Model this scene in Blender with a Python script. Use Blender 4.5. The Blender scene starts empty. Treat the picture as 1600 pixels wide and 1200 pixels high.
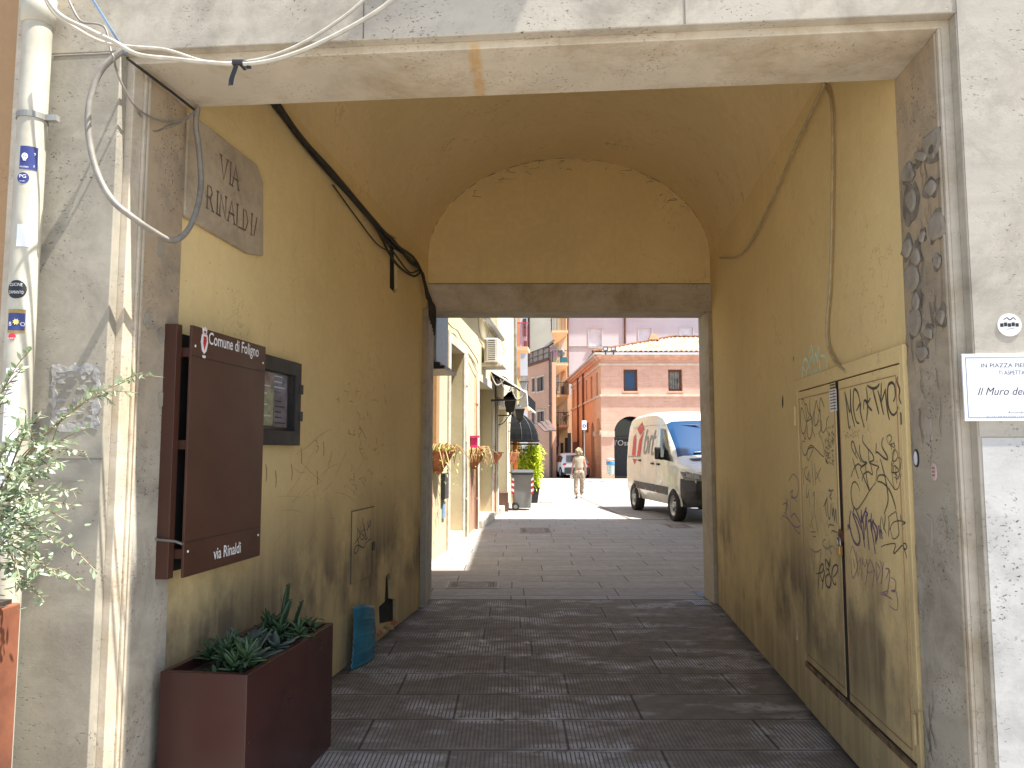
import bpy, bmesh, math, random
from mathutils import Vector as V, Matrix
from mathutils.geometry import tessellate_polygon
random.seed(7)
R = math.radians
sc = bpy.context.scene
C = sc.collection
# ------------------------------------------------------------ camera, sky, sun, exposure
PITCH = R(5.05); CH = 1.58; FPX = 1200.0
cd = bpy.data.cameras.new('camera'); cam = bpy.data.objects.new('camera', cd); C.objects.link(cam)
cam.location = (0, 0, CH); cam.rotation_euler = (R(90) + PITCH, 0, 0)
cd.sensor_width = 36; cd.lens = 36 * FPX / 1600; cd.clip_end = 1000; cd.clip_start = 0.05
sc.camera = cam
SUN = V((0.417, -0.135, 1.0)).normalized()          # direction towards the sun
w = bpy.data.worlds.new('World'); sc.world = w; w.use_nodes = True
wn = w.node_tree.nodes; bg = wn['Background']; sky = wn.new('ShaderNodeTexSky')
sky.sky_type = 'NISHITA'; sky.sun_disc = False
sky.sun_elevation = math.asin(SUN.z); sky.sun_rotation = math.atan2(SUN.x, SUN.y)
sky.air_density = 1.0; sky.dust_density = 1.5
w.node_tree.links.new(sky.outputs[0], bg.inputs[0]); bg.inputs[1].default_value = 0.10
sd = bpy.data.lights.new('sun', 'SUN'); sd.energy = 5.0; sd.angle = R(0.5); sd.color = (1, .955, .895)
so = bpy.data.objects.new('sun', sd); C.objects.link(so)
so.rotation_euler = (-SUN).to_track_quat('-Z', 'Y').to_euler(); so.location = (8, -5, 30)
sc.view_settings.view_transform = 'Standard'; sc.view_settings.look = 'None'
sc.view_settings.gamma = 1; sc.view_settings.exposure = 1.62
sc.cycles.max_bounces = 10; sc.cycles.diffuse_bounces = 7; sc.cycles.use_denoising = True
sc.cycles.sample_clamp_indirect = 8

# ------------------------------------------------------------ geometry helpers
def ray(u, v):
    a = (u - 800) / FPX; b = (v - 600) / FPX; s, c = math.sin(PITCH), math.cos(PITCH)
    return V((a, c + b * s, s - b * c))
def P(u, v, y):                                     # world point at distance y along the street
    r = ray(u, v); return V((0, 0, CH)) + r * (y / r.y)
def G(u, v, z=0.0):                                 # point on the ground
    r = ray(u, v); return V((0, 0, CH)) + r * ((z - CH) / r.z)
class Fr:                                           # a wall plane: s along, t up, d outwards
    def __init__(s, o, x, n=None):
        s.o = V(o); s.x = V(x).normalized(); s.z = V((0, 0, 1))
        s.n = V(n).normalized() if n else s.x.cross(s.z).normalized()
    def __call__(s, a, t, d=0.0): return s.o + s.x * a + s.z * t + s.n * d
    def st(s, u, v, d=0.0):
        r = ray(u, v); k = (s.o + s.n * d - V((0, 0, CH))).dot(s.n) / r.dot(s.n)
        p = V((0, 0, CH)) + r * k - s.o
        return (p.dot(s.x), p.z)
def lrp(a, b, t): return a + (b - a) * t
def smooth(pts, n=6, closed=False):
    pts = [V(p) for p in pts]; out = []; N = len(pts)
    if N < 3: return pts
    rng = range(N if closed else N - 1)
    for i in rng:
        if closed: p0, p1, p2, p3 = pts[(i-1) % N], pts[i], pts[(i+1) % N], pts[(i+2) % N]
        else: p0, p1, p2, p3 = pts[max(i-1, 0)], pts[i], pts[i+1], pts[min(i+2, N-1)]
        for k in range(n):
            t = k / n
            out.append(.5 * ((2*p1) + (p2-p0)*t + (2*p0-5*p1+4*p2-p3)*t*t + (3*p1-p0-3*p2+p3)*t**3))
    if not closed: out.append(pts[-1])
    return out
class MB:
    def __init__(s): s.v = []; s.f = []; s.m = []
    def add(s, vs, fs, mi=0):
        k = len(s.v); s.v += [V(p) for p in vs]; s.f += [tuple(i + k for i in f) for f in fs]; s.m += [mi] * len(fs)
        return s
    def box(s, fr, a0, a1, t0, t1, d0, d1, mi=0):
        p = [fr(a, t, d) for d in (d0, d1) for t in (t0, t1) for a in (a0, a1)]
        return s.add(p, [(0,1,3,2),(4,6,7,5),(0,4,5,1),(2,3,7,6),(0,2,6,4),(1,5,7,3)], mi)
    def wbox(s, x0, x1, y0, y1, z0, z1, mi=0): return s.box(WF, x0, x1, z0, z1, -y0, -y1, mi)
    def quad(s, a, b, c, d, mi=0): return s.add([a, b, c, d], [(0,1,2,3)], mi)
    def prism(s, fr, outer, holes, d0, d1, mi=0):
        loops = [outer] + list(holes); flat = [p for l in loops for p in l]; n = len(flat)
        tris = tessellate_polygon([[V((p[0], p[1], 0)) for p in l] for l in loops])
        vs = [fr(p[0], p[1], d0) for p in flat] + [fr(p[0], p[1], d1) for p in flat]
        fs = [tuple(t) for t in tris] + [tuple(i + n for i in reversed(t)) for t in tris]
        k = 0
        for l in loops:
            m = len(l)
            fs += [(k+i, k+(i+1) % m, k+(i+1) % m+n, k+i+n) for i in range(m)]
            k += m
        return s.add(vs, fs, mi)
    def tube(s, pts, r, n=8, mi=0, caps=True):
        pts = [V(p) for p in pts]; N = len(pts); rs = r if isinstance(r, (list, tuple)) else [r] * N
        vs = []; ref = None
        for i, p in enumerate(pts):
            t = (pts[min(i+1, N-1)] - pts[max(i-1, 0)])
            if t.length < 1e-9: t = V((0, 0, 1))
            t.normalize()
            if ref is None: ref = t.orthogonal().normalized()
            ref = (ref - t * ref.dot(t)); 
            if ref.length < 1e-6: ref = t.orthogonal()
            ref.normalize(); b = t.cross(ref)
            vs += [p + (ref * math.cos(2*math.pi*k/n) + b * math.sin(2*math.pi*k/n)) * rs[i] for k in range(n)]
        fs = [(i*n+k, i*n+(k+1) % n, (i+1)*n+(k+1) % n, (i+1)*n+k) for i in range(N-1) for k in range(n)]
        if caps: fs += [tuple(reversed(range(n))), tuple((N-1)*n+k for k in range(n))]
        return s.add(vs, fs, mi)
    def lathe(s, o, prof, n=20, a0=0, a1=2*math.pi, ax=None, mi=0):   # prof (r, z)
        o = V(o); full = abs(a1 - a0 - 2*math.pi) < 1e-6; m = n if full else n + 1
        X, Y, Z = (V((1,0,0)), V((0,1,0)), V((0,0,1))) if ax is None else ax
        vs = [o + (X*math.cos(a0+(a1-a0)*k/n) + Y*math.sin(a0+(a1-a0)*k/n))*r + Z*z for r, z in prof for k in range(m)]
        fs = []
        for i in range(len(prof)-1):
            for k in range(n):
                k2 = (k+1) % m
                fs.append((i*m+k, i*m+k2, (i+1)*m+k2, (i+1)*m+k))
        return s.add(vs, fs, mi)
    def blob(s, c, r, n=8, jit=0.0, mi=0):
        c = V(c); r = V(r) if not isinstance(r, (int, float)) else V((r, r, r)); vs = []; fs = []
        for i in range(n//2+1):
            ph = math.pi*i/(n//2)
            for k in range(n):
                th = 2*math.pi*k/n; q = 1 + random.uniform(-jit, jit)
                vs.append(c + V((r.x*math.sin(ph)*math.cos(th)*q, r.y*math.sin(ph)*math.sin(th)*q, r.z*math.cos(ph)*q)))
        for i in range(n//2):
            for k in range(n): fs.append((i*n+k, (i+1)*n+k, (i+1)*n+(k+1) % n, i*n+(k+1) % n))
        return s.add(vs, fs, mi)
    def stroke(s, fr, pts, w, d=.0015, n=5, taper=True, mi=0):        # a drawn line lying on a wall
        p = smooth([V((a[0], a[1], 0)) for a in pts], n) if n > 1 else [V((a[0], a[1], 0)) for a in pts]
        vs = []; N = len(p)
        for i in range(N):
            t = p[min(i+1, N-1)] - p[max(i-1, 0)]
            if t.length < 1e-9: t = V((1, 0, 0))
            t.normalize(); q = V((-t.y, t.x, 0))
            k = w * .5 * ((.55 + .45*math.sin(math.pi*(i+.5)/N)) if taper else 1)
            vs += [fr(*(p[i]+q*k).xy, d), fr(*(p[i]-q*k).xy, d)]
        return s.add(vs, [(2*i, 2*i+1, 2*i+3, 2*i+2) for i in range(N-1)], mi)
    def leaf(s, o, dr, up, L, W, fold=.15, n=3, mi=0, droop=0):
        o = V(o); dr = V(dr).normalized(); up = V(up); side = dr.cross(up)
        if side.length < 1e-4: side = dr.orthogonal()
        side.normalize(); up = side.cross(dr).normalized()
        vs = []; N = n + 1
        for i in range(N):
            t = i / n; ww = W * .5 * math.sin(math.pi * (.08 + .9*t) ** .85)
            c = o + dr*L*t - up*droop*L*t*t
            vs += [c + side*ww + up*fold*ww, c - up*fold*ww*.3, c - side*ww + up*fold*ww]
        fs = []
        for i in range(n): fs += [(3*i, 3*i+1, 3*i+4, 3*i+3), (3*i+1, 3*i+2, 3*i+5, 3*i+4)]
        return s.add(vs, fs, mi)
WF = Fr((0, 0, 0), (1, 0, 0), (0, -1, 0))
def link(o, parent=None):
    C.objects.link(o)
    if parent is not None: o.parent = parent
    return o
def obj(name, mb, mat, parent=None, smooth_=False, bev=0, loc=None, segs=2):
    me = bpy.data.meshes.new(name)
    off = V((0, 0, 0))
    if parent is not None:
        q = parent
        while q is not None: off += q.location; q = q.parent
    l = V(loc) if loc is not None else V((0, 0, 0))
    me.from_pydata([p - off - l for p in mb.v], [], mb.f)
    for m in (mat if isinstance(mat, (list, tuple)) else [mat]): me.materials.append(m)
    me.polygons.foreach_set('material_index', mb.m)
    if smooth_: me.polygons.foreach_set('use_smooth', [True]*len(me.polygons))
    bm = bmesh.new(); bm.from_mesh(me); bmesh.ops.recalc_face_normals(bm, faces=bm.faces); bm.to_mesh(me); bm.free()
    me.update()
    o = bpy.data.objects.new(name, me); o.location = l
    link(o, parent)
    if bev:
        b = o.modifiers.new('bevel', 'BEVEL'); b.width = bev; b.segments = segs; b.limit_method = 'ANGLE'; b.harden_normals = False
    return o
def tag(o, label, cat, group=None, kind=None):
    if label: o['label'] = label
    if cat: o['category'] = cat
    if group: o['group'] = group
    if kind: o['kind'] = kind
    return o
def thing(name, label, cat, loc=(0,0,0), group=None):
    o = bpy.data.objects.new(name, None); o.empty_display_size = .2; link(o); o.location = V(loc)
    return tag(o, label, cat, group)
def struct(name, mb, mat, **k):
    o = obj(name, mb, mat, **k); o['kind'] = 'structure'; return o
def islands(mb):
    par = list(range(len(mb.v)))
    def fd(i):
        while par[i] != i: par[i] = par[par[i]]; i = par[i]
        return i
    for f in mb.f:
        a = fd(f[0])
        for q in f[1:]: par[fd(q)] = a
    g = {}
    for f, m_ in zip(mb.f, mb.m): g.setdefault(fd(f[0]), []).append((f, m_))
    out = []
    for fs in g.values():
        ix = sorted({i for f, _ in fs for i in f}); mp = {i: k for k, i in enumerate(ix)}; m2 = MB(); m2.v = [mb.v[i] for i in ix]
        m2.f = [tuple(mp[i] for i in f) for f, _ in fs]; m2.m = [m_ for _, m_ in fs]; out.append(m2)
    return out
def each(name, mb, mat, parent, **k):                               # every loose piece becomes a part of its own
    return [obj(name, m, mat, parent, **k) for m in islands(mb)]
def copy_tree(o, parent=None):
    c = o.copy(); C.objects.link(c)
    if parent is not None: c.parent = parent
    for ch in [x for x in C.objects if x.parent == o]: copy_tree(ch, c)
    return c
def text(fr, s0, t0, txt, h, mat, parent, name='lettering', width=None, d=.002, shear=0, bold=0, align='LEFT', flip=False):
    cu = bpy.data.curves.new('t', 'FONT'); cu.body = txt; cu.size = 1; cu.align_x = align; cu.shear = shear; cu.offset = bold; cu.resolution_u = 3
    to = bpy.data.objects.new('t', cu); C.objects.link(to)
    dg = bpy.context.evaluated_depsgraph_get(); dg.update()
    me = bpy.data.meshes.new_from_object(to.evaluated_get(dg)); C.objects.unlink(to); bpy.data.objects.remove(to)
    xs = [v.co.x for v in me.vertices]; ww = max(xs) - min(xs); k = h / .7
    kx = k if width is None else width / ww
    mb = MB(); x0 = min(xs) if align == 'LEFT' else 0
    vs = [fr(s0 + (v.co.x - x0)*kx, t0 + v.co.y*k, d) for v in me.vertices]
    mb.add(vs, [tuple(p.vertices) for p in me.polygons]); bpy.data.meshes.remove(me)
    return obj(name, mb, mat, parent)

# ------------------------------------------------------------ material helpers
class N:
    def __init__(s, name):
        s.m = bpy.data.materials.new(name); s.m.use_nodes = True; s.t = s.m.node_tree; s.b = s.t.nodes['Principled BSDF']
        g = s.t.nodes.new('ShaderNodeTexCoord'); s.obj = g.outputs['Object']
        s.pos = s.t.nodes.new('ShaderNodeNewGeometry').outputs['Position']
    def lk(s, a, b):
        if isinstance(a, (int, float)): b.default_value = a
        elif isinstance(a, (tuple, list)): b.default_value = tuple(a) + ((1,) if len(a) == 3 and len(b.default_value) == 4 else ())
        else: s.t.links.new(a, b)
    def map(s, v, sx=1, sy=1, sz=1, rot=(0,0,0)):
        n = s.t.nodes.new('ShaderNodeMapping'); s.lk(v, n.inputs[0]); n.inputs[3].default_value = (sx, sy, sz); n.inputs[2].default_value = rot; return n.outputs[0]
    def noise(s, sc_, det=4, v=None, rough=.55, dist=0):
        n = s.t.nodes.new('ShaderNodeTexNoise'); s.lk(v or s.pos, n.inputs['Vector']); n.inputs['Scale'].default_value = sc_
        n.inputs['Detail'].default_value = det; n.inputs['Roughness'].default_value = rough; n.inputs['Distortion'].default_value = dist; return n.outputs[0]
    def voro(s, sc_, v=None, feat='F1', out=0):
        n = s.t.nodes.new('ShaderNodeTexVoronoi'); n.feature = feat; s.lk(v or s.pos, n.inputs['Vector']); n.inputs['Scale'].default_value = sc_; return n.outputs[out]
    def rng(s, a, x0, x1, y0=0., y1=1.):
        n = s.t.nodes.new('ShaderNodeMapRange'); s.lk(a, n.inputs[0])
        for i, q in enumerate((x0, x1, y0, y1)): n.inputs[i+1].default_value = q
        return n.outputs[0]
    def ma(s, op, a, b=0., c=0.):
        n = s.t.nodes.new('ShaderNodeMath'); n.operation = op
        for i, q in enumerate((a, b, c)): s.lk(q, n.inputs[i])
        return n.outputs[0]
    def mix(s, f, a, b, mode='MIX'):
        n = s.t.nodes.new('ShaderNodeMix'); n.data_type = 'RGBA'; n.blend_type = mode
        s.lk(f, n.inputs[0]); s.lk(a, n.inputs[6]); s.lk(b, n.inputs[7]); return n.outputs[2]
    def sep(s, v):
        n = s.t.nodes.new('ShaderNodeSeparateXYZ'); s.lk(v, n.inputs[0]); return n.outputs
    def comb(s, x, y, z):
        n = s.t.nodes.new('ShaderNodeCombineXYZ')
        for i, q in enumerate((x, y, z)): s.lk(q, n.inputs[i])
        return n.outputs[0]
    def bump(s, h, st=.3, d=.01):
        n = s.t.nodes.new('ShaderNodeBump'); s.lk(h, n.inputs['Height']); n.inputs['Strength'].default_value = st; n.inputs['Distance'].default_value = d
        s.t.links.new(n.outputs[0], s.b.inputs['Normal']); return s
    def out(s, col, rough=.8, metal=0, **k):
        s.lk(col, s.b.inputs['Base Color']); s.lk(rough, s.b.inputs['Roughness']); s.b.inputs['Metallic'].default_value = metal
        for kk, q in k.items(): s.lk(q, s.b.inputs[kk.replace('_', ' ')])
        return s.m
def basic(name, col, var=.12, scale=6, rough=.7, metal=0, bump=.1, bscale=60, spec=.5, fine=True):
    n = N(name); v = n.obj
    f = n.noise(scale, 5, v); c2 = tuple(x*(1-var*2.2) for x in col); c1 = tuple(min(1, x*(1+var)) for x in col)
    c = n.mix(n.rng(f, .3, .7), c2, c1)
    if bump: n.bump(n.noise(bscale, 3, v), bump, .004)
    return n.out(c, n.rng(n.noise(scale*1.7, 3, v), .2, .8, max(0, rough-.1), min(1, rough+.1)), metal, Specular_IOR_Level=spec)
def plaster(name, col, dark, base_h=1.2, bumpy=.25, stain=.5, grime=1.0):
    n = N(name); big = n.noise(.9, 5); fine = n.noise(14, 6, rough=.7); z = n.sep(n.pos)[2]
    streak = n.noise(1.0, 6, n.map(n.pos, 9, 9, .7), .65)
    c = n.mix(n.rng(big, .3, .75), tuple(x*.84 for x in col), col)
    c = n.mix(n.ma('MULTIPLY', n.rng(fine, .45, .75), .25), c, tuple(min(1, x*1.18) for x in col))
    scr = n.rng(n.noise(5, 8, n.map(n.pos, 1.5, 1.5, 1), .75, 1.5), .62, .74)
    c = n.mix(n.ma('MULTIPLY', scr, .35), c, dark)
    hz = n.ma('ADD', z, n.ma('MULTIPLY', n.rng(n.noise(1.3, 5), .25, .75), -base_h*.8))
    low = n.rng(hz, base_h*.35, -base_h*.35, 0, 1)
    low = n.ma('MULTIPLY', low, n.rng(streak, .3, .7, .5, 1))
    bell = n.ma('MULTIPLY', n.rng(z, base_h*1.1, base_h*.6, 0, 1), n.rng(z, base_h*.08, base_h*.4, .35, 1))
    sm = n.ma('MULTIPLY', n.ma('MULTIPLY', n.rng(n.noise(1.25, 6, n.map(n.pos, 1, 1, .8), .6), .39, .58), bell), n.rng(streak, .25, .65, .55, 1))
    c = n.mix(n.ma('MULTIPLY', n.ma('MAXIMUM', n.ma('MULTIPLY', low, .75), sm), grime), c, dark)
    chip = n.ma('MULTIPLY', n.rng(n.noise(30, 4, rough=.6), .68, .72), n.rng(n.noise(2.2, 3), .5, .6)); c = n.mix(n.ma('MULTIPLY', chip, .55), c, dark)
    hair = n.ma('MULTIPLY', n.rng(n.noise(1.7, 6, rough=.6), .497, .4995), n.rng(n.noise(1.7, 6, rough=.6), .503, .5005)); hair = n.ma('MULTIPLY', hair, n.rng(n.noise(.9, 2), .5, .6)); c = n.mix(n.ma('MULTIPLY', hair, .4), c, dark)
    st = n.ma('MULTIPLY', n.rng(streak, .58, .75), stain*.5)
    c = n.mix(st, c, tuple(x*.6 for x in col))
    if name == 'vault_plaster':
        sp_ = n.ma('MULTIPLY', n.rng(n.noise(2.3, 3), .60, .70), n.rng(n.noise(24, 6, rough=.75), .52, .62)); c = n.mix(n.ma('MULTIPLY', sp_, .65), c, dark)
    n.bump(n.ma('ADD', n.noise(3, 4), n.ma('MULTIPLY', n.noise(45, 5), .35)), bumpy, .02)
    return n.out(c, n.rng(fine, .3, .7, .75, .92), Specular_IOR_Level=.25)
def travertine(name, col, dark, pit=1., vert=True, warm=(.55, .42, .27), wet=.3, brown=None):
    n = N(name); st = n.map(n.pos, 2.2, 2.2, 9); st2 = n.map(n.pos, 14, 14, 30)
    band = n.noise(1, 7, st, .62, .4); big = n.noise(1.3, 5)
    c = n.mix(n.rng(band, .3, .7), tuple(x*.78 for x in col), col)
    c = n.mix(n.ma('MULTIPLY', n.rng(n.noise(9, 7, rough=.8), .5, .75), .3), c, tuple(x*.6 for x in col))
    c = n.mix(n.ma('MULTIPLY', n.rng(big, .52, .78), .55), c, warm)
    if brown: c = n.mix(n.ma('MULTIPLY', n.rng(n.ma('ADD', n.sep(n.pos)[2], n.ma('MULTIPLY', n.noise(2, 5), .8)), 1.8, 2.8), .75), c, brown)
    gr = n.ma('MULTIPLY', n.rng(n.noise(2.6, 8, rough=.75, dist=.4), .46, .66), .75)
    c = n.mix(gr, c, dark)
    ptn = n.noise(1, 4, n.map(n.pos, 62, 62, 105), .65); msk = n.rng(n.noise(4.2, 4), .46, .62)
    pits = n.ma('MULTIPLY', n.rng(ptn, .60, .67), msk)
    c = n.mix(n.ma('MINIMUM', n.ma('MULTIPLY', pits, .95*pit), 1.0), c, tuple(x*.3 for x in dark))
    if name == 'soffit_stone':
        sx_, sy_, sz_ = n.sep(n.pos); ax_ = n.ma('ABSOLUTE', n.ma('ADD', n.ma('ADD', sx_, n.ma('MULTIPLY', n.ma('SUBTRACT', n.noise(5, 4), .5), .06)), .15))
        stn = n.ma('MULTIPLY', n.ma('MULTIPLY', n.rng(ax_, .035, .012), n.ma('MULTIPLY', n.rng(sz_, 3.10, 3.15), n.rng(sy_, 5.0, 4.0))), n.rng(n.noise(16, 5), .3, .6, .35, 1))
        c = n.mix(n.ma('MULTIPLY', stn, .8), c, (.50, .30, .10))
    h = n.ma('SUBTRACT', n.ma('MULTIPLY', n.noise(95, 5), .07), n.ma('MULTIPLY', pits, 1.0))
    n.bump(h, .6, .010)
    return n.out(c, n.rng(band, .3, .7, .6, .85), Specular_IOR_Level=.3)
def paving(name, col, dark, rowh, len_, groove, shine, axis=0, light=(.5,.5,.5), jitter=.45):
    n = N(name); x, y, z = n.sep(n.pos)
    if axis: x, y = y, x
    ry = n.ma('DIVIDE', y, rowh); row = n.ma('FLOOR', ry); fy = n.ma('FRACT', ry)
    wn_ = n.t.nodes.new('ShaderNodeTexWhiteNoise'); wn_.noise_dimensions = '1D'; n.lk(row, wn_.inputs['W'])
    rx = n.ma('ADD', n.ma('DIVIDE', x, len_), n.ma('ADD', n.ma('MULTIPLY', row, .5), n.ma('MULTIPLY', wn_.outputs[0], jitter)))
    col_i = n.ma('FLOOR', rx); fx = n.ma('FRACT', rx)
    w2 = n.t.nodes.new('ShaderNodeTexWhiteNoise'); w2.noise_dimensions = '2D'; n.lk(n.comb(row, col_i, 0), w2.inputs['Vector'])
    ex = n.ma('MULTIPLY', n.ma('MINIMUM', fx, n.ma('SUBTRACT', 1, fx)), len_)
    ey = n.ma('MULTIPLY', n.ma('MINIMUM', fy, n.ma('SUBTRACT', 1, fy)), rowh)
    e = n.ma('ADD', n.ma('MINIMUM', ex, ey), n.ma('MULTIPLY', n.ma('SUBTRACT', n.noise(25, 3), .5), .006))
    joint = n.rng(e, .004, .010, 1, 0)
    patch = n.ma('MULTIPLY', n.rng(n.noise(1.5, 4, n.map(n.pos, 1, 2.2, 1)), .50, .60), n.rng(n.noise(11, 5, rough=.7), .38, .5))
    inner = n.rng(e, .02, .03)
    gv = n.ma('PINGPONG', n.ma('MULTIPLY', x, 1/.0235), .5)
    gmask = n.ma('MULTIPLY', n.ma('MULTIPLY', n.rng(w2.outputs[0], .06, .12), inner), groove)
    g = n.ma('MULTIPLY', n.rng(gv, .10, .2, 1, 0), gmask)
    c = n.mix(w2.outputs[0], tuple(q*.8 for q in col), col)
    c = n.mix(n.rng(n.noise(9, 6, rough=.7), .35, .7), c, dark)
    c = n.mix(n.ma('MULTIPLY', patch, shine*.75), c, light)
    spots = n.rng(n.voro(5), .045, .035); sp2 = n.rng(n.noise(2, 2), .45, .55)
    c = n.mix(n.ma('MULTIPLY', n.ma('MULTIPLY', spots, sp2), .4), c, light)
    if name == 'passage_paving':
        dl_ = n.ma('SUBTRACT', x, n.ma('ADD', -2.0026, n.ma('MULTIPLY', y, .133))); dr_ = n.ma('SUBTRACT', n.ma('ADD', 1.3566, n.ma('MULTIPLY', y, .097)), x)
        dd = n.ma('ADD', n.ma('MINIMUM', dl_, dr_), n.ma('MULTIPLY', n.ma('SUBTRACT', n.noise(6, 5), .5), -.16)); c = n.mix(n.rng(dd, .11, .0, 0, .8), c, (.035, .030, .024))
    c = n.mix(n.ma('MULTIPLY', g, n.ma('ADD', .38, n.ma('MULTIPLY', patch, .5))), c, tuple(q*.5 for q in dark))
    c = n.mix(n.ma('MULTIPLY', joint, .85), c, tuple(q*.25 for q in dark))
    h = n.ma('ADD', n.ma('MULTIPLY', n.noise(35, 5), .25), n.ma('MULTIPLY', n.ma('ADD', joint, n.ma('MULTIPLY', g, .35)), -1.0))
    h = n.ma('ADD', h, n.ma('MULTIPLY', w2.outputs[0], .2))
    n.bump(h, .7, .006)
    r = n.ma('SUBTRACT', .78, n.ma('MULTIPLY', n.ma('MULTIPLY', patch, n.rng(n.noise(7, 4), .42, .62)), shine*.42))
    r = n.ma('ADD', r, n.ma('MULTIPLY', g, .3))
    return n.out(c, r, Specular_IOR_Level=.5)
def brick(name, c1, c2, mortar, bw=.27, bh=.07, side=False):
    n = N(name); x, y, z = n.sep(n.pos)
    t = n.t.nodes.new('ShaderNodeTexBrick'); n.lk(n.comb(y if side else x, z, 0), t.inputs['Vector'])
    t.inputs['Color1'].default_value = c1+(1,); t.inputs['Color2'].default_value = c2+(1,); t.inputs['Mortar'].default_value = mortar+(1,)
    t.inputs['Scale'].default_value = 1; t.inputs['Brick Width'].default_value = bw; t.inputs['Row Height'].default_value = bh; t.inputs['Mortar Size'].default_value = .008
    c = n.mix(n.rng(n.noise(.8, 6, n.map(n.pos, 1, 1, 2.5)), .3, .7), t.outputs[0], c2)
    c = n.mix(n.ma('MULTIPLY', n.rng(n.noise(2.5, 6), .5, .75), .35), c, tuple(q*.65 for q in c2))
    n.bump(n.noise(20, 4), .3, .02); return n.out(c, .85, Specular_IOR_Level=.2)

M = {}
M['yellow'] = plaster('yellow_plaster', (.80, .63, .315), (.12, .095, .07), 1.25, .3, .45, .92)
M['vault'] = plaster('vault_plaster', (.84, .67, .37), (.22, .15, .08), .1, .35, .5, 0)
M['stone'] = travertine('travertine', (.475, .43, .345), (.235, .21, .165), 1.25, warm=(.40, .33, .22))
M['stone_grey'] = travertine('grey_travertine', (.45, .42, .345), (.21, .19, .155), .9, warm=(.42, .34, .23), brown=(.42, .31, .19))
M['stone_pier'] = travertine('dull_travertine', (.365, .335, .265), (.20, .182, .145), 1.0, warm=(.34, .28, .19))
M['soffit'] = travertine('soffit_stone', (.58, .515, .405), (.33, .26, .165), .45, warm=(.56, .43, .25))
M['pale'] = travertine('pale_stone', (.455, .415, .34), (.235, .21, .17), 1.0, warm=(.42, .36, .29))
M['white_patch'] = travertine('whitewashed_stone', (.54, .53, .495), (.31, .30, .275), 1.4, warm=(.44, .41, .36))
M['marble'] = travertine('old_marble', (.50, .42, .31), (.27, .22, .155), .5, warm=(.34, .27, .17))
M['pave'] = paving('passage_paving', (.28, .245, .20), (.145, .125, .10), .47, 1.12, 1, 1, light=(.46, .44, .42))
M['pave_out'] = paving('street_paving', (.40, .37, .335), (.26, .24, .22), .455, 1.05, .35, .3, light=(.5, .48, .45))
M['tan'] = plaster('tan_plaster', (.40, .25, .13), (.22, .14, .08), .6, .3, .5, .7)
M['joint'] = basic('joint_dark', (.16, .13, .10), .2)
M['black'] = basic('black_paint', (.015, .015, .016), .1, rough=.5)
M['shade_and_soot'] = basic('shade_and_soot', (.02, .017, .014), .3, rough=.95)  # near-black for burn marks and for shade painted into gaps and recesses
M['dkmetal'] = basic('dark_metal', (.03, .03, .032), .1, rough=.4, metal=.3)
M['steel'] = basic('steel', (.45, .45, .45), .1, rough=.35, metal=.9)
M['galv'] = basic('galvanised', (.34, .33, .30), .15, rough=.5, metal=.4)
M['brown'] = basic('brown_enamel', (.070, .029, .018), .10, 3, rough=.38, bump=.03)
M['maroon'] = basic('planter_enamel', (.050, .017, .014), .12, 2.5, rough=.33, bump=.04)
M['soil'] = basic('soil', (.035, .025, .018), .3, 30, rough=.95, bump=.6)
M['white'] = basic('white_paint', (.80, .80, .79), .04, rough=.5, bump=.03)
M['pvc'] = basic('cream_pipe', (.48, .45, .355), .16, 4, rough=.5, bump=.05)
M['red'] = basic('red_paint', (.55, .03, .04), .08, rough=.45)
M['navy'] = basic('navy_ink', (.03, .04, .16), .08, rough=.4)
M['ink'] = basic('marker_ink', (.03, .027, .03), .25, 40, rough=.5, bump=0)
M['purple'] = basic('purple_ink', (.07, .035, .16), .2, 40, rough=.5, bump=0)
M['violet'] = basic('faint_violet_ink', (.27, .17, .24), .2, 40, rough=.6, bump=0)
M['aqua'] = basic('pale_aqua_spray', (.62, .82, .68), .1, 40, rough=.6, bump=0)
M['cab_grey'] = basic('grey_cable', (.23, .21, .175), .12, 20, rough=.5)
M['cab_white'] = basic('white_cable', (.44, .41, .34), .1, 20, rough=.45)
M['cab_blue'] = basic('blue_cable', (.22, .34, .52), .1, 20, rough=.45)
M['cab_black'] = basic('black_cable', (.028, .024, .02), .2, 20, rough=.6)
M['cab_tan'] = basic('painted_cable', (.42, .33, .19), .1, 20, rough=.6)
M['terra'] = basic('terracotta', (.50, .19, .10), .15, 12, rough=.85, bump=.2)
M['brass'] = basic('brass', (.42, .28, .10), .15, 20, rough=.4, metal=.8)
M['rust'] = basic('rust', (.16, .07, .035), .3, 15, rough=.8, bump=.3)
M['corten'] = basic('corten_steel', (.25, .085, .04), .25, 4, rough=.75, bump=.15)
M['bluecer'] = basic('blue_sheet', (.03, .19, .28), .2, 8, rough=.35)
def leafmat(name, a, b, tr=.25, rough=.5):
    n = N(name); oi = n.t.nodes.new('ShaderNodeNewGeometry'); c = n.mix(oi.outputs['Random Per Island'], a, b)
    n.out(c, rough, Specular_IOR_Level=.4); tl = n.t.nodes.new('ShaderNodeBsdfTranslucent'); n.lk(c, tl.inputs[0])
    mx = n.t.nodes.new('ShaderNodeMixShader'); mx.inputs[0].default_value = tr; n.t.links.new(n.b.outputs[0], mx.inputs[1]); n.t.links.new(tl.outputs[0], mx.inputs[2])
    n.t.links.new(mx.outputs[0], n.t.nodes['Material Output'].inputs[0]); return n.m
M['bushleaf'] = leafmat('silvery_leaf', (.15, .23, .11), (.40, .46, .33))
M['succ'] = leafmat('succulent_leaf', (.035, .08, .03), (.08, .14, .065))
M['succ2'] = leafmat('fuzzy_leaf', (.08, .11, .085), (.14, .17, .14), rough=.8)
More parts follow.
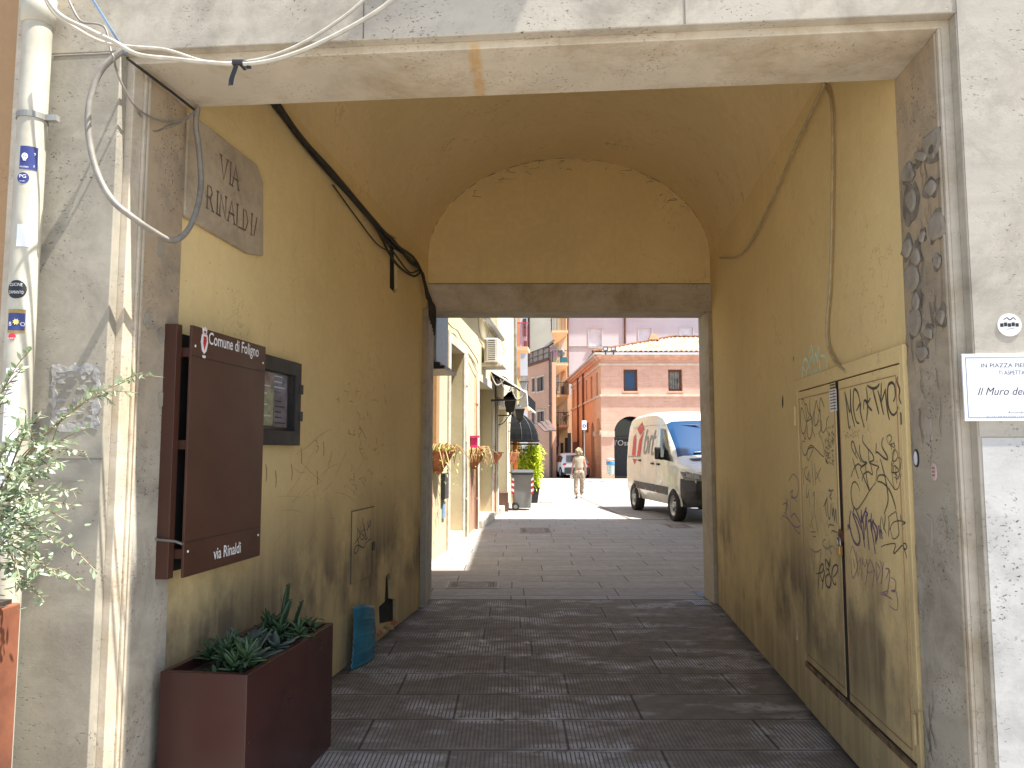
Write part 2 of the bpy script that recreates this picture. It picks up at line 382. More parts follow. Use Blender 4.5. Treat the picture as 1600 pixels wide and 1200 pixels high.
M['cactus'] = basic('cactus_green', (.022, .060, .022), .25, 10, rough=.5)
M['bamboo'] = leafmat('bamboo_leaf', (.55, .68, .03), (.80, .85, .12), .45)
M['twig'] = basic('twig', (.28, .22, .13), .2, 20, rough=.8)
M['drystem'] = leafmat('dry_trailing_stem', (.50, .33, .14), (.62, .48, .26), rough=.8)
M['freshstem'] = leafmat('fresh_green_shoot', (.25, .36, .06), (.42, .50, .14))
n = N('window_glass_dark'); M['glass'] = n.out((.015, .018, .02), .10, 0, Specular_IOR_Level=.8)
n = N('clear_glazing'); M['clear'] = n.out((.1, .1, .1), .02, 0, Alpha=.07)
n = N('painted_sky_glass'); M['glass_blue'] = n.out((.012, .05, .13), .08, 0, Specular_IOR_Level=.5)  # blue base colour stands in for reflected sky
M['silver'] = basic('silver_van_paint', (.72, .70, .64), .03, .8, rough=.13, bump=0, spec=.7)
n = N('silver_van_paint'); n.bump(n.noise(1.6, 2, n.map(n.obj, 1, 1, 1.6)), .22, .12); M['silver'] = n.out((.70,.68,.62), .12, 0, Specular_IOR_Level=.8)
M['carwhite'] = basic('white_car_paint', (.72, .70, .67), .02, 1, rough=.25, bump=0, spec=.6)
M['carblack'] = basic('black_car_paint', (.02, .022, .028), .05, 1, rough=.15, bump=0, spec=.8)
M['rubber'] = basic('tyre_rubber', (.022, .021, .02), .15, 10, rough=.8)
M['plastic'] = basic('dark_grey_plastic', (.045, .047, .052), .1, 5, rough=.6)
M['wheel'] = basic('wheel_silver', (.42, .42, .42), .1, 8, rough=.35, metal=.6)
M['skin'] = basic('skin', (.48, .24, .155), .08, 8, rough=.6, bump=.02)
M['hair'] = basic('blond_hair', (.46, .35, .20), .35, 30, rough=.6, bump=.5)
M['beige'] = basic('beige_cloth', (.42, .36, .27), .08, 10, rough=.9, bump=.2)
n = N('patterned_trousers'); M['trouser'] = n.out(n.mix(n.rng(n.noise(14, 3, n.obj, .6, 1.5), .46, .54), (.42, .34, .26), (.20, .15, .11)), .9)
M['paper'] = basic('paper', (.74, .76, .80), .04, 6, rough=.6, bump=.02)
# ------------------------------------------------------------ frames of the walls
FF = Fr((0, 2.867, 0), (.9964, -.0845, 0))                        # street facade, facing the camera
FL = Fr((-1.286 - .133*1.95, 3.44, 0), (.132, .9912, 0), (.9912, -.132, 0))     # left wall of the passage
FR = Fr((1.963 - .097*3.05, 3.20, 0), (.0965, .9953, 0), (-.9953, .0965, 0))    # right wall of the passage
FB = Fr((0, 8.2, 0), (1, 0, 0), (0, -1, 0))                       # far end of the passage
LW = Fr((-1.44, 8.4, 0), (.0936, .9956, 0), (.9956, -.0936, 0))   # left building of the lane behind
S0, S1, HT = -1.571, 1.626, 3.18
EY = 8.41                                                          # end of the passage paving
# ------------------------------------------------------------ ground
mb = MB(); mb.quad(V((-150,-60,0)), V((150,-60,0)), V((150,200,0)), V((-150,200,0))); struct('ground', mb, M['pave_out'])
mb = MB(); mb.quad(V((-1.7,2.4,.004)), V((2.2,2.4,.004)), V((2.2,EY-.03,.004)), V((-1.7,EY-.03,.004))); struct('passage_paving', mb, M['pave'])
mb = MB(); mb.quad(V((-1.0,EY-.03,.003)), V((2.14,EY-.03,.003)), V((2.14,EY,.003)), V((-1.0,EY,.003))); struct('threshold_gap', mb, M['shade_and_soot'])
# ------------------------------------------------------------ the archway building
AB = thing('archway_building', 'travertine fronted building pierced by the yellow vaulted passage', 'building', (0, 2.9, 0))
e = .03
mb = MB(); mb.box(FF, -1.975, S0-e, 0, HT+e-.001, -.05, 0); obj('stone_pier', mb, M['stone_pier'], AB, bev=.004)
mb = MB(); mb.box(FF, S1+e, 7, 0, HT+e-.001, -.05, 0); obj('stone_pier', mb, M['stone'], AB, bev=.004)
mb = MB(); mb.box(FF, -1.975, 7, HT+e, 12, -.05, 0); obj('stone_facade', mb, M['stone'], AB, bev=.004)
mb = MB(); mb.prism(FF, [(-2.1, 0), (S0, 0), (S0, HT), (S1, HT), (S1, 0), (6.9, 0), (6.9, 11.9), (-2.1, 11.9)], [], -.46, -.052)
obj('portal_surround', mb, M['soffit'], AB, bev=.004)
for sgn, s in ((1, S0), (-1, S1)):                                 # thin bead down each reveal + grey stone facing deeper in
    mb = MB(); b = (s, s + sgn*.012); k_ = .0 if sgn > 0 else .068
    mb.box(FF, min(b), max(b), 0, HT-.002, -.135+k_, -.118+k_); mb.box(FF, min(b), max(b), 0, HT-.002, -.160+k_, -.146+k_)
    each('reveal_bead', mb, M['soffit'], AB, bev=.003)
    mb = MB(); b = (s, s + sgn*.006); mb.box(FF, min(b), max(b), 0, HT-.002, -.463, -.164+k_)
    obj('reveal_facing', mb, M['stone_grey'], AB)
# lower right of the facade repainted whitish, under the notice
uv = FF.st(1516, 684); mb = MB(); mb.box(FF, S1+e+.012, 5, 0.02, uv[1], 0, .003); obj('whitewash_patch', mb, M['white_patch'], AB)
mb = MB(); mb.box(FF, S1+e+.005, 6.9, 3.285, 11.8, 0, .004); mb.box(FF, S1+e+.005, 6.9, uv[1]+.004, 3.27, 0, .0035); each('pale_stone_slab', mb, M['pale'], AB)
# joints of the stone slabs
mb = MB()
for (u0, v0, u1, v1) in ((58, 716, 160, 718), (85, 86, 185, 86)):
    a = FF.st(u0, v0); b = FF.st(u1, v1); mb.box(FF, a[0], b[0], (a[1]+b[1])/2-.002, (a[1]+b[1])/2+.002, 0, .0015)
a = FF.st(568, 40); mb.box(FF, a[0]-.002, a[0]+.002, HT+e+.004, 5, 0, .0015)
a = FF.st(1070, 10); mb.box(FF, a[0]-.002, a[0]+.002, HT+e+.004, 5, 0, .0015)
each('stone_joint', mb, M['joint'], AB)
# brown plaster strip and recessed wall to the left of the stone
mb = MB(); mb.box(FF, -6, -2.102, 0, 11.9, -.46, -.09); obj('tan_side_wall', mb, M['tan'], AB)
# passage walls
LL = 4.80
def q4(fr, pts, d=0): return [fr.st(u, v, d) for u, v in pts]
hole = q4(FL, [(593,975),(592,948),(601,940),(603,900),(608,895),(611,905),(612,935),(619,937),(619,972)])
hole = [(a, max(t, .05)) for a, t in hole]
slot = q4(FL, [(609,366),(620,372),(621,452),(617,458),(609,450)])
mb = MB(); mb.prism(FL, [(0, 0), (LL, 0), (LL, 3.705), (0, 3.705)], [hole, slot], -.28, 0); obj('passage_wall', mb, M['yellow'], AB)['label'] = 'left passage wall of yellow plaster'
mb = MB(); mb.box(FL, 2.4, 4.6, 0.0, 3.6, -.33, -.285); obj('dark_hole_backing', mb, M['shade_and_soot'], AB)  # black sheet behind the openings, its colour standing for their shade
for hh_ in (hole, slot):
    cx_, cy_ = sum(p[0] for p in hh_)/len(hh_), sum(p[1] for p in hh_)/len(hh_)
    mb = MB(); mb.prism(FL, [(p[0]+(.003 if p[0] < cx_ else -.003), p[1]+(.003 if p[1] < cy_ else -.003)) for p in hh_], [], -.27, -.03); obj('shade_fill', mb, M['shade_and_soot'], AB)  # near-black fill painting the shade inside the hole and the slot
RLn = 5.03
mb = MB(); mb.prism(FR, [(0.0, 0), (RLn, 0), (RLn, 3.705), (0.0, 3.705)], [], -.25, 0); obj('passage_wall', mb, M['yellow'], AB)['label'] = 'right passage wall of yellow plaster'
# vault (half ellipse, springing from both walls)
mb = MB(); NS, NK = 24, 28; vs = []
for i in range(NS+1):
    f = i/NS; A = FL(lrp(-.15, LL, f), 3.70); B = FR(lrp(-.1, RLn, f), 3.70)
    for k in range(NK+1):
        th = math.pi*k/NK; p = (A+B)/2 + (A-B)/2*math.cos(th); p.z = 3.70 + 1.10*math.sin(th)
        vs.append(p)
mb.add(vs, [(i*(NK+1)+k, i*(NK+1)+k+1, (i+1)*(NK+1)+k+1, (i+1)*(NK+1)+k) for i in range(NS) for k in range(NK)])
o = obj('vault', mb, M['vault'], AB, smooth_=True)
for p in o.data.polygons:
    pass
# far wall with tympanum, stone lintel and jambs
mb = MB(); mb.prism(FB, [(-7.2, 0), (-.98, 0), (-.98, 3.39), (2.155, 3.39), (2.155, 0), (8.8, 0), (8.8, 11.9), (-7.2, 11.9)], [], -.38, 0)
obj('far_wall', mb, M['yellow'], AB)
mb = MB(); mb.box(FB, -.978, 2.153, 3.09, 3.388, -.40, .03); obj('far_lintel', mb, M['soffit'], AB, bev=.006)
mb = MB(); mb.box(FB, -.978, -.885, 0, 3.088, -.40, .22); obj('far_jamb', mb, M['stone_grey'], AB, bev=.006)
mb = MB(); mb.box(FB, 2.108, 2.153, 0, 3.088, -.40, .03); obj('far_jamb', mb, M['soffit'], AB, bev=.006)
mb = MB(); mb.box(FB, -7, 8.8, 11.9, 12.2, -.6, 5.7); mb.box(FB, -7, -6.8, 0, 11.9, 0, 5.0); mb.box(FB, 8.6, 8.8, 0, 11.9, 0, 5.4); obj('roof', mb, M['terra'], AB)
# crack line where tympanum meets the vault and where the lintel meets the plaster
mb = MB(); A = FL(LL, 3.70); B = FR(RLn, 3.70)
for seg in range(34):
    if random.random() < .25 and seg < 26: continue
    th0 = math.pi*(.02+.96*seg/34); th1 = th0 + math.pi*.96/34*random.uniform(.5, 1.1); pts = []
    for t in (th0, (th0+th1)/2, th1):
        p = (A+B)/2 + (A-B)/2*math.cos(t); pts.append((p.x, 3.70+1.10*math.sin(t)-.008+random.uniform(-.006, .006)))
    mb.stroke(FB, pts, random.uniform(.002, .009), .004, 2)
for _ in range(26):
    th = math.pi*random.uniform(.25, .8); p = (A+B)/2 + (A-B)/2*math.cos(th); s_, t_ = p.x, 3.70+1.1*math.sin(th)-random.uniform(.01, .12)
    mb.stroke(FB, [(s_, t_), (s_+random.uniform(-.06,.06), t_-random.uniform(0,.02)), (s_+random.uniform(-.12,.12), t_-random.uniform(0,.05))], random.uniform(.002, .007), .003, 3)
obj('plaster_crack', mb, M['joint'], AB)
mb = MB(); mb.box(FB, -.93, 2.14, 3.389, 3.398, 0, .012); obj('lintel_joint', mb, M['joint'], AB)
# exposed rough patches on the right reveal (plaster lost, stones showing)
RV = Fr(FF(S1-.006, 0, 0), FF.n * -1, FF.x * -1)
def blobpoly(cx, cy, rx, ry, n=11, j=.28, rot=0):
    o_ = []
    for k in range(n):
        a = 2*math.pi*k/n; q = 1 + random.uniform(-j, j); x, y = rx*q*math.cos(a), ry*q*math.sin(a)
        o_.append((cx + x*math.cos(rot) - y*math.sin(rot), cy + x*math.sin(rot) + y*math.cos(rot)))
    return [(q.x, q.y) for q in smooth([V((*p, 0)) for p in o_], 3, True)]
def rvst(u, v): return RV.st(u, v)
M['mortar'] = basic('grey_mortar', (.21, .18, .14), .25, 14, rough=.9, bump=.8, bscale=40)
M['cobble'] = basic('exposed_stone', (.30, .265, .215), .15, 10, rough=.7, bump=.5)
pat = [(1467,228,9,22),(1462,222,12,26),(1440,245,14,12),(1421,270,10,18),(1424,315,17,32),(1457,293,14,16),(1471,350,12,25),(1442,370,5,12),(1419,388,8,19),(1433,400,8,22),(1466,408,6,14),(1428,430,10,24),(1434,470,7,22),(1472,495,8,18),(1428,505,9,20),(1452,520,8,14),(1440,550,9,14)]
mbm, mbc = MB(), MB()
for (u, v, ru, rv) in pat:
    a = rvst(u, v); b = rvst(u+ru, v); c = rvst(u, v+rv); rs, rt = abs(b[0]-a[0]), abs(c[1]-a[1])
    rs = min(rs*1.3, .075); cx = min(max(a[0], .14), .41)
    mbm.prism(RV, blobpoly(cx, a[1], rs*.9, rt*1.0, 13, .32, random.uniform(-.4,.4)), [], .0, .003+random.random()*.002)
    kk_ = random.uniform(.6,.95); o_ = blobpoly(cx+random.uniform(-.01,.01), a[1], rs*kk_, rt*kk_, 8, .25, random.uniform(-.5,.5)); n_ = len(o_); vs = [RV(p[0], p[1], .0052) for p in o_] + [RV(lrp(cx, p[0], .75), lrp(a[1], p[1], .75), .012) for p in o_]
    mbc.add(vs, [(i, (i+1) % n_, n_+(i+1) % n_, n_+i) for i in range(n_)] + [tuple(range(n_, 2*n_))])
each('lost_plaster_patch', mbm, M['mortar'], AB); each('exposed_stone', mbc, M['cobble'], AB)
mb = MB()
for i in range(40):
    a = rvst(random.uniform(1410, 1475), random.choice([random.uniform(210, 560), random.uniform(560, 1150)])); s_, t_ = min(max(a[0], .18), .45), a[1]
    pts = [(s_, t_)]
    for k in range(random.randint(2, 5)): pts.append((min(.455, max(.175, pts[-1][0]+random.uniform(-.02,.02))), pts[-1][1]-random.uniform(.01,.05)))
    mb.stroke(RV, pts, random.uniform(.002, .006), .0055, 3)
for (x0, y0, x1, y1) in ((1467,240,1475,520),(1410,270,1416,520)):
    a, b = rvst(x0, y0), rvst(x1, y1); mb.stroke(RV, [(min(.45,a[0]), a[1]), (min(.45,(a[0]+b[0])/2), (a[1]+b[1])/2), (min(.45,b[0]), b[1])], .003, .005, 6)
obj('reveal_crack', mb, M['joint'], AB)
mb = MB()                                                          # pale scraped spots low on both reveals
for (u, v, ru, rv) in ((1452,676,11,26),(1452,830,12,24)):
    a = rvst(u, v); mb.prism(RV, blobpoly(min(a[0], .36), a[1], .028, .065, 14, .25), [], 0, .0045)
each('scraped_spot', mb, M['pale'], AB)
LV = Fr(FF(S0+.006, 0, 0), FF.n * -1, FF.x)
mb = MB()
for (u, v, ru, rv) in ((250,390,5,14),(230,500,7,13),(251,524,7,11),(250,625,8,14)):
    a = LV.st(u, v); mb.prism(LV, blobpoly(a[0], a[1], .028, .035, 12, .15), [], 0, .004)
each('mortar_spot', mb, M['stone_pier'], AB)
# ------------------------------------------------------------ left wall: hatch, plaque, boards
def rect(fr, pts, d=0):
    q = q4(fr, pts, d); a = [p[0] for p in q]; t = [p[1] for p in q]; return min(a), max(a), t
# marble street plaque
mb = MB(); T = thing('street_plaque', 'old marble street name plaque reading VIA RINALDI high on the left passage wall', 'street sign', FL(.4, 2.6))
p0 = q4(FL, [(300,172),(402,258),(412,285),(412,400),(390,396),(300,343)], .03); p0[0] = (.03, 3.17); p0[5] = (.03, p0[5][1])
mb.prism(FL, p0, [], 0, .03); obj('marble_slab', mb, M['marble'], T, bev=.006)
mbl = MB(); GL = {'V': [[(0,1),(.45,0),(.9,1)]], 'I': [[(.2,0),(.2,1)]], 'A': [[(0,0),(.45,1),(.9,0)],[(.2,.4),(.7,.4)]],
  'R': [[(.1,0),(.1,1),(.5,.98),(.65,.75),(.45,.52),(.1,.5)],[(.4,.5),(.8,0)]], 'N': [[(.05,0),(.1,1),(.8,0),(.8,1)]],
  'L': [[(.1,1),(.1,0),(.65,0)]], 'D': [[(.1,0),(.1,1),(.45,.95),(.75,.5),(.45,.05),(.1,0)]], '/': [[(.1,0),(.5,1)]]}
def incise(a, b, word):                                            # serif capitals cut along the line a-b (top-left/bottom-right in s,t)
    (sa, ta), (sb, tb), h = a, b, None
def serif_word(fr, word, sa, t0, sb, h, d, mb, wdt):
    wd = {'I': .4, 'L': .75, '/': .5}; tot = sum(wd.get(c, .95) for c in word); k = (sb-sa)/tot; x = sa
    for c in word:
        for st in GL[c]:
            pts = [(x+px*k*.85, t0+py*h) for px, py in st]
            mb.stroke(fr, pts, wdt, d, 1, False)
            if c != '/':
                for pp in (pts[0], pts[-1]): mb.stroke(fr, [(pp[0]-k*.14, pp[1]), (pp[0]+k*.14, pp[1])], wdt*.8, d+.0004, 1, False)
        x += wd.get(c, .95)*k
a, b = FL.st(344, 268, .03), FL.st(375, 288, .03); serif_word(FL, 'VIA', a[0], a[1]-.03, b[0], .115, .0315, mbl, .011)
a, b = FL.st(322, 318, .03), FL.st(399, 358, .03); serif_word(FL, 'RINALDI/', a[0], a[1]-.02, b[0]+.02, .115, .0315, mbl, .011)
obj('incised_lettering', mbl, M['joint'], T)
# brown municipal board
D = .13; s0, s1 = FL.st(293.5, 700, D)[0], FL.st(411, 700, D)[0]
q = q4(FL, [(295,502),(414,545),(408,867),(290,903)], D); tt = (q[0][1]+q[1][1])/2; tb = (q[2][1]+q[3][1])/2
T = thing('municipal_board', 'tall brown enamel board reading Comune di Foligno and via Rinaldi', 'notice board', FL(s0, tb))
mb = MB(); mb.box(FL, s0, s1, tb, tt, D-.012, D); obj('panel', mb, M['brown'], T, bev=.002)
hh = tt-tb
mb = MB(); mb.box(FL, s0+.001, s1-.001, tt-hh*.125, tt-hh*.122, D, D+.001); mb.box(FL, s0+.001, s1-.001, tb+hh*.135, tb+hh*.138, D, D+.001); each('fold_line', mb, M['black'], T)
mb = MB(); mb.box(FL, s0+.015, s1-.11, tb+.02, tt-.03, .0, .05); obj('backing', mb, M['shade_and_soot'], T)  # block put in black so the space behind the panel looks shaded
for s_ in (s0-.044, s1-.10):
    mb = MB(); mb.box(FL, s_, s_+.042, tb-.0, tt-.0, .0, .085); obj('upright', mb, M['brown'], T, bev=.002)
for t_ in (tb+.10, tb+hh*.52, tt-.12):
    mb = MB(); mb.box(FL, s0+.01, s1-.11, t_-.02, t_+.02, .051, D-.013); obj('crossbar', mb, M['brown'], T)
for (s_, t_) in ((s0+.03, tt-.09),(s1-.03, tt-.09),(s0+.03, tb+.11),(s1-.03, tb+.11)):
    mb = MB(); mb.lathe(FL(s_, t_, D), [(.006,0),(.006,.002),(0,.004)], 8, ax=(FL.x, FL.z, FL.n)); obj('rivet', mb, M['white'], T)
W_ = s1-s0
c0_, c1_ = FL.st(325.5, 537, D), FL.st(403.5, 558, D); tbase = (c0_[1]+c1_[1])/2
text(FL, c0_[0], tbase, 'Comune di Foligno', .056, M['white'], T, width=c1_[0]-c0_[0], d=D+.002, bold=.012)
text(FL, s0+W_*.34, tb+.045, 'via Rinaldi', .054, M['white'], T, width=W_*.36, d=D+.002, bold=.012)
cx, cy = FL.st(319.5, 527, D); cy -= .018
mb = MB(); mb.prism(FL, [(cx-.022,cy+.03),(cx+.022,cy+.03),(cx+.03,cy-.005),(cx+.018,cy-.045),(cx,cy-.058),(cx-.018,cy-.045),(cx-.03,cy-.005)], [], D, D+.002)
mb.prism(FL, [(cx-.016,cy+.032),(cx-.02,cy+.062),(cx-.008,cy+.054),(cx,cy+.068),(cx+.008,cy+.054),(cx+.02,cy+.062),(cx+.016,cy+.032)], [], D, D+.002)
mb.prism(FL, [(cx-.014,cy-.066),(cx+.014,cy-.066),(cx+.01,cy-.078),(cx-.01,cy-.078)], [], D, D+.002); obj('crest', mb, M['white'], T)
mb = MB(); mb.prism(FL, [(cx-.012,cy+.022),(cx+.013,cy+.022),(cx+.016,cy),(cx,cy-.042),(cx-.013,cy-.012)], [], D+.002, D+.003); mb.prism(FL, [(cx-.01,cy+.036),(cx+.01,cy+.036),(cx+.008,cy+.048),(cx-.008,cy+.048)], [], D+.002, D+.003); obj('crest_shield', mb, M['red'], T)
mb = MB(); p = FL(s0-.055, tb+.17, .03); mb.tube([p, p+V((.10,-.03,-.005)), p+V((.135,-.045,-.015))], .006, 8); obj('cable_tie', mb, M['steel'], T)
# glazed notice case
D = .06; q = q4(FL, [(414,551),(472,570),(468,698),(412,693)], D); s0, s1 = q[0][0]-.28, q[1][0]; tb = (q[2][1]+q[3][1])/2; tt = (q[0][1]+q[1][1])/2
T = thing('notice_case', 'black framed glazed notice case with leaflets beside the brown board', 'notice case', FL(s0, tb))
mb = MB(); mb.prism(FL, [(s0,tb),(s1,tb),(s1,tt),(s0,tt)], [[(s0+.07,tb+.085),(s1-.085,tb+.085),(s1-.085,tt-.085),(s0+.07,tt-.085)]], 0, D); obj('frame', mb, M['black'], T, bev=.004)
mb = MB(); mb.box(FL, s0+.07, s1-.085, tb+.085, tt-.085, .002, .01); obj('backing', mb, M['brown'], T)
mb = MB(); mb.box(FL, s0+.068, s1-.083, tb+.083, tt-.083, D-.012, D-.009); obj('glass', mb, M['clear'], T)
for t_ in (tb+.15, tt-.19):
    mb = MB(); mb.box(FL, s1-.03, s1+.025, t_, t_+.06, D-.03, D+.004); obj('hinge', mb, M['black'], T, bev=.003)
papers = [(s0+.10,.34,.18,.30,(.50,.50,.44)),(s0+.30,.28,.20,.34,(.38,.30,.26)),(s1-.30,.44,.19,.26,(.30,.32,.40)),(s1-.30,.36,.19,.07,(.45,.27,.20)),
          (s0+.12,.10,.2,.22,(.26,.34,.24)),(s0+.33,.10,.17,.25,(.42,.44,.28)),(s1-.29,.09,.18,.24,(.27,.25,.30))]
for i, (a, b, w_, h_, c) in enumerate(papers):
    mb = MB(); z0 = tb + b*(tt-tb-.17)/.8 + .07; s_ = a; mb.box(FL, s_, s_+w_, z0, z0+h_*.85, .0105+i*.0008, .0112+i*.0008)
    m_ = basic('leaflet', c, .2, 18, rough=.6, bump=0); o = obj('leaflet', mb, m_, T)
    mb = MB()
    for k in range(6):
        if random.random() < .8: mb.box(FL, s_+.015, s_+w_*random.uniform(.5,.9), z0+.02+k*.032, z0+.028+k*.032, .0113+i*.0008, .0116+i*.0008)
    if mb.v: obj('print_line', mb, M['paper'] if i % 2 else M['ink'], o)
M['sill'] = basic('rusty_sill', (.20,.13,.07), .35, 14, rough=.9, bump=.5)
# small painted hatch
q = q4(FL, [(549,800),(583,795),(583,895),(549,912)]); s0, s1 = q[0][0], q[1][0]; tb, tt = q[3][1], q[0][1]
T = thing('meter_hatch', 'small painted hatch with black tag low on the left passage wall', 'hatch', FL(s0, tb))
mb = MB(); mb.box(FL, s0, s1, tb, tt, 0, .012); obj('door', mb, M['yellow'], T, bev=.003)
mb = MB(); mb.box(FL, s0-.006, s1+.006, tt, tt+.008, 0, .011); mb.box(FL, s1, s1+.005, tb, tt, 0, .009); mb.box(FL, s0-.005, s0, tb, tt, 0, .009); each('gap', mb, M['joint'], T)
mb = MB(); a = FL.st(581, 853); mb.box(FL, a[0]-.03, a[0]+.03, a[1]-.035, a[1]+.035, .012, .02); obj('lock', mb, M['black'], T, bev=.003)
def traced(fr, lines, org, scl, w_, d, mat, parent, name='graffiti', taper=True):
    mb = MB()
    for l in lines: mb.stroke(fr, [fr.st(org[0]+x/scl, org[1]+y/scl) for x, y in l], w_*random.uniform(.85, 1.15), d, 5, taper)
    return obj(name, mb, mat, parent)
z7 = [[(150,650),(148,700),(160,680),(150,655)],[(160,645),(165,700),(178,690),(165,672),(178,660)],[(180,635),(182,700),(192,690)],[(186,665),(193,655),(196,640)],[(170,610),(175,650),(190,700)],
      [(190,625),(198,650),(203,620),(205,690),(195,705)],[(137,720),(150,705),(155,730),(142,760),(135,745),(150,725),(175,735),(185,715),(205,700)]]
traced(FL, [[(x, y) for x, y in l] for l in z7], (500, 580), 2.667, .011, .0135, M['ink'], T)
# scribbles on the left wall
mb = MB()
for _ in range(60):
    u, v = random.gauss(562, 20), random.uniform(600, 770); a = FL.st(u, v); pts = [a]
    for k in range(random.randint(2, 6)): pts.append((pts[-1][0]+random.uniform(-.03,.05), pts[-1][1]+random.uniform(-.035,.03)))
    mb.stroke(FL, pts, random.uniform(.002, .006), .0012, 3)
obj('faint_scribble', mb, basic('faint_scribble_ink', (.26,.19,.10), .2, 30, rough=.8, bump=0), AB)
mb = MB()
for _ in range(26):
    u, v = random.uniform(425, 560), random.uniform(690, 900); a = FL.st(u, v); L = random.uniform(.08, .5); k = random.uniform(-.5, .9)
    mb.stroke(FL, [a, (a[0]+L*.5, a[1]+L*.5*k+random.uniform(-.02,.02)), (a[0]+L, a[1]+L*k)], random.uniform(.0012, .003), .001, 4)
for (u,v) in ((415,725),(430,735),(455,725),(495,735),(470,700),(505,690)):
    a = FL.st(u, v); mb.stroke(FL, [a, (a[0]+.015, a[1]-.05), (a[0]+.01, a[1]-.10)], .012, .001, 4)
obj('scratch', mb, basic('scratch_dark', (.33,.23,.11), .2, 30, rough=.9, bump=0), AB)
# loose bricks and rags lying in the broken hole
c = FL(*[sum(x)/len(hole) for x in zip(*hole)])
T = thing('rubble_pile', 'small heap of broken brick and leaves in the dark wall hole', 'rubble', FL(hole[0][0]+.1, 0, .05))
for i in range(9):
    mb = MB(); a = hole[0][0]+random.uniform(-.05,.42); mb.blob(FL(a, random.uniform(.02,.10), random.uniform(-.12,.07)), (random.uniform(.02,.05), .035, .022), 7, .3)
    obj('brick_fragment', mb, M['terra'] if i % 3 else M['drystem'], T)
# blue corrugated sheet bent against the wall
T = MB(); q = q4(FL, [(545,952),(566,948),(580,985),(578,1010),(560,1022),(548,1032)], .05); s0 = q[0][0]-.02; 
NXs, NZs = 22, 26; vs = []; z1 = .44; wl = .40
for j in range(NZs+1):
    f = j/NZs
    for i in range(NXs+1):
        g_ = i/NXs; top = z1*(1-.25*max(0, g_-.25)**1.2)
        vs.append(FL(s0+g_*wl+.05*math.sin(f*2.5), .01+top*f, .05+.06*math.sin(math.pi*(.15+.7*g_))+.05*g_*(1-.45*f) + .0075*math.sin(f*math.pi*2*11)))
T.add(vs, [(j*(NXs+1)+i, j*(NXs+1)+i+1, (j+1)*(NXs+1)+i+1, (j+1)*(NXs+1)+i) for j in range(NZs) for i in range(NXs)])
o = obj('corrugated_sheet', T, M['bluecer'], smooth_=True); o.modifiers.new('t', 'SOLIDIFY').thickness = .006
tag(o, 'bent blue corrugated sheet propped against the foot of the left passage wall', 'sheet')
# ------------------------------------------------------------ right wall: double metal doors
q = q4(FR, [(1250,603),(1417,552),(1441,1180),(1260,1036),(1313,590),(1330,1100)])
s_far, s_near = q[0][0], max(q[1][0], .01); tt = (q[0][1]+q[1][1])/2; tb = q4(FR, [(1330,1098)])[0][1]; sm = (q[4][0]+q[5][0])/2
T = thing('utility_cabinet', 'pair of yellow painted metal doors covered in graffiti on the right wall', 'cabinet', FR(sm, 0))
mb = MB(); mb.prism(FR, [(s_near-.005,0.02),(s_far+.03,0.02),(s_far+.03,tt+.04),(s_near-.005,tt+.04)], [[(s_near+.035,tb),(s_far,tb),(s_far,tt-.035),(s_near+.035,tt-.035)]], 0, .0195); obj('door_frame', mb, M['yellow'], T, bev=.003)
mb = MB(); mb.box(FR, s_near+.033, s_far, tb, tt-.035, 0, .003); obj('dark_gap', mb, M['shade_and_soot'], T)
mb = MB(); mb.box(FR, sm-.0275, sm+.0275, tb+.01, tt-.04, .0035, .014); obj('centre_gap', mb, M['shade_and_soot'], T)  # raised dark strip paints the shade between the two leaves
CD = .018
mb = MB(); mb.box(FR, sm+.028, s_far-.006, tb+.02, tt-.042, .004, CD); dl = obj('door', mb, M['yellow'], T, bev=.003); dl['label'] = 'narrower far door leaf'
mb = MB(); mb.box(FR, s_near+.042, sm-.028, tb+.02, tt-.042, .004, CD); dr = obj('door', mb, M['yellow'], T, bev=.003); dr['label'] = 'wide near door leaf'
for d_, a, b in ((dl, sm+.04, s_far-.035), (dr, s_near+.075, sm-.04)):
    mb = MB(); mb.prism(FR, [(a,tb+.06),(b,tb+.06),(b,tt-.085),(a,tt-.085)], [[(a+.004,tb+.064),(b-.004,tb+.064),(b-.004,tt-.089),(a+.004,tt-.089)]], CD, CD+.003); obj('panel_edge', mb, M['tan'], d_)
mb = MB(); mb.box(FR, s_near+.036, s_far-.002, tb-.018, tb+.012, .020, .0245); obj('rusty_sill', mb, M['sill'], T)
for (u, v) in ((1250,650),(1253,985),(1442,1140)):
    a = FR.st(u, v); mb = MB(); mb.tube([FR(max(a[0], .03)+.0, a[1]-.06, .03), FR(max(a[0], .03), a[1]+.06, .03)], .007, 8); obj('hinge', mb, M['yellow'], T)
a = FR.st(1320, 850)
mb = MB(); mb.lathe(FR(sm, a[1]+.045, CD), [(.035,0),(.035,.01),(.015,.016),(0,.017)], 14, ax=(FR.x, FR.z, FR.n)); obj('hasp', mb, M['rust'], T, smooth_=False)
PL = thing('padlock', 'brass padlock hanging on the graffitied right hand doors', 'padlock', FR(sm, a[1]-.03, CD+.01))
mb = MB(); mb.box(FR, sm-.027, sm+.027, a[1]-.055, a[1]-.005, CD+.006, CD+.026); obj('lock_body', mb, M['brass'], PL, bev=.004)
mb = MB(); mb.tube(smooth([FR(sm-.018, a[1]-.008, CD+.016), FR(sm-.018, a[1]+.025, CD+.016), FR(sm, a[1]+.04, CD+.018), FR(sm+.018, a[1]+.025, CD+.016), FR(sm+.018, a[1]-.008, CD+.016)], 5), .0045, 8); obj('shackle', mb, M['steel'], PL, smooth_=True)
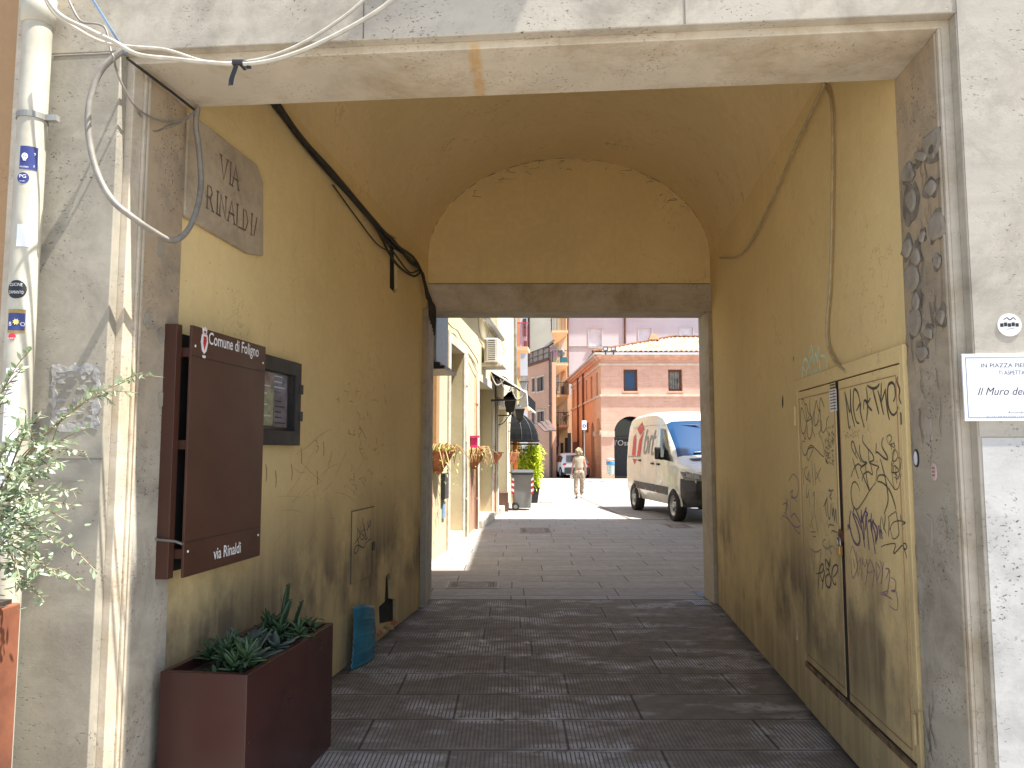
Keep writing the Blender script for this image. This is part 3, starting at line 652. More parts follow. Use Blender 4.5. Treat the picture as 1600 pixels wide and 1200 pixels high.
# graffiti traced from the photograph
A0, S_ = (1300, 570), 5.714
G1 = [[(148,240),(165,370),(185,555),(200,548)],[(148,240),(170,330),(195,420),(200,220)],[(200,220),(205,400),(240,555)],[(280,525),(250,500),(225,380),(228,240),(245,220),(270,260),(285,330),(292,340)],[(255,410),(290,345),(290,420),(325,560)],
      [(340,200),(350,260),(355,380),(345,500)],[(320,400),(325,320),(360,330),(380,295)],[(330,310),(365,375),(395,410)],
      [(350,185),(400,210),(440,200),(462,168)],[(400,210),(430,330),(458,440)],[(480,160),(478,250),(475,330)],[(450,235),(475,330),(500,445)],[(480,330),(520,215)],[(515,220),(530,370),(553,492)],
      [(588,330),(605,280),(600,190),(575,160),(545,180),(535,260),(545,380),(580,445),(612,430),(632,375)],[(628,105),(622,150),(645,220),(640,290),(660,350)],[(655,425),(660,535)]]
traced(FR, G1, A0, S_, .0125, CD+.0015, M['ink'], dr)
G2 = [[(265,840),(215,750),(210,695),(228,690),(250,760),(300,870)],[(205,1000),(235,920),(270,885),(300,905),(345,875)],[(220,830),(235,890),(275,1020)],[(250,740),(245,800)],[(285,710),(283,780),(310,860),(350,875),(305,910),(290,930)],[(290,930),(340,1050),(370,1120),(350,1030),(335,905)],
      [(315,625),(310,680),(350,740),(400,800),(410,850),(370,875),(455,910),(440,940),(430,1045)],[(360,745),(370,870)],[(305,1040),(320,980),(360,955),(400,980),(380,880)],[(435,700),(430,785),(445,780),(500,830),(535,845),(530,810),(490,740),(485,690),(500,650)],
      [(440,1035),(455,990),(500,985),(525,1000)],[(445,1040),(500,1060),(560,1130),(605,1260),(605,1290)],[(430,1050),(370,1130),(310,1230),(260,1290),(225,1260),(205,1160),(215,1070),(240,1045),(270,1080),(285,1130)],[(470,840),(500,950),(530,1090),(540,1220),(505,1330)]]
traced(FR, G2, A0, S_, .0085, CD+.0019, M['ink'], dr)
G3 = [[(540,700),(530,650),(555,625),(575,660),(550,710),(600,700)],[(560,720),(600,740)],[(570,700),(575,760)],[(590,690),(605,730)],[(600,750),(580,800),(590,860),(615,850),(630,800),(600,750)],[(630,830),(660,850),(635,1010),(600,1000)],[(590,870),(575,960),(640,950),(600,900),(590,950),(630,1000)],[(575,860),(580,1000),(600,1110),(640,1090),(655,1000),(660,970)],[(600,760),(570,900)],[(610,900),(620,1060)],[(525,1000),(600,1115)]]
traced(FR, G3, A0, S_, .0045, CD+.0022, M['ink'], dr)
B0 = (1300, 770)
G4 = [[(205,160),(190,240),(200,340),(230,430),(265,465),(285,420),(270,330),(240,240),(222,190),(235,125)],[(180,330),(180,290),(205,330)],[(235,125),(265,190),(300,300),(330,490)],[(225,185),(260,230),(300,330)],[(298,150),(300,260),(320,200),(345,130)],[(300,200),(320,300),(325,420)],[(330,160),(355,190),(345,240),(370,510)],[(340,190),(335,330)],[(390,180),(385,300),(405,400),(425,550)],[(360,260),(385,250),(395,330)],[(410,240),(400,280),(425,370),(430,460)],[(405,260),(440,320),(440,400),(425,440)],[(455,290),(470,410)],[(470,330),(490,415)]]
traced(FR, G4, B0, S_, .013, CD+.0017, M['purple'], dr)
G5 = [[(480,210),(470,290),(490,370)],[(490,230),(500,300),(525,365)],[(515,190),(512,260),(500,330)],[(540,210),(550,260),(545,390)],[(545,215),(600,175),(615,180),(635,300),(635,380),(585,410),(560,310)],[(555,330),(585,270),(640,250),(695,270),(665,290),(680,325)],[(655,195),(660,240),(695,268)],[(478,485),(520,465),(608,458),(590,530),(600,540),(640,500),(670,470),(690,505),(710,490),(700,455),(680,460),(690,510),(705,560),(712,590)]]
traced(FR, G5, B0, S_, .0058, CD+.0019, M['ink'], dr)
G6 = [[(205,590),(210,700),(225,765),(260,680),(255,600),(220,480),(200,540)],[(225,590),(240,680)],[(255,530),(270,750)],[(262,640),(290,590),(275,740)],[(310,580),(300,770)],[(310,600),(330,660),(350,590)],[(345,590),(355,690),(335,830)],[(380,590),(350,710),(425,690)],[(380,600),(415,700),(395,845)],[(430,620),(440,800)],[(430,620),(470,690),(440,780)],[(465,600),(490,690),(480,800),(465,810)],[(500,610),(490,700),(485,770)],[(520,680),(550,690),(520,770)],[(515,675),(555,700),(535,890),(500,900)],[(470,905),(530,925),(575,950)],[(475,895),(530,880)],[(565,755),(610,790),(600,880),(570,875),(615,890),(625,1045),(550,1010)]]
traced(FR, G6, B0, S_, .0055, CD+.0019, M['violet'], dr)
C0 = (1220, 530)
G7 = [[(235,610),(225,570),(245,570),(260,640),(275,760),(250,880),(225,860),(212,720),(225,645),(245,690),(265,770)],[(255,620),(270,610),(290,690),(320,740),(265,775)],[(305,555),(300,640),(320,760),(330,850),(355,920)],[(240,870),(255,935),(265,920),(270,800),(300,720)],[(280,800),(280,880),(295,935),(320,890),(330,740),(345,670)],[(365,570),(345,690),(350,810),(395,755)],[(365,570),(380,640),(395,670),(405,550),(440,635)],[(370,820),(400,660),(405,820),(430,880)],[(385,890),(415,830),(410,760)],[(430,880),(460,830),(465,760),(485,720)],
      [(262,965),(235,955),(225,1000),(240,1070),(265,1085),(290,1020),(320,995),(370,1040),(430,1100),(440,1060),(425,960),(390,890)],[(290,1140),(275,1100),(290,1030),(335,1020),(310,1090),(285,1145)]]
traced(FR, G7, C0, 6.0, .0078, CD+.0015, M['ink'], dl)
D0 = (1210, 720)
G8 = [[(280,60),(290,215)],[(325,50),(300,80),(305,140),(330,170),(335,100)],[(340,90),(325,150),(350,190),(340,110)],[(365,0),(370,100),(380,225)],[(390,20),(395,120),(400,220)],[(400,170),(445,65)],[(405,100),(440,190)],[(320,200),(315,310),(325,325),(340,250)],[(335,280),(350,420)],[(370,320),(388,280),(385,400),(395,520)],[(380,480),(360,560),(380,610)],[(395,480),(405,560),(420,640)],[(355,635),(400,635)],[(375,680),(400,675)],[(345,570),(350,600)]]
traced(FR, G8, D0, S_, .006, CD+.0016, M['ink'], dl)
G9 = [[(520,250),(540,290),(525,320),(545,345)],[(515,270),(560,262)],[(470,410),(505,330),(485,400),(500,500)],[(500,340),(515,500),(530,505),(535,380)],[(545,380),(550,500),(560,420),(570,540),(580,430),(590,565)],[(515,600),(525,570),(565,580)],[(545,650),(550,625),(595,640)]]
traced(FR, G9, D0, S_, .011, CD+.0016, M['dkmetal'], dl)
G10 = [[(490,700),(465,720),(470,760),(510,785),(550,760),(585,800)],[(522,700),(525,790),(550,835)],[(350,780),(400,815),(450,790)],[(355,800),(380,970)],[(450,800),(430,990)]]
traced(FR, G10, D0, S_, .010, CD+.0019, M['cab_grey'], dl)
G11 = [[(405,1010),(460,990),(470,930),(450,930),(430,1010),(420,1150)],[(440,1010),(460,1075),(480,1000),(465,960)],[(480,1000),(465,1080),(460,1145)],[(530,860),(525,940),(490,880),(495,990)],[(520,1010),(490,1040),(495,1110),(525,1130),(540,1060),(520,990),(520,900)],[(560,1040),(595,990),(595,935),(565,940),(545,1010),(560,1090),(580,1105),(580,1075)],[(500,960),(520,980)]]
traced(FR, G11, D0, S_, .012, CD+.0021, M['ink'], dl)
mb = MB()                                                          # column of tiny handwriting
for k in range(110):
    a = FR.st(1220+random.uniform(450, 530)/6, 530+random.uniform(810, 1180)/6)
    mb.stroke(FR, [a, (a[0]+random.uniform(-.02,.02), a[1]+random.uniform(-.015,.015)), (a[0]+random.uniform(-.02,.02), a[1]+random.uniform(-.015,.015))], .0032, CD+.0014, 2)
obj('small_handwriting', mb, M['ink'], dl)
mb = MB()
for k in range(34):
    a = FR.st(1300+random.uniform(145, 285)/S_, 570+random.uniform(585, 645)/S_)
    mb.stroke(FR, [a, (a[0]+random.uniform(-.015,.015), a[1]+random.uniform(-.012,.012))], .003, CD+.0014, 1)
obj('small_handwriting', mb, M['ink'], dr)
G12 = [[(230,300),(212,260),(215,200),(245,190),(262,250),(240,300)],[(265,180),(275,130),(290,65),(300,130),(275,220),(285,290)],[(285,220),(300,150),(315,225),(330,130),(345,215),(355,85),(370,110),(340,170)],[(375,155),(410,160),(432,210),(436,360)],[(290,310),(280,360),(305,375),(300,320),(275,340)],[(315,290),(320,350)],[(325,345),(335,290),(345,350),(360,290)],[(360,350),(385,310),(370,300),(350,345)],[(205,250),(205,370)],[(240,300),(240,410)],[(290,370),(290,410)],[(365,200),(370,380)]]
traced(FR, G12, C0, 6.0, .018, .0015, M['aqua'], AB)
G13 = [[(130,180),(170,120),(210,170),(215,260),(200,320),(160,330),(145,290),(165,265),(160,310),(210,370)],[(60,530),(80,490),(110,510),(190,590),(235,570),(200,500),(175,470),(150,500),(145,420),(150,320)],[(90,460),(160,570),(210,640),(250,655)],[(75,390),(110,380),(130,440)],[(105,310),(110,480)],[(120,340),(95,470)]]
traced(FR, G13, D0, S_, .010, .0015, M['violet'], AB)
mb = MB()
for (u, v, r_) in ((1223,628,.035),(1240,560,.012)):
    a = FR.st(u, v); mb.prism(FR, blobpoly(a[0], a[1], r_*.45, r_*1.3, 10, .3), [], 0, .001)
obj('burn_mark', mb, M['shade_and_soot'], AB)
# barcode sticker on the far leaf
a = FR.st(1296, 610, CD); b = FR.st(1308, 642, CD); mb = MB(); mb.box(FR, b[0], a[0], b[1], a[1], CD, CD+.0012); st_ = obj('sticker', mb, M['paper'], dl)
mb = MB(); 
for k in range(9): mb.box(FR, b[0]+.01, a[0]-.01, b[1]+.012+k*.016, b[1]+.018+k*.016+(.003 if k > 6 else 0), CD+.0012, CD+.0016)
obj('print_line', mb, M['ink'], st_)
# ------------------------------------------------------------ cables
def cable(name, pts, r, mat, label=None, cat=None, parent=None, n=7, group=None):
    mb = MB(); mb.tube(smooth(pts, n), r, 8); o = obj(name, mb, mat, parent, smooth_=True)
    if label: tag(o, label, cat, group)
    return o
T = thing('cable_bundle', 'sagging bundle of black cables along the left springing of the vault', 'cables', FL(2.2, 3.6, .05))
for k in range(6):
    pts = []
    for (u, v) in ((420,150),(465,212),(520,278),(575,340),(612,378),(640,405),(656,425)):
        a = FL.st(u + random.uniform(-2,2), v + random.uniform(-4, 5), .03); pts.append(FL(a[0], a[1] - (.03*k if 3 < len(pts) < 6 and k > 3 else 0), .03 + .012*(k % 3)))
    a = FL.st(660, 445, .04); pts += [FL(4.55, a[1]-.02*k, .05), FL(4.6+.005*k, 3.2-.02*k, .06+.012*k), FL(4.62, 3.0-.04*k, .07+.01*k)]
    cable('cable', pts, random.choice((.008, .011, .014)), M['cab_black'], parent=T)
a0 = [(520,275),(560,330),(590,368),(612,380)]
cable('cable', [FL(*FL.st(u, v+14, .03), .03) for u, v in a0], .006, M['cab_black'], parent=T)
# right wall cables
pr = [(1288,130),(1268,175),(1240,235),(1205,315),(1172,380),(1150,402),(1125,403)]
cable('wall_cable', [FR(*FR.st(u, v, .03), .03) for u, v in pr], .009, M['cab_tan'], 'painted cable looping down across the right wall towards the far lintel', 'cable')
pr = [(1290,132),(1299,160),(1301,220),(1300,330),(1297,440),(1292,505),(1294,540),(1306,566),(1322,580)]
cable('wall_cable', [FR(*FR.st(u, v, .02), .02) for u, v in pr], .0085, M['cab_tan'], 'painted cable dropping straight down to the top of the graffitied doors', 'cable')
def fc(pts, y): return [P(u, v, y if not isinstance(y, list) else y[i]) for i, (u, v) in enumerate(pts)]
cable('loop_cable', fc([(204,74),(180,88),(155,115),(139,165),(139,215),(152,270),(175,312),(205,338),(240,362),(270,376),(293,360),(308,325),(314,285),(311,235),(306,195),(309,168)], [2.93,2.92,2.91,2.9,2.9,2.9,2.9,2.92,3.0,3.1,3.2,3.3,3.4,3.42,3.42,3.42]), .0125, M['cab_grey'], 'thick grey cable hanging in a big loop at the upper left of the portal', 'cable')
cable('strung_cable', fc([(55,-40),(80,15),(115,42),(160,66),(205,73),(260,78),(320,96),(380,97),(430,86),(490,58),(560,8),(600,-40)], 2.80), .0068, M['cab_white'], 'upper white cable crossing the top left corner of the facade', 'cable')
cable('strung_cable', fc([(60,-30),(90,20),(140,47),(180,66),(215,85),(270,92),(340,99),(400,99),(460,84),(530,52),(600,10),(640,-30)], 2.77), .0085, M['cab_white'], 'thicker white cable with black tape sagging below the other', 'cable')
cable('strung_cable', fc([(120,-40),(150,8),(176,50),(197,84)], [2.6,2.7,2.8,2.93]), .005, M['cab_blue'], 'thin blue cable coming down steeply to the portal corner', 'cable')
cable('strung_cable', [P(199,91,2.94), P(230,115,3.08), P(270,145,3.26), P(303,171,3.40)], .006, M['cab_black'], 'black cable running under the left end of the soffit', 'cable')
cable('strung_cable', fc([(105,-5),(125,32),(150,37),(165,45),(172,75),(178,92),(182,110),(195,140),(215,170),(250,188),(285,188),(306,172)], [2.85]*6+[2.92,2.96,3.05,3.2,3.35,3.42]), .0045, M['cab_grey'], 'thin grey cable hanging inside the left reveal', 'cable')
cable('strung_cable', fc([(215,170),(225,190),(240,205),(262,198),(285,190),(306,176)], [3.05,3.15,3.2,3.3,3.36,3.42]), .0045, M['cab_grey'], 'short kinked cable dipping below the other inside the left reveal', 'cable')
mb = MB(); 
for pts, w_ in (([(372,94),(367,108),(362,122),(360,134)], .018), ([(368,97),(376,102),(383,110)], .012), ([(374,95),(384,96),(390,108),(384,104)], .012)):
    p = smooth(fc(pts, 2.765), 4); vs = []
    for q in p: vs += [q + V((-w_/2, 0, 0)), q + V((w_/2, .004, .004))]
    mb.add(vs, [(2*i, 2*i+1, 2*i+3, 2*i+2) for i in range(len(p)-1)])
mb.tube([P(364,98,2.768), P(380,98,2.768)], .0125, 10)
tag(obj('tape', mb, M['black']), 'torn black tape hanging from the white cables below the facade edge', 'tape')
# ------------------------------------------------------------ downpipe with stickers
DPc = FF(-1.985, 0, .02)
b = P(58, 100, 2.93); DPc = V((b.x-.018, 2.95, 0))
hz = lambda v: CH + (ray(58, v).z / ray(58, v).y)*2.9
DP = thing('downpipe', 'thick cream downpipe plastered with stickers at the left edge', 'downpipe', DPc)
mb = MB(); mb.lathe(DPc, [(.052, 0), (.052, hz(28))], 28); obj('pipe', mb, M['pvc'], DP, smooth_=True)
mb = MB(); zt_ = hz(30); mb.lathe(DPc, [(.053,zt_),(.062,zt_+.005),(.062,zt_+.12),(.057,zt_+.125),(.057,zt_+.135),(.052,zt_+.136),(.052,6)], 28); obj('upper_pipe', mb, M['pvc'], DP, smooth_=True)
mb = MB(); mb.lathe(DPc, [(.053,hz(181)),(.057,hz(181)),(.057,hz(172)),(.053,hz(172))], 28); mb.wbox(DPc.x+.05, DPc.x+.10, DPc.y-.012, DPc.y+.012, hz(181), hz(172)); obj('clamp', mb, M['galv'], DP)
def sticker(v0, v1, a0, a1, mat, name='sticker', rr=.0535, parent=None):
    h = lambda v: CH + (ray(58, v).z / ray(58, v).y)*2.9
    mb = MB(); mb.lathe(DPc, [(rr, h(v1)), (rr, h(v0))], 10, R(a0), R(a1)); return obj(name, mb, mat, parent or DP, smooth_=True)
class Cyl:
    def __init__(s, c, r, z0, a0): s.c, s.r, s.z0, s.a0 = c, r, z0, a0
    def __call__(s, a, t, d=0.0):
        th = s.a0 + a/s.r; return s.c + V(((s.r+d)*math.cos(th), (s.r+d)*math.sin(th), s.z0+t))
hz = lambda v: CH + (ray(58, v).z / ray(58, v).y)*2.9
def pipe_text(v, a0, s, h, mat, parent, width=None): text(Cyl(DPc, .0545, hz(v), R(a0)), 0, 0, s, h, mat, parent, width=width, d=.0006)
k1 = sticker(228, 264, 262, 330, M['navy'])
mb = MB(); cy = Cyl(DPc, .0545, hz(244), R(282)); mb.prism(cy, [(math.cos(t*.5236)*.011, math.sin(t*.5236)*.013) for t in range(12)], [], 0, .0006); mb.prism(cy, [(-.006,-.010),(.006,-.010),(.005,-.018),(-.005,-.018)], [], 0, .0006); obj('skull', mb, M['white'], k1)
mb = MB(); mb.prism(cy, [(-.0045+math.cos(t)*.0028, -.001+math.sin(t)*.003) for t in range(6)], [], .0006, .001); mb.prism(cy, [(.0045+math.cos(t)*.0028, -.001+math.sin(t)*.003) for t in range(6)], [], .0006, .001); obj('eye_socket', mb, M['navy'], k1)
pipe_text(262, 266, 'FOLIGNO', .006, M['white'], k1, .030); pipe_text(241, 315, '9', .010, M['white'], k1); pipe_text(260, 316, '1', .010, M['white'], k1)
def disc(v, a0, r_, mat, parent=DP, name='round_sticker', d=.0002):
    mb = MB(); cy = Cyl(DPc, .0532, hz(v), R(a0)); vs = [cy(math.cos(t*.314159)*r_*q/5, math.sin(t*.314159)*r_*q/5) for q in range(1, 6) for t in range(20)] + [cy(0, 0)]
    mb.add(vs, [(q*20+t, q*20+(t+1) % 20, q*20+20+(t+1) % 20, q*20+20+t) for q in range(4) for t in range(20)] + [(t, (t+1) % 20, 100) for t in range(20)]); return obj(name, mb, mat, parent)
k2 = disc(278, 279, .022, M['navy']); pipe_text(278, 266, 'PG', .013, M['white'], k2, .024); pipe_text(284, 268, 'GHOST', .004, M['white'], k2, .02)
k3 = sticker(350, 385, 268, 318, M['paper'])
k4 = disc(452, 278, .036, M['black']); pipe_text(447, 252, 'CUCINE', .012, M['white'], k4, .046); pipe_text(459, 250, "D'AMIANTO", .012, M['white'], k4, .052)
k5 = sticker(483, 520, 250, 318, M['brass']); k6 = sticker(489, 516, 252, 316, M['navy'], rr=.0541, parent=k5); M['yellowink'] = basic('yellow_ink', (.75,.62,.15), .05)
mb = MB(); cy = Cyl(DPc, .0552, hz(503), R(285)); mb.prism(cy, [(math.cos(t*.3927)*(.013 if t % 2 else .007), math.sin(t*.3927)*(.013 if t % 2 else .007)) for t in range(16)], [], 0, .0006); obj('sun_motif', mb, M['yellowink'], k5)
pipe_text(509, 258, 'B', .015, M['white'], k5); pipe_text(509, 300, 'OS', .015, M['white'], k5)
k7 = disc(526, 272, .014, M['red']); pipe_text(530, 256, "DCKIE'O", .006, M['white'], k7, .03)
k8 = sticker(575, 690, 255, 312, M['white']);
for i, v in enumerate((600, 607, 614, 628, 640, 652, 664)): pipe_text(v, 262, ('BATTERIA', 'RACCOLTA', 'E CARTA', 'serata musica', 'ingresso libero', 'piazza', 'ore 21')[i], .006, M['ink'] if i else M['red'], k8, .034)
k9 = sticker(700, 860, 255, 310, M['paper'])
for i in range(6): sticker(715+i*24, 719+i*24, 262, 262+random.uniform(20, 40), M['red'] if i == 0 else M['ink'], 'print_line', .0538, k9)
# ------------------------------------------------------------ sign, stickers and peeled poster on the facade
q = q4(FF, [(1502,552),(1600,548),(1600,652),(1507,658)], .01); s0 = q[0][0]; tt = q[0][1]-.003; tb = q[3][1]; s1 = s0 + (tt-tb)*1.5
T = thing('wall_sign', 'white printed sign reading IN PIAZZA PIERMARINI on the right facade stone', 'sign', FF(s0, tb))
mb = MB(); mb.box(FF, s0, s1, tb, tt, .004, .012); obj('panel', mb, M['paper'], T, bev=.001)
mb = MB(); i_ = .012; k_ = .0135; mb.prism(FF, [(s0+i_,tb+i_),(s1-i_,tb+i_),(s1-i_,tt-i_),(s0+i_,tt-i_)], [[(s0+k_,tb+k_),(s1-k_,tb+k_),(s1-k_,tt-k_),(s0+k_,tt-k_)]], .012, .0126); obj('border_line', mb, M['navy'], T)
H_ = tt-tb; cxm = (s0+s1)/2
text(FF, cxm, tt-H_*.205, 'IN PIAZZA PIERMARINI', H_*.062, M['ink'], T, width=(cxm-FF.st(1530,570)[0])*2, align='CENTER', d=.0126)
text(FF, cxm, tt-H_*.315, 'TI ASPETTANO', H_*.062, M['ink'], T, width=(cxm-FF.st(1557,580)[0])*2, align='CENTER', d=.0126)
text(FF, cxm, tt-H_*.60, 'Il Muro dei', H_*.115, M['ink'], T, width=(cxm-FF.st(1524,605)[0])*1.55, align='CENTER', d=.0126, shear=.3) if False else None
MU = 'Il Muro del'
sl = FF.st(1525, 612)[0]; sr = FF.st(1600, 612)[0]
text(FF, sl, tt-H_*.615, MU, H_*.115, M['ink'], T, width=sr-sl, d=.0126, shear=.35)
text(FF, FF.st(1571,650)[0], tb+H_*.11, 'Auronda', H_*.035, M['ink'], T, width=.055, d=.0126, shear=.4)
text(FF, FF.st(1539,655)[0], tb+H_*.055, 'IN COLLABORAZIONE CON CONFARTIGIANATO', H_*.018, M['ink'], T, width=.22, d=.0126)
a = FF.st(1576, 508); mb = MB(); mb.prism(FF, [(a[0]+math.cos(t*.2618)*.041, a[1]+math.sin(t*.2618)*.041) for t in range(24)], [], .004, .006)
T = obj('round_sticker', mb, M['white']); tag(T, 'round white sticker on the facade above the printed sign', 'sticker')
mb = MB()
for i in range(5): mb.box(FF, a[0]-.032+i*.013, a[0]-.021+i*.013, a[1]-.007+.002*(i % 2), a[1]+.006+.003*(i % 2), .006, .0066)
obj('block_letter', mb, M['black'], T)
mb = MB(); mb.stroke(FF, [(a[0]-.02,a[1]+.018),(a[0]-.008,a[1]+.026),(a[0]+.002,a[1]+.018),(a[0]+.014,a[1]+.026),(a[0]+.022,a[1]+.017)], .004, .0063, 4); mb.stroke(FF, [(a[0]-.012,a[1]-.016),(a[0]+.014,a[1]-.013)], .002, .0063, 1); obj('drawing', mb, M['ink'], T)
mb = MB(); a = RV.st(1433, 716); mb.prism(RV, [(min(a[0],.43)+math.cos(t*.314)*.022, a[1]+math.sin(t*.314)*.036) for t in range(20)], [], .001, .006); T = obj('round_sticker', mb, M['dkmetal']); tag(T, 'small black ringed round sticker on the right reveal', 'sticker')
mb = MB(); mb.prism(RV, [(min(a[0],.43)+math.cos(t*.314)*.016, a[1]+math.sin(t*.314)*.028) for t in range(20)], [], .006, .0066); obj('sticker_face', mb, M['paper'], T)
mb = MB(); a = RV.st(1461, 737); mb.prism(RV, [(a[0]+math.cos(t*.314)*.02, a[1]+math.sin(t*.314)*.034) for t in range(20)], [], .001, .0062); T = obj('oval_sticker', mb, basic('pinkish_paper', (.62,.50,.47), .1)); tag(T, 'faded pink sticker low on the right reveal stone', 'sticker')
mb = MB(); 
for i in range(3): mb.box(RV, a[0]-.012, a[0]+.012, a[1]-.018+i*.014, a[1]-.010+i*.014, .0062, .0066)
obj('print_line', mb, basic('red_print', (.40,.16,.16), .1), T)
# peeled poster ghost on left pillar
M['glue'] = basic('glue_residue', (.34, .32, .29), .2, 30, rough=.45, bump=.9, bscale=50)
mb = MB(); a = FF.st(83, 570); b = FF.st(154, 672)
def ragged(x0, x1, y0, y1, n=9, j=.012):
    o_ = []
    for k in range(n): o_.append((lrp(x0, x1, k/n), y0+random.uniform(-j, j)))
    for k in range(n): o_.append((x1+random.uniform(-j, j), lrp(y0, y1, k/n)))
    for k in range(n): o_.append((lrp(x1, x0, k/n), y1+random.uniform(-j, j)))
    for k in range(n): o_.append((x0+random.uniform(-j, j), lrp(y1, y0, k/n)))
    return o_
mb.prism(FF, ragged(a[0], b[0], b[1], a[1]), [ragged(a[0]+.022, b[0]-.03, b[1]+.03, a[1]-.03, 9, .014)], 0, .0025)
for _ in range(26):
    s_, t_ = random.uniform(a[0]+.02, b[0]-.02), random.uniform(b[1]+.02, a[1]-.02); mb.prism(FF, blobpoly(s_, t_, random.uniform(.004,.02), random.uniform(.003,.010), 8, .4), [], 0, .002)
tag(obj('poster_remains', mb, M['glue']), 'torn off poster remains stuck on the left stone pillar', 'poster')
# ------------------------------------------------------------ maroon planter with succulents
q = [FL.o]; a0, a1, d0, d1, PH = -.09, .90, .07, .46, .655
BL = .115                                                          # the box stands square to the wall
T = thing('planter_box', 'large maroon metal planter box of succulents against the left passage wall', 'planter', FL(a0, 0, d0))
mb = MB(); t = .012
mb.prism(Fr(FL(0,0,0), FL.x, V((0,0,1))) if False else Fr((0,0,0),(1,0,0),(0,-1,0)), [(0,0),(1,0),(1,1)], [], 0, 0) if False else None
def ring_box(fr, a0, a1, d0, d1, t0, t1, t, m=None):
    m = m or MB(); o_ = [(a0,d0),(a1,d0),(a1,d1),(a0,d1)]; i_ = [(a0+t,d0+t),(a1-t,d0+t),(a1-t,d1-t),(a0+t,d1-t)]
    vs = [fr(a, z, d) for z in (t0, t1) for (a, d) in o_] + [fr(a, z, d) for z in (t0+.0, t1) for (a, d) in i_]
    fs = []
    for k in range(4):
        k2 = (k+1) % 4
        fs += [(k, k2, 4+k2, 4+k), (8+k, 12+k, 12+k2, 8+k2), (4+k, 4+k2, 12+k2, 12+k), (k, 8+k, 8+k2, k2)]
    return m.add(vs, fs)
obj('box', ring_box(FL, a0, a1, d0, d1, .01, PH, .03), M['maroon'], T, bev=.003)
mb = MB(); mb.box(FL, a0+.031, a1-.031, d0+.031 if False else .3, PH-.045, d0+.031, d1-.031); obj('soil', mb, M['soil'], T)
mb = MB(); mb.blob(FL((a0+a1)/2-.30, PH-.008, d1+.001), .003, 8); 
def succulent(kind, s_, d_, sc_):
    base = FL(s_, PH-.045, d_); mb = MB(); sc_ *= (1.28 if kind == 2 else 1.08)
    if kind == 0:
        for sub in range(3):
            c_ = base + V((random.uniform(-.05,.05), random.uniform(-.05,.05), random.uniform(.0,.05)))
            for ringi in range(3):
                nn = random.randint(5, 7); el = R(18+ringi*24)
                for k in range(nn):
                    th = 2*math.pi*(k+.5*ringi)/nn + random.uniform(-.35,.35); e2 = el + random.uniform(-.2,.25); dr = V((math.cos(th)*math.cos(e2), math.sin(th)*math.cos(e2), math.sin(e2)))
                    mb.leaf(c_+V((0,0,.02+.012*ringi)), dr, V((0,0,1)), sc_*random.uniform(.045,.085), sc_*random.uniform(.012,.020), .4, 4, droop=random.uniform(-.2,.3))
        mb.tube([base, base+V((0,0,.06))], .008, 6)
        mat, lab = M['succ'], 'rosette succulent with pointed green leaves'
    elif kind == 1:
        for k in range(12):
            th = random.uniform(0, 6.28); el = R(random.uniform(25, 80)); dr = V((math.cos(th)*math.cos(el), math.sin(th)*math.cos(el), math.sin(el)))
            mb.leaf(base+V((0,0,.01)), dr, V((0,0,1)), sc_*random.uniform(.10,.16), sc_*.05, .25, 5, droop=.15)
        mat, lab = M['succ2'], 'fuzzy grey leaved succulent'
    elif kind == 2:
        lean = V((random.uniform(.0,.07), random.uniform(-.05,.05), 0)); H = .155*sc_; fl = 1.0 if sc_ > 1.4 and s_ < .7 else .55
        p = smooth([base, base+lean*.3+V((0,0,H*.5)), base+lean+V((0,0,H))], 6); n_ = len(p); fx = FL.x; vs = []
        for i, q in enumerate(p):
            rr = (.008+.020*fl*math.sin(math.pi*min(1, (i+1.2)/(n_+.6)))**.8)*sc_; vs += [q + fx*math.cos(t*.7854)*rr + FL.n*math.sin(t*.7854)*rr*.35 for t in range(8)]
        mb.add(vs, [(i*8+k, i*8+(k+1) % 8, i*8+8+(k+1) % 8, i*8+8+k) for i in range(n_-1) for k in range(8)] + [tuple((n_-1)*8+k for k in range(8))])
        for i in range(1, n_-1, 2):
            for k in (0, 4): th = k*.7854; q_ = p[i] + fx*math.cos(th)*.02*fl; mb.leaf(q_, fx*math.cos(th)+V((0,0,.8)), V((0,0,1)), .02, .01, .2, 2)
        mat, lab = M['cactus'], 'upright spiny cactus stem'
    else:
        for k in range(26):
            p = base + V((random.uniform(-.09,.09), random.uniform(-.09,.09), random.uniform(0,.06))); th = random.uniform(0, 6.28)
            mb.leaf(p, V((math.cos(th), math.sin(th), random.uniform(.1,1))), V((0,0,1)), .05, .022, .3, 3)
        mat, lab = M['succ'], 'low tuft of small green leaves'
    return mb, mat, base
plan = [(0,.03,.37,1.15,'front rosette succulent in the near corner of the maroon planter'),(0,.12,.22,1.0,'rosette succulent at the wall side near end of the planter'),(1,.20,.34,1.1,'fuzzy grey leaved succulent in the near half of the planter'),
        (1,.30,.22,1.15,'taller fuzzy succulent behind the grey one by the wall'),(3,.10,.30,1,'low green tuft between the near rosettes in the planter'),(2,.42,.28,.75,'short blurred cactus stem in the middle of the planter'),(2,.56,.30,1.15,'broad flat upright cactus pad in the middle of the planter'),
        (0,.50,.38,1.0,'pale rosette leaning over the front edge mid planter'),(0,.60,.25,1.0,'rosette succulent behind the tall cactus pad'),(3,.66,.38,1,'small leafy tuft at the front edge of the far half'),(2,.74,.24,1.35,'tallest thin forked cactus stem at the far end'),(2,.80,.28,.9,'slender cactus stem next to the tallest one'),
        (3,.80,.35,1,'bright green tuft in the far corner of the planter'),(1,.40,.36,.8,'small dark leaved succulent at the middle front of planter'),(3,.36,.30,1,'tangled tuft beneath the cactus pad'),(0,.22,.25,.8,'small rosette between the two fuzzy succulents')]
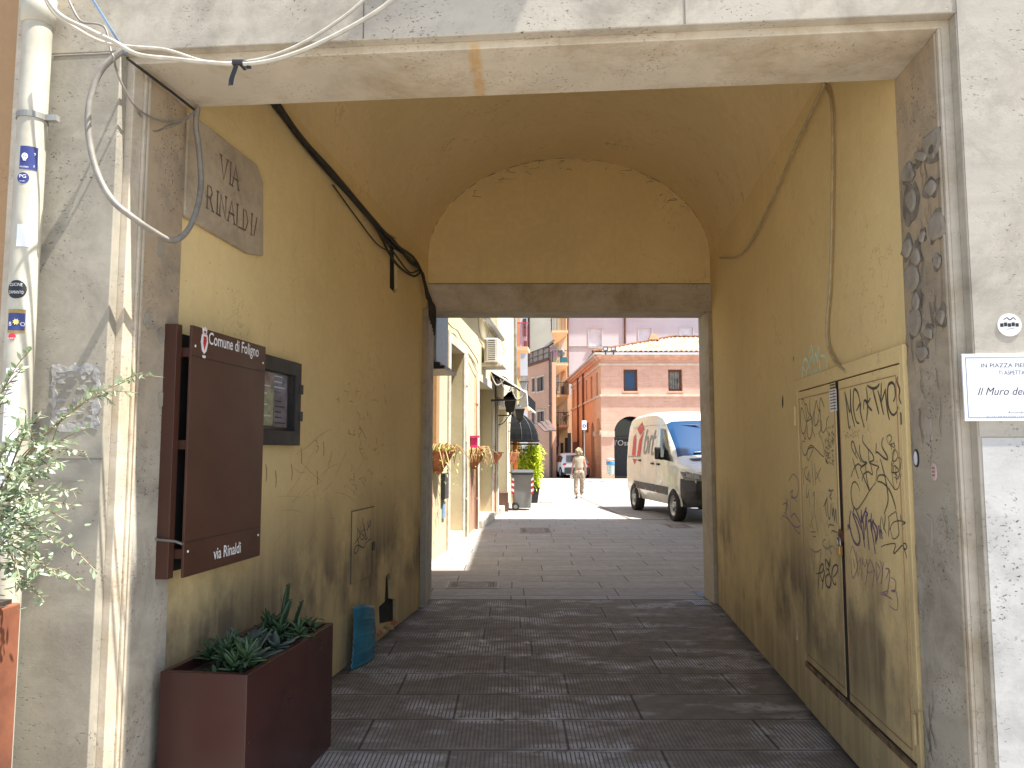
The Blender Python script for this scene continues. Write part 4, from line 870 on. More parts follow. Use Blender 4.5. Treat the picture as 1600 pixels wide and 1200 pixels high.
for kd, s_, d_, k_, lab in plan:
    mb, mat, base = succulent(kd, s_, d_, k_)
    o = obj('cactus' if kd == 2 else 'succulent', mb, mat, None, smooth_=True, loc=base); tag(o, lab, 'cactus' if kd == 2 else 'succulent', 'succulents in the maroon planter')
    if kd in (0, 1): m_ = o.modifiers.new('t', 'SOLIDIFY'); m_.thickness = .006; m_.offset = 0
# ------------------------------------------------------------ bush in the rusty planter at the left edge
YB = 2.30; PX1 = P(30, 1000, YB+.42).x
T = thing('corten_planter', 'tall rust coloured metal planter at the lower left edge', 'planter', (PX1-.35, YB, 0))
mb = MB(); mb.wbox(PX1-.62, PX1, YB, YB+.42, .0, 1.06); obj('box', mb, M['corten'], T, bev=.006)
mb = MB(); mb.wbox(PX1-.60, PX1-.02, YB+.02, YB+.40, 1.06, 1.075); obj('soil', mb, M['soil'], T)
PT = thing('white_pot', 'white rounded pot holding the bush on the rusty planter', 'pot', (PX1-.20, YB+.2, 1.076))
mb = MB(); mb.lathe((PX1-.20, YB+.2, 1.076), [(.12,0),(.17,.02),(.21,.08),(.22,.15),(.215,.17),(.19,.17),(.18,.14)], 28); obj('bowl', mb, M['white'], PT, smooth_=True)
mb = MB(); mb.lathe((PX1-.20, YB+.2, 1.076), [(0,.13),(.185,.13)], 20); obj('soil', mb, M['soil'], PT)
B0_ = V((PX1-.05, YB+.2, 1.2)); stems = MB(); leaves = MB()
tips = [(222,582,2.35),(210,590,2.3),(138,668,2.3),(95,690,2.2),(118,790,2.3),(85,700,2.4),(60,720,2.2),(40,640,2.3),(35,575,2.4),(20,690,2.2),(90,850,2.15),(65,935,2.2),(70,800,2.1),(30,760,2.1),(10,820,2.2),(50,880,2.1),(75,770,2.5),(15,600,2.5),(-30,650,2.3),(-60,700,2.3),(45,660,2.5),(0,740,2.1),(25,930,2.1),(95,905,2.2),(60,760,2.25),(38,800,2.2),(80,730,2.3),(20,860,2.1),(5,700,2.2),(60,690,2.3)]
for (u, v, y) in tips:
    e_ = P(u, v, y); d_ = e_ - B0_; up = V((random.uniform(-.04,.04), random.uniform(-.05,.05), .08*d_.length + .05))
    p = smooth([B0_ + V((random.uniform(-.08,.08), random.uniform(-.06,.06), -.03)), B0_ + d_*.35 + up, B0_ + d_*.7 + up*.8, e_], 9)
    n_ = len(p); stems.tube(p, [.0042*(1-.7*i/n_) for i in range(n_)], 5)
    L = d_.length; cnt = int(8 + L*24)
    subs = [p]
    for _ in range(2):
        i0 = random.randint(n_//3, n_-4); q0 = p[i0]; q2 = q0 + (p[i0+2]-p[i0]).normalized()*random.uniform(.08,.16) + V((random.uniform(-.07,.07), random.uniform(-.06,.06), random.uniform(-.08,.05)))
        q_ = smooth([q0, (q0+q2)/2 + V((0,0,.015)), q2], 5); stems.tube(q_, .0016, 4); subs.append(q_)
    for si, sp in enumerate(subs):
        m_ = len(sp); k = (cnt if si == 0 else 12)
        for j in range(k):
            f = (j+.5)/k; f = .22 + .78*f if si == 0 else f
            x = f*(m_-1); i = min(int(x), m_-2); c = sp[i].lerp(sp[i+1], x-i); tn = (sp[i+1]-sp[i]).normalized()
            th = random.uniform(0, 6.28) ; sd = tn.orthogonal().normalized(); sd = (Matrix.Rotation(th, 3, tn) @ sd)
            leaves.leaf(c, (sd + tn*.7).normalized(), V((random.uniform(-.6,.6), random.uniform(-.6,.6), 1)), random.uniform(.018,.032), random.uniform(.010,.015), .12, 3)
for _ in range(560):
    c = P(random.gauss(28, 32), random.gauss(820, 55), random.uniform(2.15, 2.6)); th = random.uniform(0, 6.28)
    leaves.leaf(c, V((math.cos(th), math.sin(th), random.uniform(-.4,.8))), V((random.uniform(-.6,.6), random.uniform(-.6,.6), 1)), random.uniform(.018,.03), .014, .12, 3)
T = thing('bush', 'silvery small leaved bush spreading from a white pot at the left edge', 'bush', B0_)
obj('stem', stems, M['twig'], T, smooth_=True); obj('foliage', leaves, M['bushleaf'], T)
# ------------------------------------------------------------ drains and covers
def gratemat(): return M['dkmetal']
T = thing('drain_grate', 'small dark iron drain grate at the far right end of the passage floor', 'drain', G(1096, 942))
g0 = G(1080, 938.5, .004); g1 = G(1112, 946, .004); x0, x1, y1, y0 = g0.x, g1.x, g0.y-.05, g1.y
mb = MB(); mb.wbox(x0, x1, y0, y1, .0045, .0055); obj('pit', mb, M['shade_and_soot'], T)
mb = MB()
for k in range(7): xx = lrp(x0, x1, k/6); mb.wbox(xx-.008, xx+.008, y0, y1, .006, .009)
obj('bar', mb, M['galv'], T)
def cover(u0, v0, u1, v1, lab, mat=None):
    a = G((u0+u1)/2, v1); b = G((u0+u1)/2, v0); xl = G(u0, (v0+v1)/2).x; xr = G(u1, (v0+v1)/2).x
    T = thing('manhole_cover', lab, 'manhole cover', ((xl+xr)/2, (a.y+b.y)/2, 0))
    mb = MB(); ring_box(Fr((0,0,0),(1,0,0),(0,1,0)), xl, xr, a.y, b.y, .001, .006, .02, mb); obj('rim', mb, M['galv'], T)
    mb = MB(); mb.wbox(xl+.025, xr-.025, a.y+.025, b.y-.025, .001, .005); obj('plate', mb, mat or M['pave_out2'], T)
    mb = MB(); w_ = (xr-xl)
    for k in range(4): mb.wbox(xl+w_*(.1+.03*k), xl+w_*(.11+.03*k), a.y+.1, b.y-.1, .0052, .0058); mb.wbox(xr-w_*(.11+.03*k), xr-w_*(.1+.03*k), a.y+.1, b.y-.1, .0052, .0058)
    obj('slot', mb, M['shade_and_soot'], T)
M['pave_out2'] = basic('iron_cover_with_stone', (.24, .20, .17), .2, 8, rough=.7, bump=.4)
cover(698, 908.5, 780, 919.5, 'long rectangular cover just beyond the passage on the left', M['pave_out2'])
cover(811, 825, 862, 833, 'rectangular iron cover in the shaded middle of the street')
cover(1040, 819, 1078, 825, 'cover in the paving just below the parked van')
cover(842, 784, 864, 786.5, 'thin cover in the sunny paving near the bin')
cover(922, 774, 957, 780, 'yellowish cover to the right of the walking woman', basic('yellowish_plate', (.50,.42,.26), .15))
cover(918, 751, 945, 754, 'distant cover in the sunny square behind the woman')
mb = MB(); mb.box(Fr((0,0,0),(1,0,0),(0,1,0)), 2.05, 2.14, .004, .006, 8.55, 8.9) ; tag(obj('drain_slot', mb, M['dkmetal']), 'dark drain slot at the foot of the far right jamb outside', 'drain')
# gutter line across the street
A = G(843, 748.5, .004); B = G(986, 812, .004); d_ = (B-A); nrm = V((-d_.y, d_.x, 0)).normalized()*.035
mb = MB(); mb.quad(A-nrm, A+nrm, B+nrm, B-nrm); C2 = G(1108, 811, .0045); n2 = V((0, .04, 0)); mb.quad(B-n2, B+n2, C2+n2, C2-n2); struct('gutter_channel', mb, M['joint'])
mb = MB(); a = G(838, 742.8, .008); b = G(900, 742.8, .008); mb.quad(V((1.5,49.2,.012)), V((6.5,49.2,.012)), V((7.5,90,.012)), V((-1,90,.012))); struct('dark_far_road', mb, basic('dark_road_surface', (.07,.07,.072), .2, 3, rough=.9, bump=.3))  # dark sheet over the far end of the street
# ------------------------------------------------------------ left building of the lane
M['cream'] = plaster('lane_cream_plaster', (.68, .59, .38), (.52, .36, .24), .8, .3, .4, .8)  # even cream base colour for the lane walls
M['cream_stone'] = travertine('door_surround_stone', (.66, .62, .54), (.36, .33, .27), .4)
LB = thing('cream_lane_house', 'cream plastered lane house with stone doorways on the left beyond the archway', 'house', LW(0, 0))
def lst(u, v, d=0): return LW.st(u, v, d)
n1 = (lst(702, 600)[0], lst(723, 600)[0], lst(723, 553)[1]); n2_ = (lst(747, 600)[0], lst(768, 600)[0], lst(768, 609)[1]); n3 = (lst(777.5, 600)[0], lst(791, 600)[0], lst(791, 640)[1])
END1, END2 = 11.3, 16.3
outl = [(.2, 0)]
for (a, b, h) in (n1, n2_): outl += [(a, 0), (a, h), (b, h), (b, 0)]
outl += [(END1, 0), (END1, 4.6), (.2, 4.6)]
mb = MB(); mb.prism(LW, outl, [], -.32, 0); mb.box(LW, .25, END1, 0, 4.5, -.6, -.325); obj('wall', mb, M['cream'], LB)
o3 = [(END1+.002, 0), (n3[0], 0), (n3[0], n3[2]), (n3[1], n3[2]), (n3[1], 0), (END2, 0), (END2, 9), (END1+.002, 9)] if n3[0] > END1+.01 else [(END1+.002,0),(END2,0),(END2,9),(END1+.002,9)]
mb = MB(); mb.prism(LW, o3, [], -.32, -.001); mb.box(LW, END1+.01, END2-.01, 0, 8.9, -.6, -.325); obj('taller_wall', mb, M['cream'], LB)
for (a, b, h) in (n1, n2_, n3):
    mb = MB(); w_ = .17; mb.prism(LW, [(a-w_, 0), (a, 0), (a, h), (b, h), (b, 0), (b+w_, 0), (b+w_, h+w_), (a-w_, h+w_)], [], .002, .035); obj('door_surround', mb, M['cream_stone'], LB, bev=.008)
    mb = MB(); mb.box(LW, a+.01, b-.01, 0, .16, -.30, .10 if h != n1[2] else .03); obj('doorstep', mb, M['cream_stone'], LB, bev=.01)
    mb = MB(); mb.box(LW, a+.004, b-.004, .165, h-.004, -.315, -.29); dd = obj('door', mb, M['galv'], LB)
    mb = MB(); mb.box(LW, b-.14, b-.10, .165, h-.01, -.288, -.26); mb.box(LW, a+.1, b-.14, h*.62, h*.64, -.288, -.27); obj('door_rail', mb, M['cream_stone'], dd)
# eaves with gutter
mb = MB(); mb.add([LW(.2,4.5,-.6), LW(END1,4.5,-.6), LW(END1,4.47,.08), LW(.2,4.47,.08), LW(.2,4.9,-.6), LW(END1,4.9,-.6), LW(END1,4.53,.08), LW(.2,4.53,.08)], [(0,1,2,3),(4,5,6,7),(0,1,5,4),(3,2,6,7),(1,2,6,5),(0,3,7,4)]); obj('eaves', mb, M['cream_stone'], LB)
mb = MB(); mb.tube([LW(.2,4.50,.14), LW(END1,4.47,.14)], .06, 10); obj('gutter', mb, M['galv'], LB, smooth_=True)
# patch of old pinkish paint low on the wall
M['pinkish'] = plaster('faded_pink_plaster', (.50, .30, .20), (.36, .22, .15), .5, .3, .5, .5)
mb = MB(); 
for (u0, u1, v0) in ((668, 676, 745), (733, 744, 735), (770, 775, 740)):
    a, b = lst(u0, 760)[0], lst(u1, 760)[0]; h = lst(u0, v0)[1]
    mb.prism(LW, ragged(max(a, .3), b, .04, min(h, 1.25), 7, .02), [], 0, .003)
each('peeling_paint', mb, M['pinkish'], LB)
mb = MB(); a = lst(676, 600)[0]; b = lst(681, 600)[0]; mb.box(LW, a, b, 1.62, 3.1, .0, .06); mb.box(LW, a-.03, b+.03, 3.1, 3.16, .0, .10)
obj('shutter', mb, M['tan'], LB)
def wallpipe(u, v0, v1, r, mat, lab, off=.05):
    s_, t0 = lst(u, v0, off); t1 = lst(u, v1, off)[1]
    T = thing('wall_pipe', lab, 'pipe', LW(s_, t1, off), 'pipes on the lane house'); mb = MB(); mb.tube([LW(s_, max(t1, .03), off), LW(s_, t0, off)], r, 10); obj('pipe', mb, mat, T, smooth_=True)
    mb = MB()
    for k in range(3):
        t_ = lrp(max(t1, 0), t0, .2+.3*k); mb.tube([LW(s_, t_-.012, off), LW(s_, t_+.012, off)], r*1.35, 10); 
    obj('clip', mb, mat, T)
wallpipe(729.5, 545, 838, .022, M['cream_stone'], 'thin pale pipe beside the first doorway of the lane house')
wallpipe(745.5, 583, 828, .028, M['pinkish'], 'brownish pipe left of the second doorway of the lane house')
wallpipe(774.5, 590, 808, .018, M['galv'], 'thin grey conduit right of the second doorway')
s_, _ = lst(805, 600, .12); T = thing('wall_pipe', 'grey downpipe with orange lower half at the end of the lane house', 'pipe', LW(s_, 0, .12), 'pipes on the lane house')
mb = MB(); mb.tube([LW(s_, 2.2, .12), LW(s_, 8.5, .12)], .055, 10); obj('upper_pipe', mb, M['galv'], T, smooth_=True)
mb = MB(); mb.tube([LW(s_, 0, .12), LW(s_, 2.2, .12)], .075, 10); M['orange'] = basic('orange_paint', (.75,.24,.05), .08); obj('lower_pipe', mb, M['orange'], T, smooth_=True)
# wires over the lane house
for i, (pts, lab) in enumerate((([(697,500),(706,511),(715,517),(722,530),(731,540),(744,560),(747,568)], 'upper wire sagging over the lane house wall'), ([(728,557),(735,560),(742,575),(747,583)], 'short wire looping beside the second doorway'),
        ([(747,498),(750,520),(757,533)], 'wire hanging above the slatted air conditioner'), ([(757,498),(765,525)], 'wire running down right of the slatted air conditioner'), ([(775,500),(783,530),(788,548),(792,540)], 'looped wire below the eaves of the lane house'))):
    cable('wall_wire', [LW(*lst(u, v, .04), .04) for u, v in pts], .012 if i == 0 else .009, M['cab_tan'], lab, 'wire', group='wires on the lane house')
# air conditioners
def aircon(org, ax_out, ax_al, w_out, w_al, h, lab, slats):
    F_ = Fr(org, ax_out, -V(ax_al)); T = thing('air_conditioner', lab, 'air conditioner', org, 'air conditioners on the lane house')
    mb = MB(); mb.box(F_, 0, w_out, 0, h, -w_al, 0); obj('casing', mb, M['white'] if slats else M['galv'], T, bev=.015)
    mb = MB(); n_ = 11
    if slats:
        mb.box(F_, w_out*.28, w_out*.80, h*.06, h*.94, 0, .002); g_ = obj('grille', mb, M['shade_and_soot'], T); mb = MB()
        for k in range(n_+1): t_ = h*(.06+.88*k/n_); mb.box(F_, w_out*.28, w_out*.80, t_-.010, t_+.010, .002, .012)
        obj('slat', mb, M['white'], g_)
        mb = MB(); mb.box(F_, w_out*.02, w_out*.16, h*.06, h*.94, 0, .006); obj('side_panel', mb, M['galv'], T)
    else:
        for k in range(16): t_ = h*(.1+.8*k/15); mb.box(F_, w_out*.2, w_out*.72, t_-.006, t_+.006, 0, .004)
        obj('slat', mb, M['dkmetal'], T)
        mb = MB(); mb.box(F_, w_out-.03, w_out+.012, .01, h, -w_al+.01, -.005); obj('front_panel', mb, M['cab_blue'], T)
    mb = MB(); mb.box(F_, -.14, w_out+.12, -.09, -.05, -w_al, -.02 if slats else 0.03); mb.box(F_, -.14, w_out+.05, -.049, -.001, -.10, -.05); mb.box(F_, -.14, w_out+.05, -.049, -.001, -w_al+.05, -w_al+.10); obj('bracket', mb, M['cream_stone'] if slats else M['dkmetal'], T)
p_ = P(756.5, 566, 16.6); aircon(p_, LW.n, LW.x, .30, .75, .53, 'white slatted air conditioner on brackets above the second doorway', True)
p_ = LW(.62, P(690, 566, 9.05).z, .06); aircon(p_, LW.n, LW.x, .42, .8, .75, 'dark ribbed air conditioner hanging just beyond the left jamb', False)
# half round terracotta wall pots with trailing stems
def wallpot(u, vr, r, lab, dry, fresh, flower=False):
    s_, t_ = lst(u, vr); t_ = P(u, vr, LW(s_, 0).y).z; c = LW(s_, t_)
    T = thing('wall_pot', lab, 'flower pot', LW(s_, t_-r*1.1), 'terracotta pots on the lane house wall')
    mb = MB(); ax = (LW.x, LW.n, V((0,0,1)))
    mb.lathe(c, [(0,-r*1.15),(r*.30,-r*1.12),(r*.42,-r*.95),(r*.40,-r*.9),(r*.62,-r*.62),(r*.80,-r*.30),(r*.84,-r*.10),(r*.97,-r*.08),(r*1.0,0),(r*.93,.0),(r*.88,-r*.06)], 16, 0, math.pi, ax); obj('bowl', mb, M['terra'], T, smooth_=True)
    mb = MB(); mb.lathe(c, [(0,-.03),(r*.86,-.03)], 14, 0, math.pi, ax); obj('soil', mb, M['soil'], T)
    if dry:
        mb = MB()
        for k in range(dry):
            a = math.pi*random.random(); rr = r*random.uniform(.2,.9); b = c + LW.x*math.cos(a)*rr + LW.n*math.sin(a)*rr
            o_ = (LW.x*math.cos(a)+LW.n*math.sin(a)); e1 = b + o_*(r*random.uniform(.2,.6)) + V((0,0,random.uniform(.02,.12))); e2 = e1 + o_*random.uniform(.0,.12) + V((random.uniform(-.08,.08), random.uniform(-.08,.08), -random.uniform(.08,.34)))
            mb.tube(smooth([b, e1, e2], 4), [.011,.010,.009,.008,.007,.006,.006,.005,.004], 4)
        obj('dry_stem', mb, M['drystem'], T)
    if fresh:
        mb = MB()
        for k in range(fresh):
            a = math.pi*random.random(); rr = r*random.uniform(.1,1.1); b = c + LW.x*math.cos(a)*rr + LW.n*math.sin(a)*rr
            mb.leaf(b, V((random.uniform(-1,1), random.uniform(-1,1), random.uniform(.2,1.6))), V((0,0,1)), random.uniform(.05,.13), .02, .2, 3)
        for k in range(fresh//2):
            a = math.pi*random.random(); rr = r*random.uniform(1.0,1.35); b = c + LW.x*math.cos(a)*rr + LW.n*math.sin(a)*rr - V((0,0,random.uniform(0,.5)))
            mb.leaf(b, V((random.uniform(-1,1), random.uniform(-1,1), random.uniform(-1.6,.2))), V((0,0,1)), random.uniform(.04,.08), .02, .2, 3)
        obj('shoot', mb, M['freshstem'], T)
    return c
wallpot(680, 704, .31, 'nearest terracotta wall pot with trailing dry and green stems', 34, 110)
cp = wallpot(737, 706, .30, 'terracotta wall pot tangled in dry stems with a pink box behind', 60, 40)
wallpot(771, 706.5, .26, 'bare terracotta wall pot without any stems', 0, 0)
wallpot(797.5, 707, .30, 'farthest terracotta wall pot beside the orange pipe', 14, 10)
mb = MB(); c = P(742, 700, 15.1); mb.wbox(c.x-.08, c.x+.05, 15.0, 15.15, c.z, c.z+.20); mb.wbox(c.x-.11, c.x+.09, 14.98, 15.17, c.z+.205, c.z+.24); tag(obj('lantern_box', mb, basic('magenta_plastic', (.62,.03,.18), .08)), 'small magenta box standing in the second wall pot', 'box')
mb = MB(); s_, t_ = lst(690, 770); mb.box(LW, s_-.1, s_+.25, .85, 1.25, .0, .07); T = obj('mailbox', mb, M['dkmetal'], bev=.01); tag(T, 'dark meter box on the wall under the nearest pot', 'box')
mb = MB(); mb.box(LW, s_+.0, s_+.2, .55, .80, .0, .03); tag(obj('blue_sign', mb, M['cab_blue']), 'small blue house sign under the nearest wall pot', 'sign')
# shop awning seen from its end, lanterns, dome awning
M['awn'] = basic('black_canvas', (.010,.011,.012), .15, 6, rough=.95, spec=.1, bump=.1)
a_s, b_s = 9.9, 13.0
T = thing('shop_awning', 'sloping black shop awning with white edge above the third doorway', 'awning', LW(a_s, 3.0))
hi, lo, pr_ = P(779, 586, 19).z, P(826, 622, 19).z, .86
mb = MB(); prof = [(0, hi), (.35, hi-.12), (.62, lrp(hi, lo, .62)), (pr_, lo+.05)]; vs = []
for s_ in (a_s, b_s):
    for d_, z_ in prof: vs.append(LW(s_, z_, d_))
mb.add(vs, [(k, k+1, k+5, k+4) for k in range(3)]); o = obj('canvas', mb, M['awn'], T); o.modifiers.new('t', 'SOLIDIFY').thickness = .03
mb = MB(); 
for d_, z_, d2, z2 in ((0.02, hi+.02, pr_, lo+.06), (pr_, lo+.06, pr_+.02, lo-.22)): mb.tube([LW(a_s-.02, z_, d_), LW(a_s-.02, z2, d2)], .022, 6)
for k in range(3): mb.tube(smooth([LW(a_s-.02, lrp(hi, lo, k*.3), .0+.24*k), LW(a_s-.02, lrp(hi, lo, k*.3+.2)-.2, .15+.24*k), LW(a_s-.02, lrp(hi, lo, k*.3+.3)-.02, .34+.24*k)], 5), .014, 5)
obj('white_trim', mb, M['white'], T)
mb = MB(); mb.box(LW, a_s, b_s, lo-.22, lo+.04, pr_, pr_+.02); obj('valance', mb, M['awn'], T); mb = MB(); mb.box(LW, a_s, b_s, lo-.27, lo-.225, pr_, pr_+.022); mb.box(LW, a_s-.012, a_s-.002, lo-.27, lo+.12, pr_-.16, pr_+.02); obj('valance_edge', mb, M['white'], T)
mb = MB(); mb.tube([LW(a_s+.1, lo-.1, 0), LW(a_s+.1, lo-.08, pr_-.1)], .025, 6); obj('folding_arm', mb, M['dkmetal'], T)
def lantern(c, k, bracket_s, lab):
    T = thing('wall_lantern', lab, 'lantern', c, 'black wall lanterns'); c = V(c)
    sq = lambda r, z: [c + V((r*sx, r*sy, z)) for sx, sy in ((-1,-1),(1,-1),(1,1),(-1,1))]
    def shell(levels):
        mb = MB(); vs = [p for r, z in levels for p in sq(r*k, z*k)]
        mb.add(vs, [(4*i+j, 4*i+(j+1) % 4, 4*i+4+(j+1) % 4, 4*i+4+j) for i in range(len(levels)-1) for j in range(4)]); return mb
    obj('roof', shell([(.17,.33),(.165,.36),(.07,.46),(.06,.50),(.015,.56),(.01,.62)]), M['dkmetal'], T)
    obj('glass', shell([(.085,.0),(.138,.32)]), basic('lantern_glass', (.05,.045,.04), .1, rough=.2, bump=0), T)
    mb = MB()
    for sx, sy in ((-1,-1),(1,-1),(1,1),(-1,1)): mb.tube([c+V((.09*sx,.09*sy,0))*k, c+V((.145*sx,.145*sy,.33))*k], .012*k, 5)
    mb2 = shell([(.0,-.10),(.03,-.08),(.035,-.03),(.095,-.01),(.095,.02)]); mb.add(mb2.v, mb2.f); obj('frame', mb, M['dkmetal'], T)
    b = c + V((0,0,-.1*k)); wl_ = LW.o + LW.x*((b-LW.o).dot(LW.x)) ; wl_.z = b.z
    mb = MB(); mb.tube([wl_ , b], .016, 6); mb.tube(smooth([wl_-V((0,0,.25)), wl_+LW.n*.15-V((0,0,.2)), wl_+LW.n*.3-V((0,0,.02))], 5), .012, 5); obj('bracket', mb, M['dkmetal'], T)
c = P(797, 643, 19.6); lantern(c, 1.0, 0, 'nearer black wall lantern beneath the sloping awning')
c = P(812, 656, 22.5); lantern(c, .88, 0, 'farther black wall lantern beside the dome awning')
c0 = LW(15.6, P(808, 688, 24).z, .0); T = thing('dome_awning', 'black quarter dome awning over the bamboo on the left', 'awning', c0)
mb = MB(); NA, NB_ = 14, 8; vs = []; A = V(c0); rad = .80
for i in range(NA+1):
    th = math.pi*i/NA
    for j in range(NB_+1):
        ph = math.pi/2*j/NB_; vs.append(A + LW.n*(.98*rad*math.cos(ph)*1.0*math.sin(math.pi/2)) * 1.0 if False else A + LW.n*(rad*math.cos(ph)*math.sin(th)) + LW.x*(1.1*math.cos(th)*math.cos(ph)*rad) + V((0,0,rad*1.08*math.sin(ph))))
mb.add(vs, [(i*(NB_+1)+j, i*(NB_+1)+j+1, (i+1)*(NB_+1)+j+1, (i+1)*(NB_+1)+j) for i in range(NA) for j in range(NB_)]); o = obj('canopy', mb, M['awn'], T); o.modifiers.new('t', 'SOLIDIFY').thickness = .02
mb = MB()
for i in range(0, NA+1, 2): mb.tube([vs[i*(NB_+1)+j] + (vs[i*(NB_+1)+j]-A)*.01 for j in range(NB_+1)], .010, 5)
obj('rib', mb, M['plastic'], T); mb = MB(); mb.tube([A+(vs[i*(NB_+1)]-A)*1.01 + V((0,0,-.02)) for i in range(NA+1)], .028, 6); mb.tube([A+(vs[i*(NB_+1)]-A)*1.0 + V((0,0,-.12)) for i in range(NA+1)], .02, 6); obj('hem', mb, M['awn'], T)
mb = MB(); g_ = P(787, 799, 20.6); mb.wbox(g_.x-.12, g_.x+.12, 20.6, 20.9, 0, .50); tag(obj('planter_box', mb, basic('brown_box_paint', (.12,.06,.045), .15), bev=.01), 'narrow brown box standing by the lane house wall near the bin', 'box')
# ------------------------------------------------------------ wheelie bin
BY = 21.0; bl, br = P(801, 797, BY).x, P(832, 797, BY).x; bw = br-bl; cx = (bl+br)/2
T = thing('wheelie_bin', 'grey wheelie bin with red and white stripes by the lane house', 'bin', (cx, BY+.35, 0))
def taper(x0, x1, y0, y1, z0, X0, X1, Y0, Y1, z1, m=None):
    m = m or MB(); vs = [V((x0,y0,z0)),V((x1,y0,z0)),V((x1,y1,z0)),V((x0,y1,z0)),V((X0,Y0,z1)),V((X1,Y0,z1)),V((X1,Y1,z1)),V((X0,Y1,z1))]
    return m.add(vs, [(0,3,2,1),(4,5,6,7),(0,1,5,4),(1,2,6,5),(2,3,7,6),(3,0,4,7)])
M['bingrey'] = basic('bin_grey', (.23,.24,.245), .05, 4, rough=.5, bump=.05)
obj('body', taper(cx-.23, cx+.23, BY+.06, BY+.55, .06, cx-.30, cx+.30, BY, BY+.68, .98), M['bingrey'], T, bev=.03)
mb = MB(); taper(cx-.32, cx+.32, BY-.03, BY+.70, .98, cx-.33, cx+.33, BY-.04, BY+.72, 1.02, mb); taper(cx-.31, cx+.31, BY-.02, BY+.70, 1.021, cx-.27, cx+.27, BY+.05, BY+.65, 1.09, mb); obj('lid', mb, M['plastic'], T, bev=.01)
mb = MB(); mb.tube([V((cx-.36,BY+.72,1.0)), V((cx-.30,BY+.74,1.02)), V((cx+.30,BY+.74,1.02))], .02, 8); obj('handle', mb, M['plastic'], T)
for sx in (-1, 1):
    mb = MB(); 
    mb.lathe((cx+sx*.24-.03, BY+.12 if sx<0 else BY+.5, .10), [(.0,0),(.10,.0),(.10,.05),(0,.05)], 16, ax=(V((0,1,0)), V((0,0,1)), V((1,0,0)))) if False else mb.lathe((cx-.19 if sx<0 else cx-.19, BY-.02 if sx<0 else BY+.60, .105), [(0,-.03),(.10,-.03),(.10,.03),(0,.03)], 18, ax=(V((1,0,0)), V((0,0,1)), V((0,1,0)))); w_ = obj('wheel', mb, M['rubber'], T)
    mb = MB(); mb.lathe((cx-.19, BY-.052 if sx<0 else BY+.64, .105), [(0,0),(.055,0),(.055,-.004),(0,-.004)], 14, ax=(V((1,0,0)), V((0,0,1)), V((0,1,0)))); obj('hub', mb, M['bingrey'], w_)
FBn = Fr((cx, BY-.006, 0), (1,0,0), (0,-1,0))
for sx in (-1, 1):
    mb = MB(); mb2 = MB(); x0 = sx*.265-.035
    for k in range(6):
        z0 = .42+k*.075; pts = [(x0, z0+(.03 if sx<0 else 0)), (x0+.07, z0+(0 if sx<0 else .03)), (x0+.07, z0+.072+(0 if sx<0 else .03)), (x0, z0+.072+(.03 if sx<0 else 0))]
        (mb if k % 2 else mb2).prism(FBn, pts, [], -.01, .008)
    obj('reflective_stripe', mb, M['white'], T); obj('reflective_stripe', mb2, M['red'], T)
# bamboo plant in a planter
T = thing('bamboo_plant', 'bright yellow green bamboo clump behind the wheelie bin', 'plant', P(822, 735, 24.5) * 1)
T.location = (P(822,735,24.2).x, 24.2, 0); mb = MB(); taper(T.location.x-.45, T.location.x+.35, 24.0, 24.5, 0, T.location.x-.52, T.location.x+.42, 23.98, 24.52, .5, mb); obj('planter', mb, M['dkmetal'], T)
mb = MB(); ml = MB()
for k in range(20):
    b = V((T.location.x+random.uniform(-.36,.34), 24.25+random.uniform(-.18,.18), .45)); e_ = b + V((random.uniform(-.12,.15), random.uniform(-.1,.1), random.uniform(1.0,1.45))); mb.tube([b, (b+e_)/2+V((.02,0,0)), e_], .012, 5)
    for j in range(150):
        f = random.random()**.8; c = b.lerp(e_, f) + V((random.uniform(-.12,.12), random.uniform(-.12,.12), 0)); th = random.uniform(0, 6.28)
        ml.leaf(c, V((math.cos(th), math.sin(th), random.uniform(-.5,.7))), V((0,0,1)), random.uniform(.12,.24), .048, .1, 3, droop=.4)
obj('cane', mb, M['freshstem'], T); obj('foliage', ml, M['bamboo'], T)
# ------------------------------------------------------------ far buildings
def wins(fr, rects, depth, name, glassmat, parent, framemat=None, fw=.06, sill=None):
    for (a, b, t0, t1) in rects:
        f = MB(); f.prism(fr, [(a,t0),(b,t0),(b,t1),(a,t1)], [[(a+fw,t0+fw),(b-fw,t0+fw),(b-fw,t1-fw),(a+fw,t1-fw)]], -depth, -depth+.05); w_ = obj('window', f, framemat or M['dkmetal'], parent)
        g_ = MB(); g_.box(fr, a+fw, b-fw, t0+fw, t1-fw, -depth-.03, -depth); obj('pane', g_, glassmat, w_)
        if sill: s_ = MB(); s_.box(fr, a-.06, b+.06, t0-.10, t0-.002, -.02, .07); obj('sill', s_, sill, w_)
def R4(fr, u0, v0, u1, v1):
    a = fr.st(u0, v1); b = fr.st(u1, v0); return (min(a[0], b[0]), max(a[0], b[0]), min(a[1], b[1]), max(a[1], b[1]))
def hole_(r): a, b, t0, t1 = r; return [(a,t0),(b,t0),(b,t1),(a,t1)]
def arch(a, b, t0, ts, n=12):
    r = (b-a)/2; c = (a+b)/2; return [(a, t0), (b, t0)] + [(c + r*math.cos(math.pi*k/n), ts + r*math.sin(math.pi*k/n)) for k in range(n+1)]
